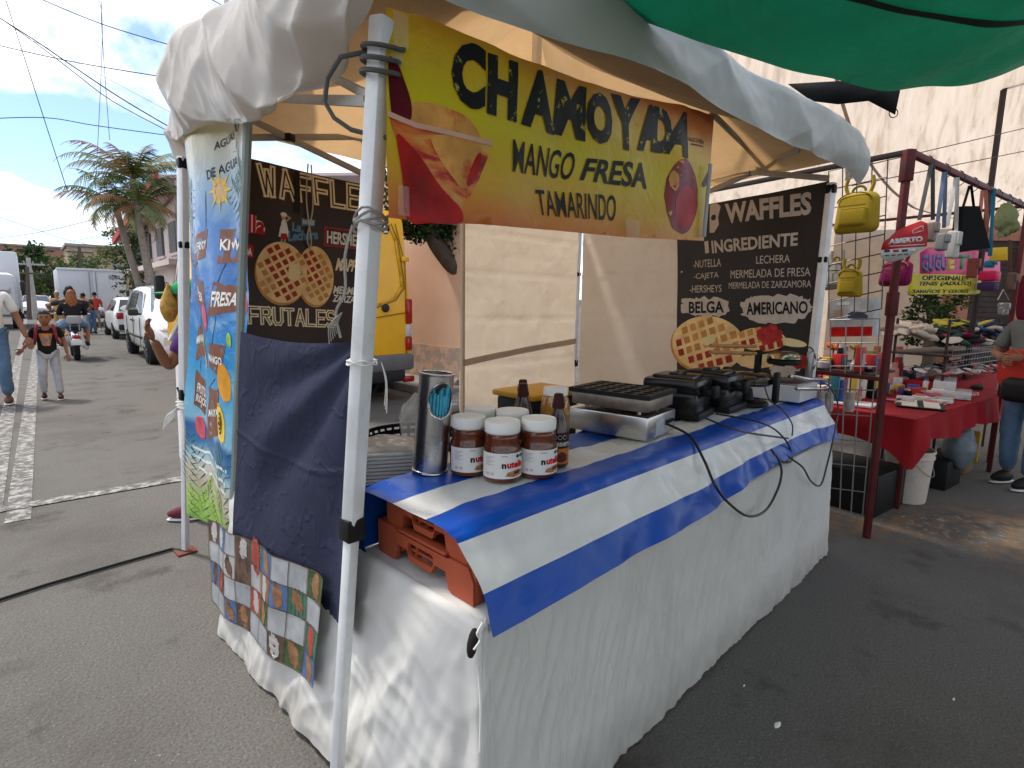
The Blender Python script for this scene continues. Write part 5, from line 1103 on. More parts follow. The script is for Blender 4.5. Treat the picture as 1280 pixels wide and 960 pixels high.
# unseen tarps added to the right and behind the visitor, darkening the aisle
t = thing('shade_tarp', 'unseen cream tarpaulin added over the aisle at right to keep it dark', 'tarpaulin', (3, -3, 3))
def ct2(u, v):
    p = FL(-3.5, 2.2, 2.95).lerp(FL(-3.5, 9, 3.1), u).lerp(FL(3.4, 4.2, 2.95).lerp(FL(4.6, 10, 3.1), u), v); return p+V((0, 0, -.2*sin(pi*u)*sin(pi*v)))
m_ = MB(); m_.grid(ct2, 20, 20); m_.build('sheet', M('added_shade_tarp', (.40, .33, .27), rough=.8, trans=.25), t, ang=80)

t = thing('shade_tarp', 'unseen tarpaulin added over the aisle behind the visitor to cut the light', 'tarpaulin', (-3, -3, 3))  # out of view, put in to cut light from behind
def ct3(u, v):
    p = FL(-9, -4.2, 2.9).lerp(FL(-9, 3.1, 3.0), u).lerp(FL(-.8, -1.2, 2.75).lerp(FL(-.8, .1, 2.8), u), v); return p+V((0, 0, -.15*sin(pi*u)*sin(pi*v)))
m_ = MB(); m_.grid(ct3, 16, 20); m_.build('sheet', MATS['added_shade_tarp'], t, ang=80)
# ============================================================= GOODS STALL AT THE RIGHT
RA = V((cos(radians(-9)), sin(radians(-9)), 0)); RB = V((-RA.y, RA.x, 0)); P0 = V((3.97, .76, 0))
def RS(u, v, z=0.0): return P0+RA*u+RB*v+V((0, 0, z))
redst = M('red_brown_steel', (.10, .018, .018), rough=.5, var=.3, vs=9, dirt=(.05, .03, .028), ds=8, dfac=.7); darkst = M('dark_steel', (.045, .030, .028), rough=.5, var=.3)
pt = G(1083, 672); pt2 = PF(1136, 190, (pt.x+pt.y)*.7071)
t = thing('market_rack', 'red brown welded steel rack of the goods stall, with hooks along its top bar', 'rack', (4, .8, 0))
pz = pt2.z
m_ = MB(); m_.bar(pt, pt.lerp(pt2, .99), .036, .036, 0, .004); m_.build('post', redst, t)
m_ = MB(); m_.bar(pt.lerp(pt2, .93), pt.lerp(pt2, 1.005), .055, .055, 0, .004); m_.build('socket', redst, t); m_ = MB(); m_.bar(pt.lerp(pt2, .60), pt.lerp(pt2, .66), .05, .05, 0, .004); m_.build('socket', redst, t)
bA, bB = pt2, PY(1266, 240, .40)
bB = RS(2.55, 0, pz-.03)
m_ = MB(); m_.bar(bA, bB, .036, .036, 0, .004); m_.build('top_bar', redst, t)
m_ = MB(); m_.bar(pt2, RS(.05, 1.9, pz-.02), .03, .03, 0, .003); m_.build('top_bar', darkst, t)
m_ = MB(); m_.bar(RS(2.55, 0, 0), RS(2.55, 0, pz+.0), .036, .036, 0, .004); m_.build('post', redst, t)
m_ = MB(); m_.bar(RS(.1, 1.9, 0), RS(.1, 1.9, pz), .036, .036, 0, .004); m_.build('post', redst, t)
m_ = MB(); m_.bar(RS(2.55, 1.9, 0), RS(2.55, 1.9, pz), .036, .036, 0, .004); m_.build('post', redst, t)
for a_, b_ in ((RS(.1, 1.9, pz-.02), RS(2.55, 1.9, pz-.02)), (RS(2.55, 0, pz-.02), RS(2.55, 1.9, pz-.02)), (RS(.0, 0, 1.02), RS(.03, .95, 1.02)), (RS(.1, 1.9, 1.45), RS(2.55, 1.9, 1.45))):
    m_ = MB(); m_.bar(a_, b_, .025, .025, 0, .003); m_.build('cross_bar', redst, t)
for k in range(8):
    c_ = bA.lerp(bB, .12+.11*k); m_ = MB(); m_.tube([c_+V((0, 0, .02))+RB*-.02, c_+V((0, 0, .035)), c_+RB*-.03+V((0, 0, .0)), c_+RB*-.025+V((0, 0, -.05)), c_+RB*-.005+V((0, 0, -.065))], .003, 5); m_.build('hook', darkst, t)
m_ = MB(); pp = PF(1266, 40, 5.2); pq = V((pp.x, pp.y, 0)); m_.bar(pq, PF(1267, 20, 5.2), .035, .035, 0, .003)
m_.build('tarp_pole', darkst, label='thin dark pole holding up the cream tarpaulin near the right edge', cat='pole')
for a_, b_ in (((1060, 212, 3.7), (1290, 158, 5.3)), ((1065, 232, 3.7), (1290, 187, 5.3))):
    m_ = MB(); m_.tube([PF(*a_), PF(*b_)], .0035, 5); m_.build('guy_wire', darkst, label=['upper thin wire under the cream tarpaulin', 'lower thin wire under the cream tarpaulin'][a_[1] > 220], cat='wire')
gwire = M('grid_wire_dark', (.10, .08, .075), rough=.4, metal=.6); gwl = M('grid_wire_light', (.26, .26, .26), rough=.5, metal=.3)
def wgrid(lab, q, nx_, ny_, m, plane):
    m_ = MB()
    for i in range(nx_+1):
        pts = [plane.quadmap([plane.px(*p) for p in q], i/nx_, v) for v in (0, 1)]; m_.tube([plane.at(*p) for p in pts], .0038, 5)
    for j in range(ny_+1):
        pts = [plane.quadmap([plane.px(*p) for p in q], u, j/ny_) for u in (0, 1)]; m_.tube([plane.at(*p) for p in pts], .0038, 5)
    m_.build('wire_grid', m, label=lab, cat='wire grid', group='wire display grids of the goods stall')
gp = Sheet(RS(.06, 0, 0), -RB, (0, 0, 1)); gp2 = Sheet(RS(.04, 0, 0), -RB, (0, 0, 1))
wgrid('upper dark wire grid carrying the hanging yellow bags', ((1036, 214), (1110, 197), (1036, 400), (1102, 386)), 4, 8, gwire, gp)
wgrid('lower pale wire grid in front of the red tablecloth', ((1038, 486), (1092, 488), (1036, 640), (1078, 646)), 3, 5, gwl, gp2)
wgrid('middle wire grid before the shelf of toys and flowers', ((1038, 400), (1100, 398), (1038, 486), (1094, 488)), 3, 3, gwl, gp2)

def blob(name, c, r, m, lab, cat, amp=.12, sc_=9, seed=0, grp=None, R=None, n=22, parts=None):
    m_ = MB(); m_.ell(c, r, n, R=R, fn=lambda q: q*(1+amp*nz(q.x*sc_+seed, q.y*sc_, q.z*sc_)+amp*.5*nz(q.x*sc_*3, q.y*sc_*3+seed, q.z*sc_*3)))
    return m_.build(name, m, label=lab, cat=cat, group=grp, ang=70)
ybag = M('yellow_plush', (.36, .25, .02), rough=.8, var=.12, vs=8, bump=.2, bs=120)
def pouch(c, w, h, m, lab, cat='bag', strap=None, name='hanging_bag', clip=True):
    t = thing(name, lab, cat, c-V((0, 0, h)), 0, 'bags hanging at the goods stall')
    m_ = MB(); m_.ell(c, (w*.55, w, h), 20, R=Matrix.Rotation(radians(-9), 3, 'Z'), fn=lambda q: (lambda e: V((q.x, q.y*e*(1-.25*max(0, q.z)/h), q.z*e)))(1/max(abs(q.y)/w, abs(q.z)/h, .55)**.45*(.9+.14*nz(q.x*12, q.y*12+w*50, q.z*12)))); m_.build('pouch', m, t, ang=70)
    if clip:
        for s_ in (-1, 1): m_ = MB(); m_.tube([c+RB*s_*w*.45+V((0, 0, h*.85)), c+RB*s_*w*.5+V((0, 0, h*1.35))], .008, 6); m_.build('strap', m, t)
    return t
def backpack(c, w, h, m, lab):
    t = thing('hanging_bag', lab, 'bag', c-V((0, 0, h)), 0, 'bags hanging at the goods stall'); R_ = Matrix.Rotation(radians(-9), 3, 'Z'); dk = M('yellow_plush_trim', (.22, .15, .015), rough=.8); f_ = -RA  # dk: darker yellow of the zips and handle
    m_ = MB(); m_.box(c, (w*.9, w*2, h*2), 0, w*.55, R_, 5)
    for v in m_.v: q = v-c; v += V((0, 0, -.12*h*(q.dot(RB)/w)**2))+q*(.10*nz(v.x*9, v.y*9, v.z*9))-q*.18*max(0, q.z/h)
    m_.build('main_body', m, t, ang=70)
    m_ = MB(); m_.box(c+f_*w*.42-V((0, 0, h*.35)), (w*.35, w*1.3, h*.85), 0, w*.16, R_, 4); pk_ = m_.build('front_pocket', m, t, ang=70)
    m_ = MB(); m_.tube([c+f_*w*.60-V((0, 0, -.02))+RB*w*(k/4-1)*.6 for k in range(9)], .004, 5); m_.build('zip', dk, pk_)
    m_ = MB(); m_.tube([c+f_*w*.40+RB*w*.8*cos(k*pi/10)+V((0, 0, h*.35+h*.42*sin(k*pi/10))) for k in range(11)], .004, 5); m_.build('zip', dk, t)
    for s_ in (-1, 1): m_ = MB(); m_.tube(cat_curve([c+RB*s_*w*.5+V((0, 0, h*.75)), c+RB*s_*w*.62+V((0, 0, h*1.15)), c+RB*s_*w*.55+V((0, 0, h*1.5))], 5), .011, 6); m_.build('strap', m, t)
    m_ = MB(); m_.tube([c+RB*w*.3*cos(k*pi/8)+V((0, 0, h*.85+h*.25*sin(k*pi/8))) for k in range(9)], .008, 6); m_.build('handle', dk, t)
backpack(gp.at(*gp.px(1077, 264))-RA*.06, .125, .13, ybag, 'plain yellow backpack pinned at the top of the wire grid')
backpack(gp.at(*gp.px(1067, 352))-RA*.05, .075, .095, ybag, 'smaller plain yellow backpack hanging below the bigger one')
backpack(gp.at(*gp.px(1100, 338))+RA*.25, .09, .085, M('magenta_plush', (.22, .012, .08), rough=.8), 'magenta backpack hanging behind the red post')
backpack(gp.at(*gp.px(1040, 342))+RA*.05, .06, .10, M('grey_plush', (.38, .37, .35), rough=.8), 'pale grey backpack hanging between the tent leg and the wire grid')
# bags on the hooks of the top bar
hp = Sheet(RS(0, -.02, 0), RA, (0, 0, 1))
def hb(px, py): return hp.at(*hp.px(px, py))
def straps(t, m, pts, w=.016):
    for q in pts:
        q = [hb(*p) for p in q]; m_ = MB()
        for a_, b_ in zip(q[:-1], q[1:]): m_.bar(a_, b_, w, .005, 0, .001)
        m_.build('strap', m, t)
def hung(lab, m, strap_pts, body, bm=None, w=.022):
    c_ = hb(*body[0]); t = thing('hanging_bag', lab, 'bag', V((c_.x, c_.y, c_.z-.1)), 0, 'bags hanging at the goods stall')
    straps(t, m, strap_pts, w)
    rx, rz = body[1]; m_ = MB(); R_ = Matrix.Rotation(radians(-9), 3, 'Z')
    bb = body[2] if len(body) > 2 else .014
    m_.box(c_, (rx*2, .06, rz*2), 0, bb, R_, 4)
    for v in m_.v: v += V((.010*nz(v.x*14, v.y*14, v.z*14), .010*nz(v.x*14+4, v.y*14, v.z*14), .010*nz(v.x*14, v.y*14+8, v.z*14)))
    m_.build('pouch', bm or m, t, ang=60)
    m_ = MB(); m_.box(c_-RB*.034+V((0, 0, rz*.45)), (rx*1.9, .012, rz*.95), 0, .005, R_, 3); m_.box(c_-RB*.042+V((0, 0, rz*.05)), (.016, .008, .02), 0, .003, R_); m_.build('flap', bm or m, t, ang=60)
    return t
gry = M('bag_dark_grey', (.085, .08, .075), rough=.7); blg = M('bag_blue_grey', (.12, .16, .24), rough=.7); whg = M('bag_pale_grey', (.42, .41, .39), rough=.7); blb = M('bag_black', (.006, .006, .007), rough=.9, spec=.03); sal = M('bag_salmon', (.40, .15, .10), rough=.7); tea = M('bag_teal', (.02, .15, .22), rough=.7); olv = M('bag_olive', (.20, .22, .10), rough=.8, wr=.5, ws=(20, 20, 20)); brw = M('bag_brown', (.13, .075, .055), rough=.7); tanb = M('bag_tan', (.22, .18, .15), rough=.6)
hung('tan pouch on dark grey straps, leftmost on the hooks beside the red sign', gry, [((1164, 205), (1149, 275)), ((1166, 205), (1166, 275))], ((1163, 290), (.035, .06)), tanb)
hung('camera shaped grey pouch on a blue grey strap', blg, [((1180, 215), (1171, 285)), ((1182, 215), (1180, 285))], ((1177, 303), (.04, .055)), M('bag_grey', (.20, .20, .20), rough=.6))
hung('long pale grey pouch on white straps', whg, [((1195, 222), (1184, 282)), ((1197, 222), (1195, 290))], ((1191, 306), (.035, .09)), whg)
t = thing('hanging_bag', 'slack black cloth shoulder bag hanging from the top bar', 'bag', hb(1213, 315), 0, 'bags hanging at the goods stall')
straps(t, blb, [((1212, 232), (1202, 265)), ((1214, 232), (1218, 265))]); m_ = MB(); q = hp.pxs((1200, 258), (1220, 258), (1234, 310), (1194, 316)); m_.prism([[q[3], q[2], q[1], q[0]]], hp.o+RB*.03, RA, (0, 0, 1), .05); m_.build('pouch', blb, t)
hung('salmon strap bag with rolled brown pouch', sal, [((1228, 238), (1223, 288)), ((1232, 238), (1234, 290))], ((1216, 335), (.03, .07)), M('bag_rust', (.20, .05, .04), rough=.7))
hung('teal bag on a single long flat strap', tea, [((1242, 236), (1238, 320)), ((1243, 236), (1237, 320))], ((1237, 330), (.04, .025)), tea)
blob('hanging_bag', hb(1258, 275), (.075, .07, .14), olv, 'crumpled olive green bag at the end of the top bar', 'bag', .5, 14, 1, 'bags hanging at the goods stall')
hung('brown leather bag hanging under the olive one', brw, [((1262, 300), (1262, 340))], ((1264, 352), (.045, .07)), brw)
t = hung('small grey sequinned bag on a thin chain', whg, [((1254, 362), (1247, 375)), ((1254, 362), (1261, 375))], ((1254, 386), (.035, .05), .012), M('sequin_grey', (.20, .19, .18), rough=.4, dirt=(.75, .75, .74), ds=60, dfac=1, dl=(.56, .6)), w=.006)
blob('hanging_cloth', hb(1276, 370)+RA*.1, (.05, .05, .22), M('wine_cloth', (.16, .012, .03), rough=.8, wr=.5, ws=(20, 20, 5)), 'wine red garment hanging at the right edge beside the post', 'garment', .2, 10, 4)
# red OPEN-style sign on the post
sgn = Sheet(pt.lerp(pt2, .74)-RB*.05-RA*.06, RA*.75-RB*.66, (0, 0, 1), mx=.2)
sgr = M('sign_red', (.42, .025, .030), rough=.35); sgw = M('sign_white', (.62, .62, .60), rough=.35); sgk = M('sign_dark', (.05, .05, .06), rough=.4)
sgn.poly(sgn.pxs((1101, 313), (1104, 303), (1112, 297), (1119, 290), (1128, 285), (1140, 280), (1151, 276), (1159, 279), (1160, 294), (1158, 308), (1130, 310)), 0, 0)
sgn.poly(sgn.pxs((1101, 312), (1130, 310), (1158, 308), (1143, 317), (1132, 322), (1118, 327), (1108, 327), (1101, 321)), 1, 0)
sgn.ptext('ABIERTO', ((1111, 299), (1153, 295), (1110, 305.5), (1153, 302)), 1, 2, bold=.06); sgn.line(sgn.pxs((1112, 308), (1155, 305.5)), .004, 1, 2)
for k, (x, c_) in enumerate(((1108, 2), (1119, 0), (1130, 2), (1140, 1))): sgn.poly(sgn.pxs((x-3, 312.5-k*.3), (x+4, 312-k*.3), (x+4, 315-k*.3), (x-3, 315.5-k*.3)), c_, 2)
for k in range(4): sgn.poly(sgn.pxs((1106+k*8, 319-k*.5), (1111+k*8, 318.6-k*.5), (1111+k*8, 320-k*.5), (1106+k*8, 320.4-k*.5)), 2, 2)
sgn.line(sgn.pxs((1140, 288), (1153, 282), (1154, 288), (1141, 292), (1140, 288)), .003, 1, 2)
sgn.build('open_sign', [sgr, sgw, sgk], label='red and white sign reading ABIERTO fixed to the red post', cat='sign', solid=.004)
# yellow hand lettered sheet and the pink lettered poster behind
ys = Sheet(RS(1.6, .25, 0), RA, (0, 0, 1), lambda a, b: .01*sin(a*8), mx=.2); yw = M('yellow_card', (.62, .55, .02), rough=.5, var=.05); mk = M('marker_ink', (.02, .015, .03), rough=.5)
ys.poly(ys.pxs((1137, 342), (1222, 344), (1225, 347), (1223, 366), (1219, 368), (1135, 368), (1133, 366)), 0, 0)
for t_, q in [('ORIGINALES', ((1152, 344), (1212, 345), (1152, 350), (1212, 351))), ('TENIS (ADULTO)', ((1148, 352), (1215, 351.5), (1146, 358.5), (1214, 357.5))), ('TAMAÑOS Y COLORES', ((1139, 361), (1212, 360.5), (1138, 366.5), (1211, 366)))]: ys.ptext(t_, q, 1, 2, bold=.03, shear=.1)
ys.build('hand_lettered_sign', [yw, mk], label='yellow card hand lettered ORIGINALES TENIS (ADULTO) TAMAÑOS Y COLORES', cat='sign', solid=.003)
gs = Sheet(RS(1.75, .35, 0), RA, (0, 0, 1), mx=.3); pk = M('poster_pink', (.62, .05, .20), rough=.5); pbl = M('poster_blue', (.10, .10, .30), rough=.5); pyl = M('poster_yellow', (.62, .55, .05), rough=.5); pgn = M('poster_green', (.05, .25, .12), rough=.5)
gs.poly(gs.pxs((1150, 316), (1160, 309), (1215, 312), (1250, 318), (1250, 352), (1150, 352)), 0, 0)
gs.ptext('GUGU', ((1151, 318), (1183, 318), (1151, 341), (1183, 338)), 1, 2, bold=.06); gs.ptext('E', ((1186, 318), (1193, 318), (1184, 338), (1192, 337)), 2, 2, bold=.06); gs.ptext('TI', ((1196, 318), (1214, 318), (1194, 337), (1212, 336)), 3, 2, bold=.06)
gs.build('lettered_poster', [pk, pbl, pyl, pgn], label='pink poster with big GUGUETI lettering behind the hanging bags', cat='poster', solid=.004)
# pink and dark packages right of the yellow card
for k, (px_, py_, w, h, m, lab) in enumerate([(1237, 345, .16, .05, M('hot_pink_pack', (.62, .02, .10), rough=.5), 'hot pink package on the upper rail right of the yellow card'), (1235, 358, .15, .04, M('purple_pack', (.06, .03, .10), rough=.6), 'dark purple package below the hot pink one'), (1250, 318, .10, .07, M('yellow_pack', (.6, .42, .03), rough=.5), 'yellow package with dark stripes at the right of the pink poster')]):
    m_ = MB(); m_.box(PF(px_, py_, 4.9), (w, .12, h*1.6), 0, .01, radians(-9)); m_.build('package', m, label=lab, cat='package')

# red cloth table
rcl = M('red_table_cloth', (.26, .007, .012), rough=.85, var=.12, vs=4, wr=.4, ws=(9, 9, 4), spec=.2)
RTZ = .70; u0, u1, v0, v1 = .62, 3.05, .0, 1.25
t = thing('display_table', 'folding display table under the red cloth of the goods stall', 'table', RS(1.8, .6, 0))
m_ = MB(); m_.box(RS((u0+u1)/2, (v0+v1)/2, RTZ-.025), (u1-u0-.04, v1-v0-.04, .03), 0, .004, radians(-9)); m_.build('tabletop', tabm, t)
for u in (u0+.15, u1-.1):
    for v in (v0+.1, v1-.1): m_ = MB(); m_.bar(RS(u, v, 0), RS(u, v, RTZ-.04), .03, .03, 0, .003); m_.build('leg', redst, t)
t = thing('tablecloth', 'red tablecloth with a pointed hanging corner on the goods table', 'tablecloth', RS(1.8, .6, .4))
m_ = MB(); m_.grid(lambda u, v: RS(lerp(u0, u1, u), lerp(v0, v1, v), RTZ+.004*nz(u*9, v*5)), 30, 14)
pth = rounded([(u0, v1, 0), (u0, v0, 0), (u1, v0, 0)], .03); lr = [0]
for a_, b_ in zip(pth[:-1], pth[1:]): lr.append(lr[-1]+(b_-a_).length)
def rdrop(u, v):
    s_ = u*lr[-1]
    for i in range(len(lr)-1):
        if s_ <= lr[i+1]+1e-9: p = pth[i].lerp(pth[i+1], (s_-lr[i])/(lr[i+1]-lr[i])); d = (pth[i+1]-pth[i]).normalized(); break
    n_ = V((d.y, -d.x, 0))*1.0
    if n_.dot(p-V((1.8, .6, 0))) < 0: n_ = -n_
    k = s_-1.25; drop = .20+.15*exp(-(k/.10)**2)+.02*sin(s_*7)+.05*sst(.8, 0, s_)
    q = p+n_*((.02+.015*sin(s_*19)+.01*nz(s_*6, v))*v*1.3); return RS(q.x, q.y, RTZ-drop*v-.001)
m_.grid(rdrop, 110, 12); m_.build('cloth', rcl, t, ang=80)
def gd(name, px_, py_, z, sz, m, lab, cat, bev=.004, rz=-9, dz=None, grp='small goods on the red table', parts=()):
    p = G(px_, py_, z); t = thing(name, lab, cat, (p.x, p.y, z), radians(rz), grp)
    m_ = MB(); m_.box((0, 0, sz[2]/2), sz, 0, bev); m_.build('body' if parts else 'box', m, t, local=True)
    for nm, c_, s_, mm in parts: m_ = MB(); m_.box(c_, s_, 0, .001); m_.build(nm, mm, t, local=True)
    return t
paper = M('cream_paper', (.62, .55, .45), rough=.7, var=.06); wpk = M('white_package', (.55, .53, .52), rough=.4, var=.15, vs=20); pkp = M('pink_pack', (.50, .14, .16), rough=.4); clrp = M('clear_pack', (.45, .43, .42), rough=.2, var=.3, vs=25)
z = RTZ+.006
gd('display_folder', 1150, 506, z, (.46, .30, .012), blackp, 'open black folder with two cream strips at the front corner of the red table', 'folder', rz=10, parts=(('paper_strip', (0, .07, .014), (.43, .10, .004), paper), ('paper_strip', (0, -.07, .014), (.43, .10, .004), paper)))
gd('boxed_set', 1190, 495, z, (.40, .26, .05), clrp, 'clear packaged set behind the black folder on the red table', 'package', rz=5)
gd('white_box', 1133, 499, z, (.16, .14, .02), wpk, 'flat white box left of the clear package on the red table', 'box', rz=8)
gd('pink_booklet', 1113, 500, z, (.10, .14, .008), pkp, 'salmon booklet at the left end of the red table', 'booklet', rz=3)
gd('box_row', 1180, 489, z, (.46, .16, .11), wpk, 'row of white boxes with pink print on the red table', 'box', rz=6, parts=(('printed_side', (0, -.0812, .055), (.44, .002, .07), M('pink_print', (.45, .20, .28), rough=.5, var=.6, vs=40)),))
gd('dark_tray', 1215, 484, z, (.30, .16, .03), M('dark_green_tray', (.03, .04, .035), rough=.5), 'dark flat tray at the far end of the red table', 'tray', rz=6)
gd('pink_mug', 1127, 484, z, (.09, .09, .10), pkp, 'square pink mug standing behind the red post', 'mug', .02)
gd('goods_tray', 1060, 505, z, (.20, .36, .02), wpk, 'tray of small pale packets at the left end of the red table', 'tray', rz=0)
def bottle(px_, py_, z, r, h, m, lab, lidm=None):
    p = G(px_, py_, z); t = thing('drink_bottle', lab, 'bottle', p, 0, 'bottles on the red table'); m_ = MB(); m_.lathe([(0, 0), (r*.95, 0), (r, .01), (r, h*.75), (r*.7, h*.85), (r*.7, h*.86)], n=20); m_.build('bottle_body', m, t, local=True, ang=50)
    m_ = MB(); m_.lathe([(r*.75, h*.85), (r*.75, h), (0, h*1.005)], n=20); m_.build('cap', lidm or m, t, local=True)
cor_ = M('coral_plastic', (.50, .20, .16), rough=.4); teal_b = M('teal_box', (.02, .09, .15), rough=.5); lred = M('light_red_plastic', (.45, .05, .05), rough=.4); lgrn = M('pale_green_plastic', (.20, .34, .16), rough=.5)
bottle(1112, 485, z, .06, .24, cor_, 'fat coral bottle half hidden by the red post'); bottle(1120, 480, z, .045, .27, lred, 'light red bottle right of the coral one'); bottle(1119, 476, z, .05, .36, wpk, 'tall clear bottle with pink cap behind the red post', pkp); bottle(1100, 478, z, .05, .30, wpk, 'white bottle with pink cap left of the red post', pkp); bottle(1084, 480, z, .055, .33, lgrn, 'pale green cylinder on the shelf of flowers')
bottle(1092, 476, z, .045, .36, M('orange_plastic', (.50, .16, .05), rough=.4), 'orange cylinder beside the pale green one')
gd('teal_box', 1136, 478, z, (.10, .10, .16), teal_b, 'dark teal box beside the bottles on the red table', 'box')
# toy box hanging high on the grid
tbx = Sheet(RS(.35, 0, 0), -RB, (0, 0, 1), mx=.4); m_ = MB(); q = tbx.pxs((1037, 374), (1092, 372), (1090, 420), (1037, 421)); 
t = thing('toy_box', 'printed toy box with grey vehicle picture and red base on the upper shelf', 'box', tbx.at(q[3][0], q[3][1]))
m_.prism([[q[3], q[2], q[1], q[0]]], tbx.o-tbx.N*.12, tbx.A, (0, 0, 1), .12); m_.build('carton', M('toy_box_print', (.36, .36, .37), rough=.4, var=.35, vs=10), t)
tbx.poly(tbx.pxs((1037, 409), (1091, 408), (1090, 420), (1037, 421)), 1, 2); tbx.poly(tbx.pxs((1060, 392), (1066, 389), (1078, 390), (1085, 394), (1084, 399), (1060, 398)), 0, 2); tbx.poly(tbx.pxs((1042, 388), (1054, 386), (1054, 396), (1042, 397)), 2, 2); tbx.poly(tbx.pxs((1047, 378), (1062, 377), (1062, 381), (1047, 382)), 3, 2)
tbx.build('printed_front', [M('toy_print_dark', (.05, .06, .09), rough=.4), redp, M('toy_print_tan', (.35, .25, .16), rough=.4), sgw], t)
random.seed(33)
def jumble(name, u_, v_, z0, n, cols_, lab, cat, s_=(.03, .07), tall=1.0, rows=4):
    m_ = MB()
    for k in range(n):
        q = RS(lerp(u_[0], u_[1], random.random()), lerp(v_[0], v_[1], (k % rows+random.random()*.6)/rows), z0); w, d, h = random.uniform(*s_), random.uniform(*s_), random.uniform(*s_)*tall*random.choice((.6, 1, 1.8)); c_ = random.randrange(len(cols_))
        if random.random() < .4: r = w*.5; m_.lathe([(r*.9, 0), (r, .004), (r, h*.7), (r*.6, h*.8), (r*.6, h*.98), (0, h)], q, 10, [c_, c_, c_, (c_+1) % len(cols_), (c_+1) % len(cols_)])
        else:
            R_ = Matrix.Rotation(random.uniform(-.6, .3), 3, 'Z'); m_.box(q+V((0, 0, h/2)), (w, d, h), c_, .003, R_); m_.box(q+V((0, 0, h*.5))-(R_ @ V((0, d*.505, 0))), (w*.7, .002, h*.5), random.randrange(len(cols_)), 0, R_)
    return m_.build(name, cols_, label=lab, cat=cat, kind='stuff')
gcol = [wpk, pkp, M('pack_teal', (.03, .16, .2), rough=.4), M('pack_red', (.4, .03, .03), rough=.4), M('pack_yellow', (.5, .34, .04), rough=.4), M('pack_violet', (.14, .05, .2), rough=.4), blackp, clrp, paper, M('pack_blue', (.04, .09, .3), rough=.4)]
jumble('goods_jumble', (.75, 1.6), (.55, 1.2), RTZ+.005, 110, gcol, 'jumble of small boxes and bottles covering the left half of the red table', 'goods', (.04, .10), 1.9)
jumble('goods_jumble', (1.6, 2.95), (.38, 1.15), RTZ+.005, 90, gcol, 'jumble of packaged goods covering the far half of the red table', 'goods', (.04, .10), .8)
jumble('goods_jumble', (1.2, 2.3), (.10, .36), RTZ+.005, 22, [wpk, clrp, paper, pkp], 'pale packets laid between the folder and the far edge of the red table', 'goods', (.06, .12), .3, 2)
jumble('goods_jumble', (.12, .5), (.15, .95), 1.04, 34, gcol, 'toys and trinkets crowding the shelf bar behind the wire grid', 'goods', (.03, .08), 1.3)
m_ = MB(); m_.box(RS(.30, .55, 1.028), (.42, .86, .018), 0, .003, radians(-9)); m_.build('display_shelf', darkst, label='dark shelf behind the wire grid carrying toys and flowers', cat='shelf')
# artificial flowers and trinkets
def flower(px_, py_, m, lab, s_=.06):
    p = PF(px_, py_, 3.95); b_ = G(px_, 492, z); b_ = V((p.x, p.y, z)); t = thing('artificial_flower', lab, 'flower', b_)
    m_ = MB(); m_.tube([b_, b_.lerp(p, .5)+V((.01, .01, 0)), p], .005, 5); m_.build('stem', M('stem_green', (.08, .14, .03), rough=.6), t)
    m_ = MB(); random.seed(px_)
    for k in range(14):
        a = k*2.4; e = random.uniform(-.2, .9); d = V((cos(a)*cos(e), sin(a)*cos(e), sin(e))); s2 = d.cross(V((0, 0, 1))).normalized()*s_*.25
        m_.add([p, p+d*s_*.6+s2, p+d*s_, p+d*s_*.6-s2], [(0, 1, 2, 3)])
    m_.build('petals', m, t, solid=.003); 
    m_ = MB(); m_.lathe([(.03, 0), (.035, .05), (.028, .12), (.035, .14)], b_, 14); m_.build('vase', clrp, t)
flower(1042, 438, M('orange_petals', (.55, .13, .03), rough=.6), 'orange artificial flower beside the white tent leg', .085); flower(1069, 437, M('yellow_petals', (.60, .32, .03), rough=.6), 'small yellow orange artificial flower right of the orange one'); flower(1030, 452, M('red_petals', (.35, .05, .03), rough=.6), 'dark red artificial flower low beside the tent leg')
random.seed(21)
def heap(name, c, ext, n, cols_, lab, cat, kind=None, s_=(.05, .10), grp=None):
    m_ = MB(); ax = RA; bx = RB
    for k in range(n):
        f_, g_ = random.uniform(-1, 1), random.uniform(-1, 1); h_ = ext[2]*(1-.6*max(abs(f_), abs(g_)))*random.random()**.5
        q = c+ax*ext[0]*f_+bx*ext[1]*g_+V((0, 0, h_)); w = random.uniform(*s_)
        R_ = Matrix.Rotation(random.uniform(0, 6), 3, 'Z') @ Matrix.Rotation(random.uniform(-.5, .5), 3, 'X') @ Matrix.Rotation(random.uniform(-.5, .5), 3, 'Y')
        m_.ell(q, (w, w*random.uniform(.35, .7), w*random.uniform(.12, .3)), 8, random.randrange(len(cols_)), R_, fn=lambda p: p*(1+.3*nz(p.x*30+k, p.y*30, p.z*30)))
    return m_.build(name, cols_, label=lab, cat=cat, kind=kind, group=grp, ang=50)
hw = M('cloth_cream', (.48, .42, .36), rough=.85); hk = M('cloth_black', (.015, .014, .016), rough=.85); hpn = M('cloth_pink', (.42, .02, .10), rough=.85); hbl = M('cloth_blue', (.03, .07, .20), rough=.85); hy = M('cloth_yellow', (.42, .36, .06), rough=.85); hr = M('cloth_red', (.35, .03, .03), rough=.85); hgn = M('cloth_dark_green', (.02, .05, .04), rough=.85)
heap('trinket_heap', G(1056, 478, z)+V((0, 0, .05)), (.18, .25, .22), 60, [pkp, wpk, lred, clrp, hk, M('trinket_brown', (.14, .08, .05), rough=.6)], 'jumble of little toys and trinkets under the flowers', 'trinkets', 'stuff', (.02, .04))
heap('packet_heap', PF(1192, 464, 5.35), (.66, .22, .10), 170, [wpk, wpk, clrp, paper, pkp, hk], 'heap of small pale packets along the back of the red table', 'packets', 'stuff', (.03, .06))
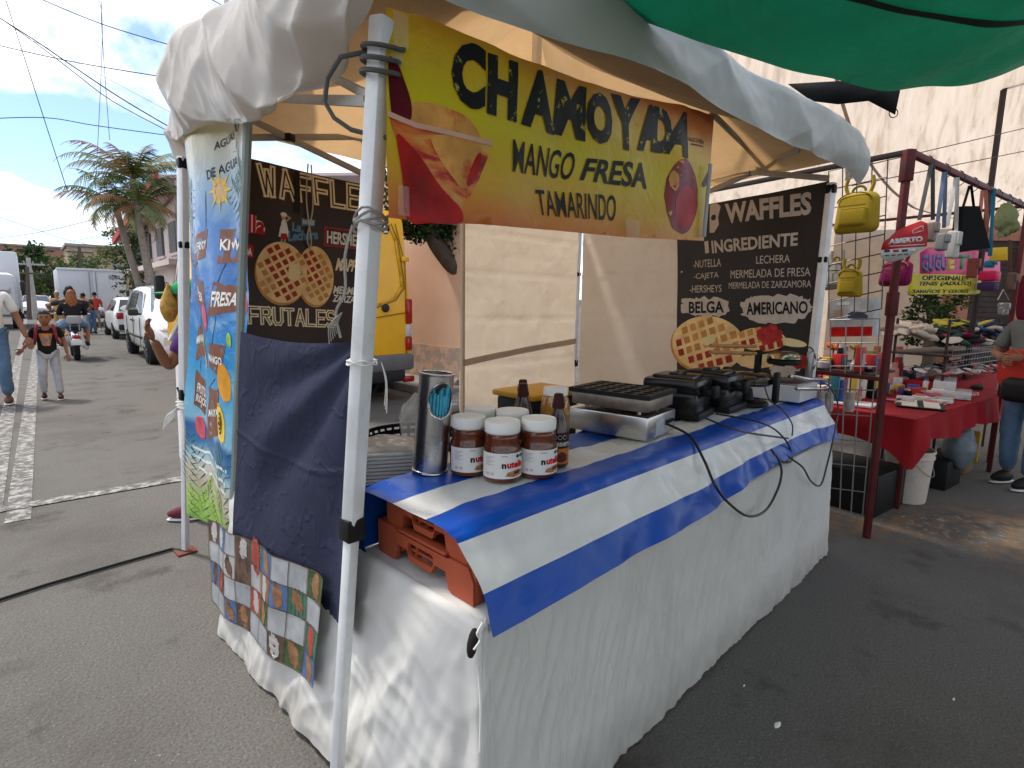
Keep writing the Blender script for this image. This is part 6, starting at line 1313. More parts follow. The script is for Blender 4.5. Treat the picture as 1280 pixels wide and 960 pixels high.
m_ = MB(); c_ = PF(1192, 471, 5.4); m_.box(c_-V((0, 0, .08)), (1.5, .34, .16), 0, .01, radians(-9)); m_.build('display_riser', rcl, label='red covered riser under the heap of packets', cat='display stand')
heap('clothes_pile', PF(1137, 420, 5.3), (.20, .15, .14), 26, [hw, hw, paper], 'cream clothes piled behind the bottles', 'clothes', None, (.08, .15), 'piles of clothes on the back rack')
heap('clothes_pile', PF(1196, 413, 5.5), (.22, .15, .12), 26, [hy, hy, hw, hgn], 'yellow and cream clothes piled in the middle of the back rack', 'clothes', None, (.07, .13), 'piles of clothes on the back rack')
heap('clothes_pile', PF(1228, 415, 5.6), (.20, .15, .10), 24, [hbl, hk, hw, hbl], 'blue black and white clothes piled beside the standing man', 'clothes', None, (.07, .13), 'piles of clothes on the back rack')
heap('clothes_pile', PF(1205, 428, 5.35), (.40, .12, .10), 40, [hk, hpn, hk, hgn, hw], 'black and magenta garments spilling over the front of the back rack', 'clothes', None, (.06, .12), 'piles of clothes on the back rack')
t = thing('back_rack', 'low wire rack with shelf holding the piles of clothes', 'rack', G(1190, 500, 0)); c_ = PF(1185, 436, 5.5)
m_ = MB(); m_.box(V((c_.x, c_.y, c_.z-.02)), (1.6, .5, .02), 0, .004, radians(-9)); m_.build('shelf', darkst, t)
for s_ in (-.75, .75):
    for q in (-.2, .2): m_ = MB(); m_.bar(V((c_.x, c_.y, 0))+RA*s_+RB*q, V((c_.x, c_.y, c_.z+.3))+RA*s_+RB*q, .02, .02); m_.build('post', darkst, t)
m_ = MB()
for k in range(4): m_.tube([V((c_.x, c_.y, c_.z-.12+.05*k))-RA*.75-RB*.25, V((c_.x, c_.y, c_.z-.12+.05*k))+RA*.75-RB*.25], .003, 4)
for k in range(20): q = V((c_.x, c_.y, 0))-RA*(.75-.079*k)-RB*.25; m_.tube([q+V((0, 0, c_.z-.13)), q+V((0, 0, c_.z+.06))], .002, 4)
m_.build('wire_front', gwl, t)
# garments on the back bar
for k, (c_, nm, w, h) in enumerate([((.55, .52, .48), 'white', .22, .50), ((.42, .03, .14), 'pink', .20, .42), ((.02, .02, .025), 'black', .24, .55), ((.03, .08, .26), 'blue', .20, .46), ((.30, .03, .03), 'red', .22, .52), ((.10, .22, .16), 'sea green', .20, .40), ((.40, .30, .05), 'mustard', .22, .48), ((.18, .07, .22), 'violet', .20, .44)]):
    q = RS(.32+.29*k, 1.87, 1.43); m_ = MB(); m_.box(q-V((0, 0, h/2)), (w, .05, h), 0, .02, radians(-9), 3)
    for v in m_.v: v += RB*.02*nz(v.x*16, v.y*16, v.z*5+k)+RA*.015*nz(v.x*10, v.z*9, k)
    t = thing('hanging_garment', nm+' garment hung on the back bar of the goods stall', 'garment', q-V((0, 0, h)), 0, 'garments on the back bar'); m_.build('cloth', M('garment_'+nm.replace(' ', '_'), c_, rough=.9), t, ang=70); m_ = MB(); m_.tube([q+V((0, 0, .03)), q-V((0, 0, .01))], .004, 5); m_.build('hook', darkst, t)
# under the table
bp_ = V((5.03, .74, 0)); bwh = M('bucket_plastic', (.55, .50, .44), rough=.5, var=.1, vs=5, dirt=(.36, .30, .24), ds=6, dfac=.6)
t = thing('bucket', 'dirty white plastic bucket under the corner of the red cloth', 'bucket', bp_)
m_ = MB(); m_.lathe([(0, .002), (.128, .002), (.132, .01), (.150, .34), (.158, .345), (.158, .36), (.152, .362), (.152, .385), (.160, .388), (.160, .405), (.148, .405), (.125, .02)], bp_, 36); m_.build('pail', bwh, t, ang=30)
m_ = MB(); m_.tube([bp_+V((.16*cos(a), .16*sin(a), .36-.14*sin((a+2.2)/2.2*pi/2.0 if False else (k/16)*pi))) for k, a in [(k, -pi*.95+k/16*pi*.8) for k in range(17)]], .003, 5); m_.build('wire_handle', gwl, t)
def ub(px_, py_, sz, m, name, lab, cat, rz=-9):
    p = G(px_, py_, 0); m_ = MB(); m_.box(V((p.x, p.y, sz[2]/2))+RA*sz[0]*.4+RB*sz[1]*.3, sz, 0, .01, radians(rz)); return m_.build(name, m, label=lab, cat=cat)
ub(1168, 610, (.35, .40, .24), M('black_crate_plastic', (.012, .012, .013), rough=.5), 'storage_crate', 'black plastic crate under the red table right of the bucket', 'crate')
ub(1198, 592, (.24, .22, .20), M('cardboard_brown', (.22, .12, .06), rough=.8), 'cardboard_box', 'brown cardboard box under the red table', 'box'); blob('plastic_bag', G(1203, 585, .2)+V((.15, .05, .12)), (.12, .11, .17), M('grey_blue_bag', (.14, .17, .20), rough=.3, var=.4), 'grey blue stuffed bag on the cardboard box under the red table', 'bag', .2, 9, 3)
ub(1219, 578, (.04, .06, .30), M('yellow_plastic', (.45, .28, .02), rough=.5), 'yellow_crate_post', 'narrow yellow plastic upright under the far end of the red table', 'upright')
ub(1075, 640, (.50, .55, .30), MATS['black_crate_plastic'], 'storage_crate', 'big black crate behind the lower wire grid', 'crate')

# buildings and bush closing the view at the right
brk = M('salmon_column', (.34, .16, .11), rough=.85, var=.12, vs=4); dkw = M('dark_shutter', (.050, .038, .036), rough=.6, var=.25)
t = thing('house', 'salmon and brown house front behind the goods stall with a dark shutter', 'house', FL(12.5, 11, 0))
def fw(px0, px1, z0, z1, f, m, nm, th=.3):
    a_, b_ = PF(px0, 385, f), PF(px1, 385, f); m_ = MB(); c_ = (a_+b_)/2; m_.box((c_.x, c_.y, (z0+z1)/2), ((b_-a_).length, th, z1-z0), 0, 0, radians(-45)); return m_.build(nm, m, t, smooth=False)
fw(1030, 1177, 0, 3.4, 12.9, M('cream_wall', (.50, .40, .31), rough=.9, var=.1), 'wall'); fw(1177, 1199, 0, 3.4, 12.75, brk, 'pillar', .5); sh_ = fw(1199, 1262, 0, 3.0, 12.9, dkw, 'shutter', .1); fw(1196, 1265, 3.0, 5.0, 12.95, brk, 'lintel')
m_ = MB()
for k in range(24):
    a_, b_ = PF(1200, 385, 12.83), PF(1261, 385, 12.83); m_.bar(V((a_.x, a_.y, .1+.12*k)), V((b_.x, b_.y, .1+.12*k)), .015, .03)
m_.build('slats', MATS['dark_shutter'], sh_); fw(1262, 1420, 0, 5.0, 12.9, brk, 'wall')

# ============================================================= STREET: vehicles
glassd = M('car_glass_dark', (.02, .025, .028), rough=.06, spec=.8, coat=.6); glassl = M('car_glass_pale', (.16, .20, .20), rough=.06, spec=.8, coat=.8, var=.3, vs=2)
tyre = M('tyre_rubber', (.014, .014, .014), rough=.85, bump=.2, bs=60); rim = M('alloy_rim', (.45, .45, .46), rough=.3, metal=.8); trimd = M('dark_trim', (.03, .03, .032), rough=.55); wpaint = M('white_car_paint', (.70, .70, .68), rough=.25, var=.04, coat=.5); ypaint = M('yellow_van_paint', (.80, .42, .01), rough=.28, var=.06, coat=.5, dirt=(.70, .36, .02), ds=2, dfac=.5)
tlr = M('tail_light_red', (.35, .012, .012), rough=.15, coat=.6); tlw = M('tail_light_clear', (.55, .50, .48), rough=.15, coat=.6); chrome = M('chrome', (.6, .6, .6), rough=.15, metal=1)
def loft(st, m=0):
    mb_ = MB(); k = None
    for (x, zb, zt, zr, wb, wr) in st:
        half = [(0, zb), (wb*.86, zb), (wb*.975, zb+.10), (wb, (zb+zt)/2), (wb*.985, zt-.03), (wb*.96, zt), (wr, zr-.07), (wr*.93, zr-.02), (wr*.7, zr), (0, zr+.012)]
        ring = [V((x, y, z)) for y, z in half]+[V((x, -y, z)) for y, z in half[-2:0:-1]]; b = len(mb_.v); k = len(ring)
        mb_.add(ring, [])
    n_ = len(st)
    for i in range(n_-1):
        for j in range(k): mb_.f.append([i*k+j, i*k+(j+1) % k, (i+1)*k+(j+1) % k, (i+1)*k+j]); mb_.mi.append(m)
    mb_.f.append(list(range(k))); mb_.mi.append(m); mb_.f.append([(n_-1)*k+j for j in range(k)][::-1]); mb_.mi.append(m); return mb_
def st_at(st, x):
    for a, b in zip(st[:-1], st[1:]):
        if min(a[0], b[0]) <= x <= max(a[0], b[0]): f_ = (x-a[0])/((b[0]-a[0]) or 1); return [lerp(p, q, f_) for p, q in zip(a, b)]
    return st[0] if abs(x-st[0][0]) < abs(x-st[-1][0]) else st[-1]
def side_pt(st, x, f_, s_, off=.008):
    _, zb, zt, zr, wb, wr = st_at(st, x); return V((x, s_*(lerp(wb*.96, wr, f_)+off), lerp(zt, zr-.07, f_)))
def side_win(mb_, st, q, s_, m=0):
    """q = (x back low, x front low, x front high, x back high), f low, f high"""
    (a, b, c, d), f0, f1 = q
    mb_.grid(lambda u, v: side_pt(st, lerp(lerp(a, b, u), lerp(d, c, u), v), lerp(f0, f1, v), s_), 6, 3, m)
def wheel(t, x, y, r, w, s_):
    mb_ = MB(); R_ = Matrix.Rotation(pi/2, 3, 'X'); mb_.lathe([(r*.62, -w/2), (r*.92, -w/2), (r, -w*.35), (r, w*.35), (r*.92, w/2), (r*.62, w/2)], (x, y, r), 30, R=R_); tw = mb_.build('wheel', tyre, t, local=True)
    mb_ = MB(); mb_.lathe([(r*.63, -w*.40), (r*.60, -w*.46), (r*.2, -w*.42), (0, -w*.44)], (x, y, r), 24, R=R_, caps=False); mb_.lathe([(r*.63, w*.40), (r*.60, w*.46), (r*.2, w*.42), (0, w*.44)], (x, y, r), 24, R=R_, caps=False)
    for k in range(5): a = k*2*pi/5; mb_.bar((x+r*.15*cos(a), y+s_*w*.46, r+r*.15*sin(a)), (x+r*.57*cos(a), y+s_*w*.46, r+r*.57*sin(a)), r*.14, .02)
    mb_.build('rim', rim, tw, local=True)
    mb_ = MB(); mb_.lathe([(r*1.16, -w*.35), (r*1.16, w*.40)], (x, y, r), 28, R=R_); mb_.build('wheel_arch', trimd, t, local=True)
# --- minivan facing the visitor (front = +x locally)
t = thing('minivan', 'white family minivan parked facing the stall, pale sunshade behind its windscreen', 'car', S(15.75, 2.80), ST+pi)
mv = [(-2.35, .35, .95, 1.0, .86, .80), (-2.30, .26, 1.0, 1.35, .93, .78), (-2.12, .22, 1.03, 1.66, .95, .74), (-1.5, .20, 1.03, 1.72, .96, .75), (-.2, .20, 1.02, 1.73, .97, .76), (.45, .20, 1.02, 1.66, .97, .73), (.95, .20, 1.03, 1.38, .97, .74), (1.42, .20, 1.03, 1.10, .96, .80), (1.95, .22, .92, .98, .93, .74), (2.25, .27, .78, .83, .86, .66), (2.36, .33, .62, .66, .76, .58)]
loft(mv).build('body', wpaint, t, local=True, ang=50, sub=1)
for s_ in (-1, 1):
    for q in (((-2.05, -1.35, -1.35, -1.95), .12, .92), ((-1.25, -.25, -.25, -1.25), .10, .92), ((-.15, .92, .42, -.15), .10, .90)):
        m_ = MB(); side_win(m_, mv, q, s_); m_.build('window', glassd, t, local=True)
    m_ = MB(); m_.grid(lambda u, v: V((lerp(-1.6, 1.1, u), s_*(st_at(mv, lerp(-1.6, 1.1, u))[4]+.012), .52+.05*v)), 10, 1); m_.build('side_moulding', trimd, t, local=True, solid=.01)
    for x in (-.35, -.05): m_ = MB(); m_.box((x, s_*.985, .90), (.16, .03, .04), 0, .012); m_.build('door_handle', trimd, t, local=True)
    for x in (-.20, .85, -1.3): m_ = MB(); m_.bar((x, s_*.972, .35), (x, s_*.965, .98), .008, .012); m_.build('door_seam', trimd, t, local=True)
    m_ = MB(); m_.box((.78, s_*1.06, 1.10), (.10, .20, .15), 0, .04); m_.box((.78, s_*.97, 1.06), (.06, .10, .05), 0, .01); m_.build('mirror', trimd, t, local=True)
    for x in (-1.45, 1.47): wheel(t, x, s_*.86, .325, .21, s_)
    m_ = MB(); m_.ell((2.12, s_*.66, .74), (.16, .20, .085), 14); m_.build('headlight', tlw, t, local=True)
    m_ = MB(); m_.ell((2.02, s_*.86, .72), (.10, .06, .06), 10); m_.build('indicator', M('indicator_amber', (.55, .20, .04), rough=.2), t, local=True)
    m_ = MB(); m_.bar((-2.0, s_*.62, 1.76), (.3, s_*.62, 1.75), .03, .03, 0, .008); m_.build('roof_rail', trimd, t, local=True)
m_ = MB(); m_.grid(lambda u, v: V((lerp(1.36, .50, v)+.012-.05*abs(2*u-1)**2, lerp(-1, 1, u)*lerp(.80, .64, v), lerp(1.10, 1.62, v)+.025)), 12, 8); m_.build('windscreen', glassl, t, local=True, ang=80)
m_ = MB(); m_.box((2.36, 0, .62), (.04, .7, .14), 0, .02); m_.build('grille', trimd, t, local=True); m_ = MB(); m_.box((2.32, 0, .36), (.12, 1.5, .20), 0, .05); m_.build('bumper', wpaint, t, local=True)
# --- small white hatchback further off, seen from behind
def hatch(lab, loc, rz, paint, suv=1.0):
    t = thing('parked_car', lab, 'car', loc, rz, 'cars parked further down the street')
    st = [(-1.95, .35, .8, .86, .72, .62), (-1.90, .25, .88, 1.05, .80, .68), (-1.62, .22, .90, 1.40, .82, .64), (-.6, .20, .90, 1.45, .83, .64), (.25, .20, .90, 1.40, .83, .63), (.95, .20, .92, .98, .82, .70), (1.7, .24, .78, .84, .76, .62), (1.95, .3, .6, .64, .66, .55)]
    loft(st).build('body', paint, t, local=True, ang=50, sub=1)
    for s_ in (-1, 1):
        for q in (((-1.45, -.62, -.62, -1.35), .12, .9), ((-.55, .75, .25, -.55), .10, .9)): m_ = MB(); side_win(m_, st, q, s_); m_.build('window', glassd, t, local=True)
        for x in (-1.25, 1.25): wheel(t, x, s_*.74, .29, .18, s_)
        m_ = MB(); m_.box((-1.93, s_*.64, .80), (.08, .20, .22), 0, .03); m_.build('tail_light', tlr, t, local=True)
        m_ = MB(); m_.box((1.82, s_*.58, .68), (.12, .26, .12), 0, .04); m_.build('headlight', tlw, t, local=True)
        m_ = MB(); m_.box((.70, s_*.92, .98), (.08, .16, .11), 0, .03); m_.build('mirror', paint, t, local=True)
    m_ = MB(); m_.grid(lambda u, v: V((lerp(-1.90, -1.66, v)-.015, lerp(-1, 1, u)*lerp(.66, .58, v), lerp(.96, 1.34, v))), 8, 4); m_.build('rear_window', glassd, t, local=True)
    m_ = MB(); m_.grid(lambda u, v: V((lerp(.93, .32, v)+.015, lerp(-1, 1, u)*lerp(.68, .56, v), lerp(1.0, 1.37, v)+.02)), 8, 4); m_.build('windscreen', glassd, t, local=True)
    m_ = MB(); m_.box((-1.93, 0, .42), (.12, 1.4, .20), 0, .05); m_.build('bumper', trimd, t, local=True); m_ = MB(); m_.box((1.93, 0, .40), (.12, 1.3, .20), 0, .05); m_.build('bumper', trimd, t, local=True)
    m_ = MB(); m_.box((-1.995, 0, .58), (.01, .34, .13), 0, .003); m_.build('number_plate', MATS['sign_white'], t, local=True); return t
h0 = hatch('small white hatchback with red tail light, parked right behind the minivan', S(24.6, 2.9), ST, wpaint)
copy_tree(h0, None, S(47, .35), ST+pi, 'white car facing the market far down the middle of the street')
copy_tree(h0, None, S(58, 1.9), ST+pi, 'distant white car half hidden behind the riders on the motorbike')
# --- box truck seen from behind
t = thing('box_truck', 'white box truck seen from behind, double cargo doors, further down the street', 'truck', S(33, 2.35), ST)
bxw = M('white_box_body', (.62, .64, .66), rough=.4, var=.05, vs=1.5); 
m_ = MB(); m_.box((2.4, 0, 1.66), (4.8, 2.55, 2.1), 0, .03); m_.build('cargo_box', bxw, t, local=True)
for s_ in (-1, 1):
    m_ = MB(); m_.box((-.012, s_*.63, 1.66), (.03, 1.22, 1.98), 0, .01); d = m_.build('cargo_door', bxw, t, local=True)
    m_ = MB(); m_.bar((-.04, s_*.12, .75), (-.04, s_*.12, 2.55), .03, .03); m_.build('lock_rod', M('grey_steel', (.3, .3, .31), rough=.4), d, local=True)
    m_ = MB(); m_.lathe([(.2, -.15), (.40, -.15), (.42, 0), (.40, .15), (.2, .15)], (.9, s_*1.0, .42), 20, R=Matrix.Rotation(pi/2, 3, 'X')); m_.build('wheel', tyre, t, local=True)
    m_ = MB(); m_.box((-.03, s_*1.1, .55), (.05, .22, .10), 0, .02); m_.build('tail_light', tlr, t, local=True)
m_ = MB(); m_.box((-.02, 0, 2.66), (.10, 2.6, .10), 0, .02); m_.build('roof_edge', bxw, t, local=True); m_ = MB(); m_.box((-.03, -.85, 2.35), (.02, .45, .18), 0, .005); m_.build('vent', MATS['grey_steel'], t, local=True)
m_ = MB(); m_.box((.1, 0, .46), (.14, 2.4, .14), 0, .02); m_.build('bumper', trimd, t, local=True); m_ = MB(); m_.box((5.7, 0, 1.35), (1.7, 2.2, 1.9), 0, .2); m_.build('cab', bxw, t, local=True)
# --- white lorry at the left edge
t = thing('lorry', 'white lorry with tall box at the far left edge of the street', 'truck', S(33, -1.45), ST+pi)
m_ = MB(); m_.box((-2.2, 0, 2.0), (4.6, 2.4, 2.6), 0, .04); m_.build('cargo_box', bxw, t, local=True); m_ = MB(); m_.box((.95, 0, 1.45), (1.5, 2.2, 1.8), 0, .25); m_.build('cab', bxw, t, local=True)
m_ = MB(); m_.grid(lambda u, v: V((1.72-.1*v, lerp(-.9, .9, u), lerp(1.5, 2.2, v))), 4, 2); m_.build('windscreen', glassd, t, local=True)
for s_ in (-1, 1):
    for x in (.9, -3.2): m_ = MB(); m_.lathe([(.2, -.15), (.42, -.15), (.44, 0), (.42, .15), (.2, .15)], (x, s_*1.0, .44), 20, R=Matrix.Rotation(pi/2, 3, 'X')); m_.build('wheel', tyre, t, local=True)
    m_ = MB(); m_.box((1.5, s_*1.3, 1.8), (.12, .16, .4), 0, .04); m_.build('mirror', trimd, t, local=True)
# --- yellow van
va = radians(91.5); VA = V((cos(va), sin(va), 0)); VL = V((-VA.y, VA.x, 0)); vc = G(516, 497); 
t = thing('yellow_van', 'tall yellow van parked by the peach wall, rear doors with a round 2 mark', 'van', vc+VL*.98, va)
yv = [(0, .50, 1.42, 2.62, .97, .83), (.06, .42, 1.42, 2.70, .985, .85), (1.2, .36, 1.42, 2.74, .99, .86), (3.6, .36, 1.42, 2.74, .99, .86), (4.2, .36, 1.42, 2.62, .99, .84), (4.62, .36, 1.40, 1.95, .98, .82), (4.85, .36, 1.25, 1.40, .96, .84), (5.05, .40, 1.0, 1.08, .90, .74), (5.12, .45, .8, .86, .80, .64)]
loft(yv).build('body', ypaint, t, local=True, ang=32)
for s_ in (-1, 1):
    for q in (((3.55, 4.55, 4.13, 3.55), .03, .62),):
        m_ = MB(); side_win(m_, yv, q, s_); m_.build('window', glassd, t, local=True)
    m_ = MB(); side_win(m_, yv, ((4.55, 4.68, 4.26, 4.15), .0, .75), s_); m_.build('pillar_trim', trimd, t, local=True)
    m_ = MB(); m_.box((4.35, s_*1.16, 1.62), (.14, .16, .42), 0, .05); m_.box((4.40, s_*1.04, 1.50), (.08, .16, .10), 0, .02); m_.build('mirror', trimd, t, local=True)
    for x in (.95, 4.05): wheel(t, x, s_*.86, .36, .24, s_)
    m_ = MB(); m_.grid(lambda u, v: V((lerp(1.4, 3.8, u), s_*(.998), .62+.12*v)), 6, 1); m_.build('side_moulding', trimd, t, local=True, solid=.012)
m_ = MB(); m_.grid(lambda u, v: V((lerp(4.84, 4.22, v)+.012, lerp(-1, 1, u)*lerp(.80, .74, v), lerp(1.40, 2.52, v)+.02)), 8, 8); m_.build('windscreen', glassd, t, local=True)
m_ = MB(); m_.box((-.04, 0, .56), (.14, 1.90, .24), 0, .05); m_.build('rear_bumper', M('grey_bumper', (.16, .16, .165), rough=.6), t, local=True); m_ = MB(); m_.box((.15, 0, .38), (.5, 1.6, .2), 0, .05); m_.build('underrun', trimd, t, local=True); m_ = MB(); m_.box((5.10, 0, .55), (.14, 1.7, .3), 0, .06); m_.build('front_bumper', trimd, t, local=True)
vr = Sheet(vc-VA*.012, -VL, (0, 0, 1), mx=.5, lay=.003)
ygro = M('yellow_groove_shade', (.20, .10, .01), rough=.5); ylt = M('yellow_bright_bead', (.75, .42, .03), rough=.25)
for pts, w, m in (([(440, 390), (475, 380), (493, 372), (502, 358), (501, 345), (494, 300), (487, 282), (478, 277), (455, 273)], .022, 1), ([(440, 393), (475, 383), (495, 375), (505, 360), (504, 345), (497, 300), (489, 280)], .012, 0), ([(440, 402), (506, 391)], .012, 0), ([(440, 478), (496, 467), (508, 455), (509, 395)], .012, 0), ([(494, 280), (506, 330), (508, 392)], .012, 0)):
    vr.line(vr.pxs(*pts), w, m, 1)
for p_, r_ in (((482, 286), .060),): vr.ell(vr.px(*p_), r_, r_*1.15, 2, 1); vr.ptext('2', ((479, 282), (485, 282), (479, 291), (485, 291)), 3, 2, bold=.04)
vr.ptext('S', ((471, 296), (476, 296), (471, 303), (476, 303)), 2, 1, bold=.02); vr.ptext('67', ((466, 308), (476, 307), (466, 318), (476, 317)), 2, 1, bold=.02); vr.ptext('TAXIS', ((440, 297), (469, 296), (440, 304), (469, 303)), 2, 1, bold=.02) if False else None
vr.build('rear_door_panel', [ygro, ylt, pdark, MATS['sign_white']], t, solid=.004)
m_ = MB(); c_ = vr.at(*vr.px(482, 385)); m_.lathe([(0, -.02), (.055, -.02), (.06, .01), (.045, .03), (0, .035)], c_, 18, R=Matrix.Rotation(pi/2, 3, 'X')); m_.build('door_lock', trimd, t)
for y0, y1, m in ((373, 405, tlr), (405, 421, tlw), (421, 438, tlr)):
    a_, b_ = vr.at(*vr.px(510, y0)), vr.at(*vr.px(512, y1)); m_ = MB(); m_.box((a_+b_)/2+VA*.03, (.11, .10, abs(a_.z-b_.z)*.97), 0, .02, radians(3.5)); m_.build('tail_light', m, t)
for x, y in ((506, 324), (512, 446)): c_ = vr.at(*vr.px(x, y)); m_ = MB(); m_.box(c_, (.13, .05, .07), 0, .015, radians(3.5)); m_.build('door_hinge', ypaint, t)
c_ = vr.at(*vr.px(508, 473)); m_ = MB(); m_.box(c_-VA*.05, (.2, .06, .09), 0, .02, radians(3.5)); m_.build('reflector', tlr, t)

# ============================================================= PEOPLE
skn = M('skin', (.33, .165, .10), rough=.55, var=.08, vs=12); sknd = M('skin_tan', (.25, .115, .065), rough=.55, var=.08, vs=12); blackh = M('black_hair', (.010, .008, .008), rough=.45, bump=.5, bs=90); auburn = M('auburn_hair', (.24, .085, .03), rough=.5, var=.5, vs=30, bump=.6, bs=60)
denim = M('blue_denim', (.09, .15, .24), rough=.85, var=.25, vs=9, wr=.3, ws=(12, 12, 6)); ssole = M('shoe_sole', (.6, .6, .58), rough=.6)
DEF = dict(pel=(0, 0, .95), bel=(0, .01, 1.10), che=(0, .0, 1.30), nek=(0, -.005, 1.47), hed=(0, .015, 1.62), shR=(.185, -.01, 1.41), elR=(.235, -.03, 1.13), wrR=(.25, .05, .88), shL=(-.185, -.01, 1.41), elL=(-.235, -.03, 1.13), wrL=(-.25, .05, .88), hiR=(.09, 0, .90), knR=(.10, .02, .50), anR=(.10, -.02, .09), hiL=(-.09, 0, .90), knL=(-.10, .02, .50), anL=(-.10, -.02, .09))
def human(lab, loc, rz, h, top, bot, shoe, hair, sk=None, pose=None, sleeve=.9, shorts=False, hairlen=0, fat=1.0, hands=True, grp=None, facing_face=True, hips=True):
    sk = sk or skn; J = {k: V(v) for k, v in DEF.items()}
    for k, v in (pose or {}).items(): J[k] = V(v)
    t = thing('person', lab, 'person', loc, rz, grp); k_ = h/1.75
    def P_(k): return J[k]
    vs_ = []; rs = []; es = []; ix = {}
    def vtx(k, p, r): ix[k] = len(vs_); vs_.append(p*k_); rs.append(r*k_ if not isinstance(r, tuple) else tuple(q*k_ for q in r)); return ix[k]
    vtx('pel', P_('pel'), .125*fat); vtx('bel', P_('bel'), .115*fat); vtx('che', P_('che'), .13*fat); vtx('nek', P_('nek'), .052); vtx('hd0', P_('nek').lerp(P_('hed'), .6), .05)
    es += [(0, 1), (1, 2), (2, 3), (3, 4)]
    for s_ in 'RL':
        a = vtx('sh'+s_, P_('sh'+s_), .056); b = vtx('el'+s_, P_('el'+s_), .042); c = vtx('wr'+s_, P_('wr'+s_), .028); es += [(2, a), (a, b), (b, c)]
        a = vtx('hi'+s_, P_('hi'+s_), .082*fat); b = vtx('kn'+s_, P_('kn'+s_), .056); c = vtx('an'+s_, P_('an'+s_), .040); es += [(0, a), (a, b), (b, c)]
    bv, bf = skin_mesh(vs_, es, rs); m_ = MB(); m_.add(bv, bf)
    hd = P_('hed')*k_; up = (P_('hed')-P_('nek')).normalized(); hk_ = k_*(1.0 if h > 1.4 else 1.22)
    def hfn(p):
        q = V(p); zf = q.z/(.125*hk_)
        if zf < 0: q.x *= 1-.26*zf*zf; q.y *= 1-.12*zf*zf; q.y += .012*hk_*(-zf)
        if q.y > 0:
            q.y *= .93
            n_ = exp(-(q.x/(.013*hk_))**2-((q.z+.012*hk_)/(.022*hk_))**2); q.y += .024*hk_*n_
            for s_ in (-1, 1): q.y -= .010*hk_*exp(-((q.x-s_*.032*hk_)/(.016*hk_))**2-((q.z-.012*hk_)/(.012*hk_))**2)
            q.y += .006*hk_*exp(-(q.x/(.022*hk_))**2-((q.z+.055*hk_)/(.010*hk_))**2)
        return q
    m_.ell(hd, (.078*hk_, .098*hk_, .125*hk_), 28, fn=hfn)
    for s_ in (-1, 1): m_.ell(hd+V((s_*.080*hk_, -.005*hk_, .0)), (.012*hk_, .022*hk_, .033*hk_), 8)
    if hands:
        for s_, sg in (('R', 1), ('L', -1)):
            w = P_('wr'+s_)*k_; d = (P_('wr'+s_)-P_('el'+s_)).normalized(); sd_ = d.cross(V((0, 1, 0))).normalized() if abs(d.y) < .9 else V((1, 0, 0)); nn = sd_.cross(d).normalized()
            R_ = Matrix((sd_, nn, d)).transposed(); m_.ell(w+d*.05*k_, (.040*k_, .018*k_, .055*k_), 10, R=R_)
            for f_ in range(4):
                b0 = w+d*.085*k_+sd_*(.027-.018*f_)*k_; l_ = (.060, .072, .068, .052)[f_]*k_; m_.tube([b0, b0+d*l_*.45-nn*.006*k_, b0+d*l_*.8-nn*.020*k_, b0+d*l_*.95-nn*.032*k_], [.0092*k_, .0088*k_, .008*k_, .006*k_], 6)
            b0 = w+d*.035*k_+sd_*.032*k_; m_.tube([b0, b0+(sd_*.03+d*.03)*k_, b0+(sd_*.036+d*.06-nn*.008)*k_], [.012*k_, .010*k_, .007*k_], 6)
    m_.build('body', sk, t, local=True, ang=80)
    if facing_face:
        m_ = MB(); 
        for s_ in (-1, 1): m_.ell(hd+V((s_*.031*hk_, .083*hk_, .012*hk_)), (.013*hk_, .008*hk_, .006*hk_), 8)
        m_.build('eyes', M('eye_dark', (.015, .01, .008), rough=.2), t, local=True)
        m_ = MB()
        for s_ in (-1, 1): m_.tube([hd+V((s_*.016*hk_, .093*hk_, .030*hk_)), hd+V((s_*.034*hk_, .088*hk_, .035*hk_)), hd+V((s_*.050*hk_, .074*hk_, .030*hk_))], .004*hk_, 5)
        m_.build('eyebrows', blackh, t, local=True)
        m_ = MB(); m_.ell(hd+V((0, .086*hk_, -.056*hk_)), (.022*hk_, .010*hk_, .007*hk_), 8); m_.build('lips', M('lips', (.25, .07, .06), rough=.5), t, local=True)
    if hair is not None:
        m_ = MB(); m_.ell(hd+V((0, -.014*hk_, .030*hk_)), (.084*hk_, .100*hk_, .106*hk_), 22, fn=lambda q: (lambda l_: V((q.x, q.y, q.z)) if q.z > l_ else V((q.x*.86, q.y*.86, l_)))(-.06*hk_ if q.y < .02*hk_ else .035*hk_)*(1+.05*nz(q.x*60, q.y*60, q.z*60)))
        if hairlen:
            for k in range(16):
                a = pi*(1.08+.84*k/15); b0 = hd+V((.08*hk_*cos(a), .085*hk_*sin(a), .02)); m_.tube([b0, b0+V((.02*cos(a), .03*sin(a)-.02, -hairlen*.4)), b0+V((.005*cos(a)+.012*sin(k*7), -.03+.012*sin(k*5), -hairlen*(.85+.15*sin(k*3))))], [.026*hk_, .026*hk_, .008*hk_], 6)
        m_.build('hair', hair, t, local=True, ang=80)
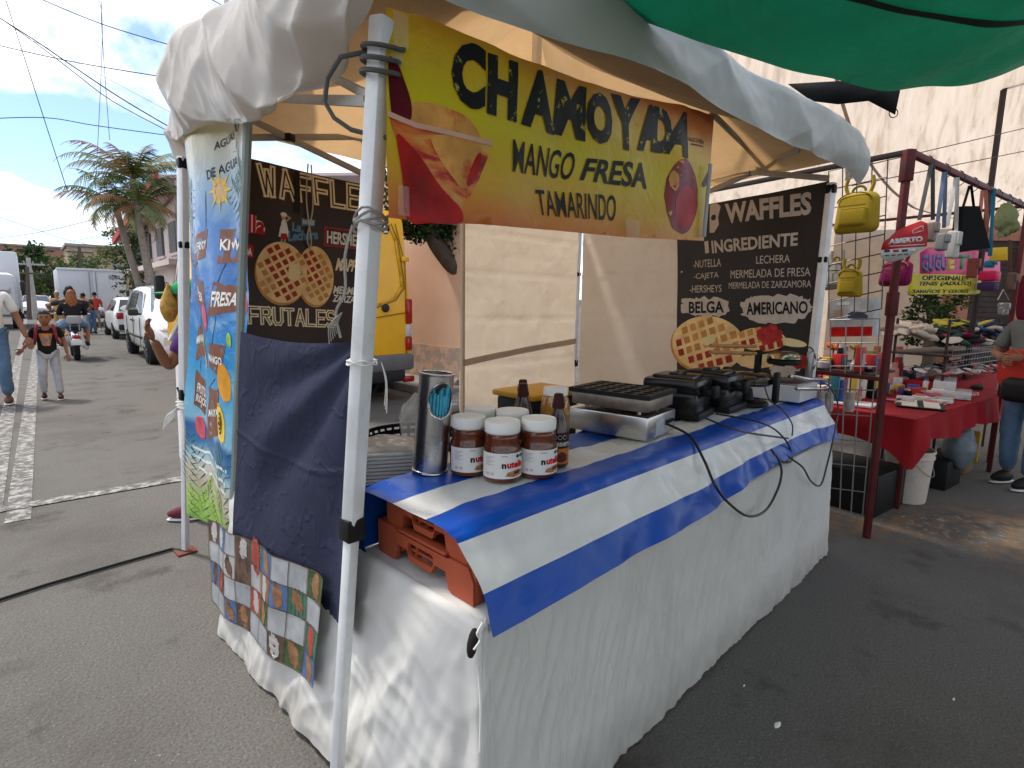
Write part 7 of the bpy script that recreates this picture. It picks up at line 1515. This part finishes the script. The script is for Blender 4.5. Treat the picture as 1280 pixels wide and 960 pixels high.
    if top is not None:
        cv_, ce, cr_ = [P_('pel')*k_+V((0, 0, (-.13 if h < 1.4 else -.10)*k_)), P_('bel')*k_, P_('che')*k_, P_('che').lerp(P_('nek'), .72)*k_], [(0, 1), (1, 2), (2, 3)], [.165*fat*k_, .15*fat*k_, .15*fat*k_, .070*k_]
        for s_ in 'RL':
            e = P_('sh'+s_).lerp(P_('el'+s_), min(1, sleeve)); cv_ += [P_('sh'+s_)*k_, e*k_]; cr_ += [.074*k_, .062*k_]; n_ = len(cv_); ce += [(2, n_-2), (n_-2, n_-1)]
            if sleeve > 1: cv_.append(P_('el'+s_).lerp(P_('wr'+s_), .93)*k_); cr_.append(.042*k_); ce.append((n_-1, n_))
        a, b = skin_mesh(cv_, ce, cr_); m_ = MB(); m_.add([p+V((.006*nz(p.x*14, p.y*14, p.z*14), .006*nz(p.x*14+4, p.y*14, p.z*9), 0)) for p in a], b); m_.build('shirt', top, t, local=True, ang=80)
    if bot is not None:
        cv_, ce, cr_ = [(P_('pel')+V((0, 0, .02)))*k_], [], [.112*fat*k_]
        for s_ in 'RL':
            kn = P_('hi'+s_).lerp(P_('kn'+s_), .85) if shorts else P_('kn'+s_); n_ = len(cv_); cv_ += [P_('hi'+s_)*k_, kn*k_]; cr_ += [.090*fat*k_, .078*k_]; ce += [(0, n_), (n_, n_+1)]
            if not shorts: cv_.append((P_('an'+s_)+V((0, 0, .02)))*k_); cr_.append(.066*k_); ce.append((n_+1, n_+2))
        a, b = skin_mesh(cv_, ce, cr_); m_ = MB(); m_.add([p+V((.010*nz(p.x*14, p.y*14, p.z*18), .010*nz(p.x*14+4, p.y*14, p.z*18), 0)) for p in a], b); m_.build('shorts' if shorts else 'trousers', bot, t, local=True, ang=80)
    if shoe is not None:
        for s_ in 'RL':
            a = P_('an'+s_)*k_; fd = V((0, 1, 0)); m_ = MB(); m_.ell(a+V((0, .055*k_, -.035*k_)), (.048*k_, .135*k_, .062*k_), 16, fn=lambda q: V((q.x, q.y, max(q.z, -.034*k_)*(1-.35*max(0, q.y)/(.135*k_)))))
            sh_ = m_.build('shoe', shoe, t, local=True, ang=60); m_ = MB(); m_.ell(a+V((0, .055*k_, -.075*k_)), (.051*k_, .138*k_, .016*k_), 16); m_.build('sole', ssole, sh_, local=True, ang=60)
    return t, J, k_
def facing(loc, tx, ty): return atan2(ty-loc.y, tx-loc.x)-pi/2

black_tee = M('black_tshirt', (.012, .012, .013), rough=.85, wr=.3, ws=(10, 10, 8)); white_tee = M('white_tshirt', (.62, .61, .59), rough=.85, wr=.35, ws=(9, 9, 7)); greyp = M('grey_cargo_cloth', (.42, .42, .43), rough=.85, wr=.45, ws=(10, 10, 8))
# boy
bloc = G(66, 499); brz = facing(bloc, -.2, 0)
tb, J, kb = human('boy in black t-shirt with orange print and grey cargo trousers, holding a hand', bloc, brz, 1.24, black_tee, greyp, M('boy_shoe', (.05, .015, .012), rough=.6), blackh, sknd, dict(elR=(.25, -.03, 1.15), wrR=(.36, .06, 1.02), elL=(-.27, -.02, 1.13), wrL=(-.30, .08, .90), knR=(.11, .10, .52), anR=(.12, -.03, .11), knL=(-.11, .02, .5), anL=(-.13, .10, .09), hed=(0, .03, 1.60)), sleeve=.75, fat=1.12)
m_ = MB(); m_.grid(lambda u, v: V((lerp(-.078, .078, u), .100+.012*cos((u-.5)*3)-.045*abs(2*u-1)**2+.010*v, lerp(.76, .93, v))), 12, 8, lambda i, j: 1 if (abs(i-5.5) < 3.6 and 1 <= j <= 5 and (i*7+j*5) % 4 != 0) else 0)
m_.build('shirt_print', [M('print_orange', (.62, .20, .05), rough=.8), M('print_grey', (.22, .21, .21), rough=.8, var=.6, vs=40)], tb, local=True)
m_ = MB()
for s_ in (-1, 1): m_.tube([V((s_*.085, .05, 1.045)), V((s_*.10, .115, .98)), V((s_*.115, .11, .86)), V((s_*.13, .02, .78))], .018, 6)
m_.box((0, -.15, .90), (.22, .12, .30), 0, .05); m_.build('backpack', M('maroon_backpack', (.22, .03, .045), rough=.7), tb, local=True, ang=60)
# man in white holding his hand, cut by the frame
mloc = G(-3, 506); mrz = facing(mloc, -.6, 0)
human('man in white t-shirt and blue jeans at the left edge holding the boy', mloc, mrz, 1.80, white_tee, denim, M('brown_shoe', (.10, .055, .035), rough=.6), blackh, sknd, dict(wrL=(-.36, .10, .86), elL=(-.28, -.02, 1.12), knL=(-.11, .12, .52), anL=(-.12, .06, .10), knR=(.10, 0, .5), anR=(.10, -.14, .10)), sleeve=.85, fat=1.12)
# vendor behind the blue banner
vloc = V((1.10, 3.99, 0)); vrz = radians(60)
tv, J, kv = human('vendor with green cap, purple shirt and white apron behind the blue banner', vloc, vrz, 1.57, M('purple_shirt', (.075, .03, .14), rough=.85), M('dark_trousers', (.02, .02, .025), rough=.85), M('maroon_shoe', (.12, .02, .035), rough=.6), blackh, sknd, dict(elL=(-.27, .13, 1.14), wrL=(-.38, .17, 1.34), elR=(.30, .02, 1.13), wrR=(.26, -.02, .95), hed=(0, .06, 1.60), anL=(-.12, .07, .09), knL=(-.11, .04, .5)), sleeve=.75, fat=1.1)
capm = M('green_cap', (.02, .26, .09), rough=.7); hd = J['hed']*kv
m_ = MB(); m_.ell(hd+V((0, -.005, .045)), (.088, .102, .085), 20, fn=lambda q: V((q.x, q.y, max(q.z, -.01)))); m_.ell(hd+V((0, .115, .038)), (.075, .075, .010), 16); m_.build('cap', capm, tv, local=True, ang=60)
m_ = MB(); m_.box(hd+V((0, .098, .072)), (.14, .02, .036), 0, .012); m_.build('sunglasses', M('sunglass_dark', (.01, .01, .012), rough=.1), tv, local=True)
apr = M('white_apron', (.62, .61, .60), rough=.85, wr=.3, ws=(8, 8, 5)); m_ = MB(); m_.grid(lambda u, v: V((lerp(-.17, .17, u)*(1-.3*sst(.75, 1, v)), .165+.012*cos(u*9)-.10*abs(2*u-1)**2-.02*v, lerp(.38, 1.20, v))), 16, 20); m_.tube([V((-.10, .14, 1.18)), V((-.085, .07, 1.32)), V((-.05, -.04, 1.37))], .012, 5); m_.tube([V((.10, .14, 1.18)), V((.085, .07, 1.32)), V((.05, -.04, 1.37))], .012, 5); m_.build('apron', apr, tv, local=True, ang=80, solid=.006)
bp2 = PF(211, 378, 3.50); t = thing('snack_bag', 'golden see-through snack bag held up by the vendor beside the back tent leg', 'bag', bp2-V((0, 0, .12)))
m_ = MB(); m_.ell(bp2, (.055, .055, .115), 18, fn=lambda q: V((q.x*(1-.75*sst(-.03, .11, q.z)), q.y*(1-.75*sst(-.03, .11, q.z)), q.z*1.1))*(1+.10*nz(q.x*25, q.y*25, q.z*25))); m_.build('bag', M('golden_bag', (.45, .25, .05), rough=.25, var=.35, vs=25, bump=.3, bs=40), t, ang=70)
# motorbike with two riders
bl0 = G(98, 452)+SA*.30; t = thing('motorbike', 'black and chrome motorbike seen from behind carrying two riders', 'motorbike', bl0, ST)
for x in (0, 1.28): m_ = MB(); R_ = Matrix.Rotation(pi/2, 3, 'X'); m_.lathe([(.22, -.05), (.28, -.055), (.30, 0), (.28, .055), (.22, .05)], (x, 0, .30), 28, R=R_); w_ = m_.build('wheel', tyre, t, local=True); m_ = MB(); m_.lathe([(.0, -.03), (.22, -.035), (.22, .035), (0, .03)], (x, 0, .30), 22, R=R_, caps=False); m_.build('rim', rim, w_, local=True)
m_ = MB(); m_.tube([(-.33, 0, .40), (-.26, 0, .56), (-.08, 0, .64), (.15, 0, .62)], [.05, .085, .09, .09], 10); m_.build('rear_fender', chrome, t, local=True)
m_ = MB(); m_.box((-.36, 0, .55), (.05, .14, .08), 0, .02); m_.build('tail_light', tlr, t, local=True); m_ = MB(); m_.box((-.38, 0, .43), (.01, .20, .12), 0, .003); m_.build('number_plate', MATS['sign_white'], t, local=True)
m_ = MB(); m_.box((.25, 0, .70), (.72, .25, .10), 0, .04); m_.build('seat', blackp, t, local=True); m_ = MB(); m_.box((-.20, 0, .92), (.08, .26, .18), 0, .04); m_.bar((-.16, .08, .68), (-.18, .08, .86), .02, .02); m_.bar((-.16, -.08, .68), (-.18, -.08, .86), .02, .02); m_.build('backrest', M('grey_pad', (.30, .30, .30), rough=.6), t, local=True)
m_ = MB(); m_.ell((.80, 0, .78), (.28, .15, .13), 16); m_.build('fuel_tank', gloss, t, local=True); m_ = MB(); m_.box((.62, 0, .42), (.40, .26, .30), 0, .05); m_.build('engine', steeld, t, local=True); m_ = MB(); m_.tube([(.6, -.17, .26), (-.25, -.17, .30)], [.035, .05], 10); m_.build('exhaust', chrome, t, local=True)
m_ = MB(); m_.tube([(1.28, 0, .30), (1.05, 0, .85), (.98, 0, 1.0)], .03, 8); m_.tube([(.88, .36, 1.02), (1.0, .2, 1.05), (1.0, -.2, 1.05), (.88, -.36, 1.02)], .014, 8); m_.build('fork_and_bars', chrome, t, local=True)
for s_ in (-1, 1): m_ = MB(); m_.tube([(1.0, s_*.25, 1.05), (1.02, s_*.36, 1.18)], .008, 6); m_.ell((1.02, s_*.38, 1.22), (.02, .07, .045), 10); m_.build('mirror', blackp, t, local=True); m_ = MB(); m_.ell((-.28, s_*.16, .60), (.04, .03, .03), 8); m_.build('indicator', MATS['indicator_amber'], t, local=True)
seat = lambda dz=0.0: dict(pel=(0, 0, .0+.13), bel=(0, .03, .28), che=(0, .06, .48), nek=(0, .08, .64), hed=(0, .11, .80), shR=(.18, .05, .58), shL=(-.18, .05, .58), elR=(.26, .20, .36), wrR=(.20, .42, .34), elL=(-.26, .20, .36), wrL=(-.20, .42, .34), hiR=(.12, .02, .10), hiL=(-.12, .02, .10), knR=(.27, .40, .02), knL=(-.27, .40, .02), anR=(.26, .30, -.38), anL=(-.26, .30, -.38))
human('pillion rider with long auburn hair, black top and denim shorts on the motorbike', bl0+SA*.05+V((0, 0, .72)), ST-pi/2, 1.62, M('black_top', (.014, .014, .015), rough=.85), denim, M('dark_sneaker', (.02, .02, .022), rough=.6), auburn, skn, seat(), sleeve=1.2, shorts=True, hairlen=.42, facing_face=False)
human('front rider of the motorbike, dark hair and dark top, arms on the bars', bl0+SA*.48+V((0, 0, .76)), ST-pi/2, 1.72, M('charcoal_top', (.03, .028, .03), rough=.85), M('pale_jeans', (.25, .30, .36), rough=.85), M('dark_sneaker', (.02, .02, .022)), blackh, sknd, dict(seat(), elR=(.42, .28, .45), wrR=(.36, .52, .36), elL=(-.42, .28, .45), wrL=(-.36, .52, .36)), sleeve=.7, facing_face=False, hairlen=.2)
# further people
rl = G(122, 413.5); human('woman in red top and grey shorts carrying a shopping bag near the box truck', rl, ST-pi/2, 1.62, M('red_top', (.50, .05, .045), rough=.85), M('grey_shorts', (.30, .30, .32), rough=.85), M('white_sneaker', (.6, .6, .6), rough=.6), blackh, skn, dict(knR=(.10, .08, .5), anL=(-.12, -.20, .14)), shorts=True, facing_face=False)
t = thing('shopping_bag', 'pale plastic shopping bag hanging from the hand of the woman in red', 'bag', rl-SB*.42+V((0, 0, .35)))
m_ = MB(); c_ = rl-SB*.40+V((0, 0, .52)); m_.ell(c_, (.13, .10, .20), 14, fn=lambda q: q*(1+.15*nz(q.x*12, q.y*12, q.z*12))); m_.tube([c_+V((0, 0, .17)), c_+V((.10, 0, .28))], .015, 5); m_.build('bag', M('pale_bag', (.55, .45, .42), rough=.35), t)
human('person with dark top bending beside the white hatchback', S(26.5, 1.75), ST-pi/2+.6, 1.7, black_tee, denim, blackp, blackh, sknd, dict(che=(0, .18, 1.25), nek=(0, .28, 1.37), hed=(0, .36, 1.48), shR=(.18, .22, 1.33), shL=(-.18, .22, 1.33), elR=(.24, .36, 1.08), elL=(-.24, .36, 1.08), wrR=(.2, .5, .9), wrL=(-.2, .5, .9)), facing_face=False)
human('person in mustard yellow clothes and pale hat standing in the distance', S(27.5, .82), facing(S(27.5, .82), 0, 0), 1.62, M('mustard_top', (.50, .30, .07), rough=.85), M('mustard_trousers', (.42, .26, .08), rough=.85), blackp, M('pale_hat', (.55, .52, .48), rough=.8), skn, facing_face=False)
# man at the goods stall, cut by the right edge
ml = G(1271, 607); mz = facing(ml, 2.0, 1.8); gtee = M('grey_tshirt', (.13, .13, .12), rough=.85, wr=.3, ws=(10, 10, 8))
tm, J, km = human('man in grey t-shirt with red apron and black waist bag at right', ml, radians(62), 1.66, gtee, denim, M('black_sneaker', (.012, .012, .013), rough=.6), blackh, sknd, dict(elL=(-.30, .02, 1.14), wrL=(-.06, .26, 1.14), elR=(.30, .02, 1.14), wrR=(.06, .30, 1.12), anL=(-.11, .06, .09)), sleeve=.85, fat=1.12)
m_ = MB(); rap = M('red_apron', (.45, .035, .025), rough=.8, wr=.3, ws=(8, 8, 8)); m_.add([V((-.20, .20, 1.12)), V((.16, .22, 1.22)), V((.18, .19, .72)), V((-.30, .20, .70)), V((-.05, .24, .95))], [(0, 4, 1), (1, 4, 2), (2, 4, 3), (3, 4, 0)]); m_.build('apron', rap, tm, local=True, solid=.01, ang=60, sub=2)
m_ = MB(); m_.box((-.08, .20, .82), (.32, .14, .20), 0, .06, .1, 4); m_.tube([V((.15*cos(a), .16*sin(a), .90)) for a in [k*pi/8 for k in range(17)]], .016, 6); m_.build('waist_bag', M('black_bag_nylon', (.013, .013, .014), rough=.5), tm, local=True, ang=60)

# ============================================================= TREES, PALMS, HOUSES, POLES, CABLES
bark = M('bark', (.085, .065, .05), rough=.95, var=.3, vs=9, bump=.8, bs=25); barkp = M('palm_bark', (.22, .19, .16), rough=.95, var=.3, vs=8, bump=.6, bs=20)
lf = [M('leaf_dark', (.022, .045, .014), rough=.6, var=.4, vs=1.5, trans=.25), M('leaf_mid', (.06, .10, .025), rough=.6, var=.4, vs=1.5, trans=.25), M('leaf_light', (.095, .125, .030), rough=.6, var=.4, vs=1.5, trans=.25), M('leaf_olive', (.13, .115, .030), rough=.6, var=.4, vs=1.5, trans=.25)]
def leaves(m_, c, r, n, s_, mats_n, squash=1.0, droop=0.0):
    for k in range(n):
        d = V((random.gauss(0, 1), random.gauss(0, 1), random.gauss(0, 1))).normalized()*random.random()**.4
        p = c+V((d.x*r, d.y*r, d.z*r*squash)); a = V((random.gauss(0, 1), random.gauss(0, 1), random.gauss(0, .6)-droop)).normalized(); b = a.orthogonal().normalized(); b = (b*cos(k)+a.cross(b)*sin(k)); l_ = s_*random.uniform(.6, 1.3)
        m_.add([p, p+a*l_*.5+b*l_*.28, p+a*l_, p+a*l_*.5-b*l_*.28], [(0, 1, 2, 3)], random.choice(mats_n))
def tree(lab, base, h, r, n, s_, mn__, nc=12, squash=.8, grp='trees along the street', trunk_r=.14, seed=0, name='tree', crown=None):
    random.seed(seed); t = thing(name, lab, 'tree', base, 0, grp); top = base+V((0, 0, h)); m_ = MB(); m_.tube(cat_curve([base, base+V((.05*h*.3, .02, h*.35)), base+V((-.02*h, .03*h, h*.62)), top], 4), [trunk_r*(1-.055*k) for k in range(13)], 8); cs_ = []
    for k in range(nc):
        a = k*2.4; rr = r*(.25+.65*random.random()); p = top+V((rr*cos(a), rr*sin(a), r*squash*random.uniform(-.7, .8))); cs_.append(p); m_.tube([base.lerp(top, .6+.035*k % .35), (base.lerp(top, .8)+p)/2+V((0, 0, .1)), p], [trunk_r*.4, trunk_r*.25, trunk_r*.08], 5)
    m_.build('trunk', bark, t); m_ = MB()
    for p in cs_: leaves(m_, p, r*random.uniform(.28, .46), n//nc, s_, mn__, squash)
    m_.build('crown', lf, t, smooth=False); return t
# tree over the peach wall
random.seed(4); t = thing('tree', 'dark leaved tree with bent trunk leaning over the peach wall beside the van', 'tree', PF(600, 480, 9.3))
tb_ = [PF(604, 478, 9.3), PF(596, 400, 9.25), PF(580, 345, 9.2), PF(562, 326, 9.2), PF(545, 303, 9.15), PF(536, 280, 9.1), PF(533, 250, 9.1)]
tb_[0].z = 0; t.location = tb_[0]
m_ = MB(); m_.tube(cat_curve(tb_, 6), [.20-.0025*k for k in range(37)], 10); m_.tube(cat_curve([tb_[4], PF(560, 285, 9.3), PF(580, 262, 9.4)], 4), [.08-.006*k for k in range(9)], 8); m_.tube(cat_curve([tb_[5], PF(520, 268, 8.9), PF(505, 250, 8.8)], 4), [.07-.006*k for k in range(9)], 8); m_.build('trunk', bark, t)
m_ = MB()
for px_, py_, f_, r_, n_ in ((545, 258, 9.0, .45, 700), (522, 288, 8.9, .22, 260), (556, 288, 9.1, .20, 260), (574, 312, 9.2, .18, 160), (505, 284, 8.9, .20, 220), (520, 272, 8.9, .36, 600), (505, 255, 8.8, .4, 600), (570, 270, 9.3, .40, 600), (585, 300, 9.5, .28, 200), (566, 300, 9.4, .16, 60), (540, 210, 9.0, .8, 1200), (590, 240, 9.3, .7, 700), (500, 215, 8.9, .6, 700)): leaves(m_, PF(px_, py_, f_), r_, n_, .085, (0, 0, 0, 1))
m_.build('crown', lf, t, smooth=False)
# palms
def palm(lab, base, top, nf, fl, seed):
    random.seed(seed); t = thing('palm_tree', lab, 'palm', base, 0, 'palms before the pink house'); m_ = MB(); n_ = 14; pts = [base.lerp(top, k/n_)+V((.06*sin(k*.35), .05*sin(k*.3), 0)) for k in range(n_+1)]; m_.tube(pts, [.11-.003*k+.006*(k % 2) for k in range(n_+1)], 10); m_.build('trunk', barkp, t)
    m_ = MB()
    for k in range(nf):
        a = k*2.4+random.uniform(-.3, .3); el = random.uniform(-.1, 1.2); l_ = fl*random.uniform(.75, 1.1); d = V((cos(a), sin(a), 0)); dry = random.random() < .18; mi_ = 3 if dry else random.choice((1, 1, 2, 0)); prev = None; sg = 16
        for j in range(sg+1):
            f_ = j/sg; ang = el-f_*f_*(1.5+.9*(1-el)); p = top if j == 0 else prev+(d*cos(ang)+V((0, 0, sin(ang))))*l_/sg
            if prev is not None:
                m_.tube([prev, p], [.014*(1-f_*.8), .013*(1-f_*.8)], 4, mi_, False); side = d.cross(V((0, 0, 1)))
                if j > 2:
                    for s_ in (-1, 1):
                        for q in (0, .5):
                            ll = l_*.30*sin(pi*min(1, .15+f_*.9))*random.uniform(.8, 1.1)+.03; b_ = prev.lerp(p, q); e = b_+side*s_*ll*.75+(p-prev).normalized()*ll*.55+V((0, 0, -ll*(.25+.5*random.random()))); wv_ = (p-prev).normalized()*.022; m_.add([b_-wv_, e, b_+wv_], [(0, 1, 2)], mi_)
            prev = p
    m_.build('fronds', [lf[1], M('palm_green', (.18, .21, .09), rough=.5, trans=.45), M('palm_light', (.28, .26, .15), rough=.5, trans=.45), M('palm_dry', (.27, .15, .075), rough=.8, trans=.2)], t, smooth=False)
palm('tallest slender palm with greenish fronds before the pink house', PF(196, 435, 15.2), PF(168, 226, 15.6), 24, 1.85, 5); palm('shorter palm with drooping brown fronds left of the tallest palm', PF(190, 432, 15.5), PF(148, 258, 15.9), 18, 1.65, 8); palm('lowest palm with dry fronds close to the pink house', PF(200, 432, 15.0), PF(174, 258, 15.4), 16, 1.7, 12)
for q in bpy.data.objects:
    if q.name.startswith('palm_tree'): pass
# pink house
hpk = M('pink_house_wall', (.60, .50, .47), rough=.9, var=.07, vs=1, dirt=(.36, .30, .29), ds=1.5, dfac=.4); hroof = M('red_roof_edge', (.42, .06, .05), rough=.7); hblock = M('grey_block', (.28, .26, .24), rough=.95, var=.2, bump=.5, bs=12)
t = thing('house', 'pale pink two storey house with sloping red roof edge and barred windows behind the palms', 'house', S(25, 8.5)); R90 = Matrix.Rotation(ST-pi/2, 3, 'Z')
def hb_(s0, s1, t0, t1, z0, z1, m, nm, par=None):
    m_ = MB(); c_ = S((s0+s1)/2, (t0+t1)/2, (z0+z1)/2); m_.box(c_, (t1-t0, s1-s0, z1-z0), 0, 0, R90); return m_.build(nm, m, par or t, smooth=False)
hw_ = hb_(20, 31, 3.9, 11, 0, 4.6, hpk, 'wall'); hb_(18.6, 20, 3.6, 11, 0, 4.9, hblock, 'block_wall'); hb_(20.0, 31.2, 3.35, 4.05, 2.45, 2.62, hpk, 'balcony_slab')
m_ = MB(); q0, q1, q2_, q3_ = S(19.9, 3.2, 5.0), S(31.5, 3.2, 3.9), S(31.5, 11, 5.2), S(19.9, 11, 6.3); m_.add([q0, q1, q2_, q3_], [(0, 1, 2, 3)]); m_.build('roof', hpk, t, solid=.10, smooth=False); m_ = MB(); m_.bar(S(19.8, 3.15, 5.02), S(31.6, 3.15, 3.92), .10, .26); m_.build('roof_fascia', hroof, t, smooth=False)
m_ = MB(); m_.prism([[(0, 4.5), (11, 4.5), (11, 3.85), (0, 4.95)]], S(20, 3.95), SA, (0, 0, 1), .12); m_.build('gable', hpk, t, smooth=False)
for k, s0 in enumerate((21.4, 23.9, 26.6, 29.0)):
    w_ = hb_(s0, s0+1.2, 3.86, 3.93, 2.95, 3.95, glassd, 'window'); hb_(s0-.08, s0+1.28, 3.83, 3.89, 2.85, 2.94, hpk, 'sill', w_)
    m_ = MB()
    for j in range(7): p = S(s0+.1+.165*j, 3.82); m_.bar(V((p.x, p.y, 2.95)), V((p.x, p.y, 3.95)), .025, .025)
    m_.build('bars', MATS['grey_steel'], w_)
    hb_(s0, s0+1.2, 3.86, 3.93, .9, 2.0, glassd, 'window')
m_ = MB(); 
for k in range(5): p = S(19+.4*k, 4.2); m_.bar(V((p.x, p.y, 4.9)), V((p.x, p.y, 5.7)), .03, .03)
m_.bar(S(19, 4.2, 5.65), S(20.6, 4.2, 5.65), .03, .03); m_.build('roof_railing', MATS['grey_steel'], t)
# further houses
def house(lab, s0, s1, t0, t1, h, col, name, roofc=(.30, .28, .26), nwin=3):
    t = thing('house', lab, 'house', S((s0+s1)/2, (t0+t1)/2), 0, 'houses far down the street'); mm = M(name, col, rough=.9, var=.12, vs=.8, dirt=tuple(c*.6 for c in col), ds=.8)
    def bx_(a, b, c, d, z0, z1, m, nm): m_ = MB(); m_.box(S((a+b)/2, (c+d)/2, (z0+z1)/2), (d-c, b-a, z1-z0), 0, 0, R90); return m_.build(nm, m, t, smooth=False)
    bx_(s0, s1, t0, t1, 0, h, mm, 'wall'); bx_(s0-.2, s1+.2, t0-.2, t1+.2, h, h+.25, M(name+'_roof', roofc, rough=.9), 'roof')
    for k in range(nwin):
        w = (t1-t0)/(nwin+.5)
        for z0 in ((1.0, 3.9) if h > 5 else (1.2,)): bx_(s0-.03, s0+.05, t0+w*(k+.4), t0+w*(k+.4)+w*.45, z0, z0+1.1, glassd, 'window')
house('ochre house block beyond the trees, far down the right side of the street', 75, 84, 3.5, 13, 6.6, (.36, .27, .19), 'ochre_wall'); house('white house left of the street behind the lorry', 52, 60, -9.5, -2.3, 5.6, (.50, .47, .44), 'offwhite_wall'); house('brick coloured house on the far hill', 125, 134, -4, 6, 9.5, (.30, .16, .12), 'brick_wall'); house('grey concrete house in the far left distance', 95, 105, -9, -3.5, 6.4, (.32, .31, .30), 'concrete_wall'); house('tan house on the far hill beside the brick coloured one', 140, 150, 8, 20, 11, (.38, .30, .22), 'tan_wall')
hillm = M('hill_green', (.06, .075, .03), rough=1, var=.5, vs=.05, dirt=(.16, .12, .09), ds=.08, dfac=.7)
m_ = MB(); m_.grid(lambda u, v: S(150+160*v, lerp(-160, 260, u), -1+15*sst(0, .8, v)*(.6+.4*nz(u*5, v*2))), 40, 12); m_.build('hill', hillm, kind='structure')
tree('dark round tree at the far left of the street', S(50, -.1), 3.4, 1.9, 1500, .30, (0, 0, 1), seed=1); tree('mid green bushy tree in the distance left of the box truck', S(56, 1.4), 2.9, 2.2, 1600, .28, (0, 1, 1, 2), seed=2); tree('tall bright green tree in the distance beside the box truck', S(64, 3.6), 3.4, 2.6, 1600, .30, (1, 1, 2), seed=3); tree('low dark green bush at the end of the street', S(70, -.4), 2.0, 2.4, 1500, .30, (0, 0, 1), seed=4)
tree('olive yellow leaved tree behind the box truck', S(39, 4.7), 4.3, 1.6, 2200, .20, (3, 3, 2, 1), seed=6, nc=14); tree('dense dark green tree between the box truck and the palms', S(30, 4.4), 3.2, 1.7, 2600, .17, (0, 0, 1), seed=7, nc=16, squash=1.2); tree('hanging green vine tree beside the pink house', S(27, 4.0), 2.6, 1.2, 2200, .15, (0, 1, 1), seed=8, nc=12, squash=1.5); tree('dark bush behind the goods stall', PF(1160, 470, 10.5)*V((1, 1, 0)) if False else V((PF(1160, 470, 10.5).x, PF(1160, 470, 10.5).y, 0)), 1.3, .55, 1800, .09, (0, 0, 1), seed=9, nc=12, squash=1.3, grp=None)
conc = M('pole_concrete', (.36, .34, .31), rough=.9, var=.15); wood_p = M('pole_wood', (.10, .08, .065), rough=.9)
def upole(lab, b, tp, r, m):
    t = thing('utility_pole', lab, 'utility pole', b, 0, 'utility poles'); m_ = MB(); m_.tube([b, tp], [r, r*.7], 10); m_.build('shaft', m, t); m_ = MB(); m_.box(tp-V((0, 0, .4)), (1.5, .1, .1), 0, .02, R90); m_.build('crossarm', m, t); m_ = MB()
    for k in (-.6, -.2, .2, .6): m_.cyl(tp-V((0, 0, .35))+SB*k, tp-V((0, 0, .2))+SB*k, .04, .03, 8)
    m_.build('insulators', MATS['grey_steel'], t)
def g0(px, f_): p = PF(px, 400, f_); return V((p.x, p.y, 0))
upole('pale leaning concrete utility pole at the left of the street', g0(45, 34), PF(35, 322, 34), .16, conc); upole('dark wooden utility pole standing beside the leaning pale one', g0(37, 33), PF(34, 333, 33), .12, wood_p); upole('dark utility pole rising behind the box truck', g0(103, 40), PF(99, 308, 40), .14, wood_p); upole('tall pale pole showing its top above the plastic sheet', g0(262, 8.5), PF(285, -60, 8.5), .045, M('galvanised', (.5, .5, .5), rough=.4, metal=.5))
wire = M('overhead_wire', (.03, .03, .04), rough=.6)
CW = [([(-30, 4), (40, 48), (90, 82), (150, 122), (214, 160)], 13, .014, 'thicker twisted overhead cable crossing the sky towards the tent'), ([(-30, 2), (42, 52), (92, 90), (140, 126), (214, 166)], 13.2, .010, 'second strand of the twisted overhead cable, sagging just below it'), ([(40, -6), (130, 31), (240, 64)], 14, .011, 'overhead cable from the top left down to the plastic sheet'), ([(-30, 50), (90, 77), (222, 99)], 14, .011, 'overhead cable crossing the cloud at mid height'), ([(-30, 149), (55, 147), (120, 157), (216, 170)], 15, .011, 'overhead cable crossing the blue sky above the palms'),
      ([(4, -10), (42, 108), (84, 238)], 15, .010, 'steep diagonal overhead cable at the left'), ([(121, -8), (128, 40), (120, 225)], 16, .007, 'thin nearly upright wire, left of a pair'), ([(129, -8), (127, 30), (137, 175)], 16, .007, 'thin nearly upright wire, right of a pair'), ([(255, -6), (298, 18)], 12, .009, 'short stretch of cable by the tall pole'), ([(-30, 18), (60, 60), (130, 96), (214, 141)], 16, .005, 'thin faint wire above the twisted cable'), ([(-30, 262), (40, 285), (85, 300), (180, 320)], 24, .010, 'low overhead cable sloping down to the right near the horizon'), ([(-30, 300), (40, 292), (110, 276), (150, 262)], 24, .010, 'low overhead cable rising to the palms'), ([(-30, 312), (60, 306), (150, 290)], 26, .008, 'lowest overhead cable above the distant trees'), ([(-30, 326), (40, 318), (100, 309), (150, 316)], 30, .010, 'cable strung between the distant utility poles')]
for pts, f_, r_, lab in CW: cable([PF(x, y, f_) for x, y in pts], r_, lab, 'overhead_cable', wire, 6, 'overhead cables')
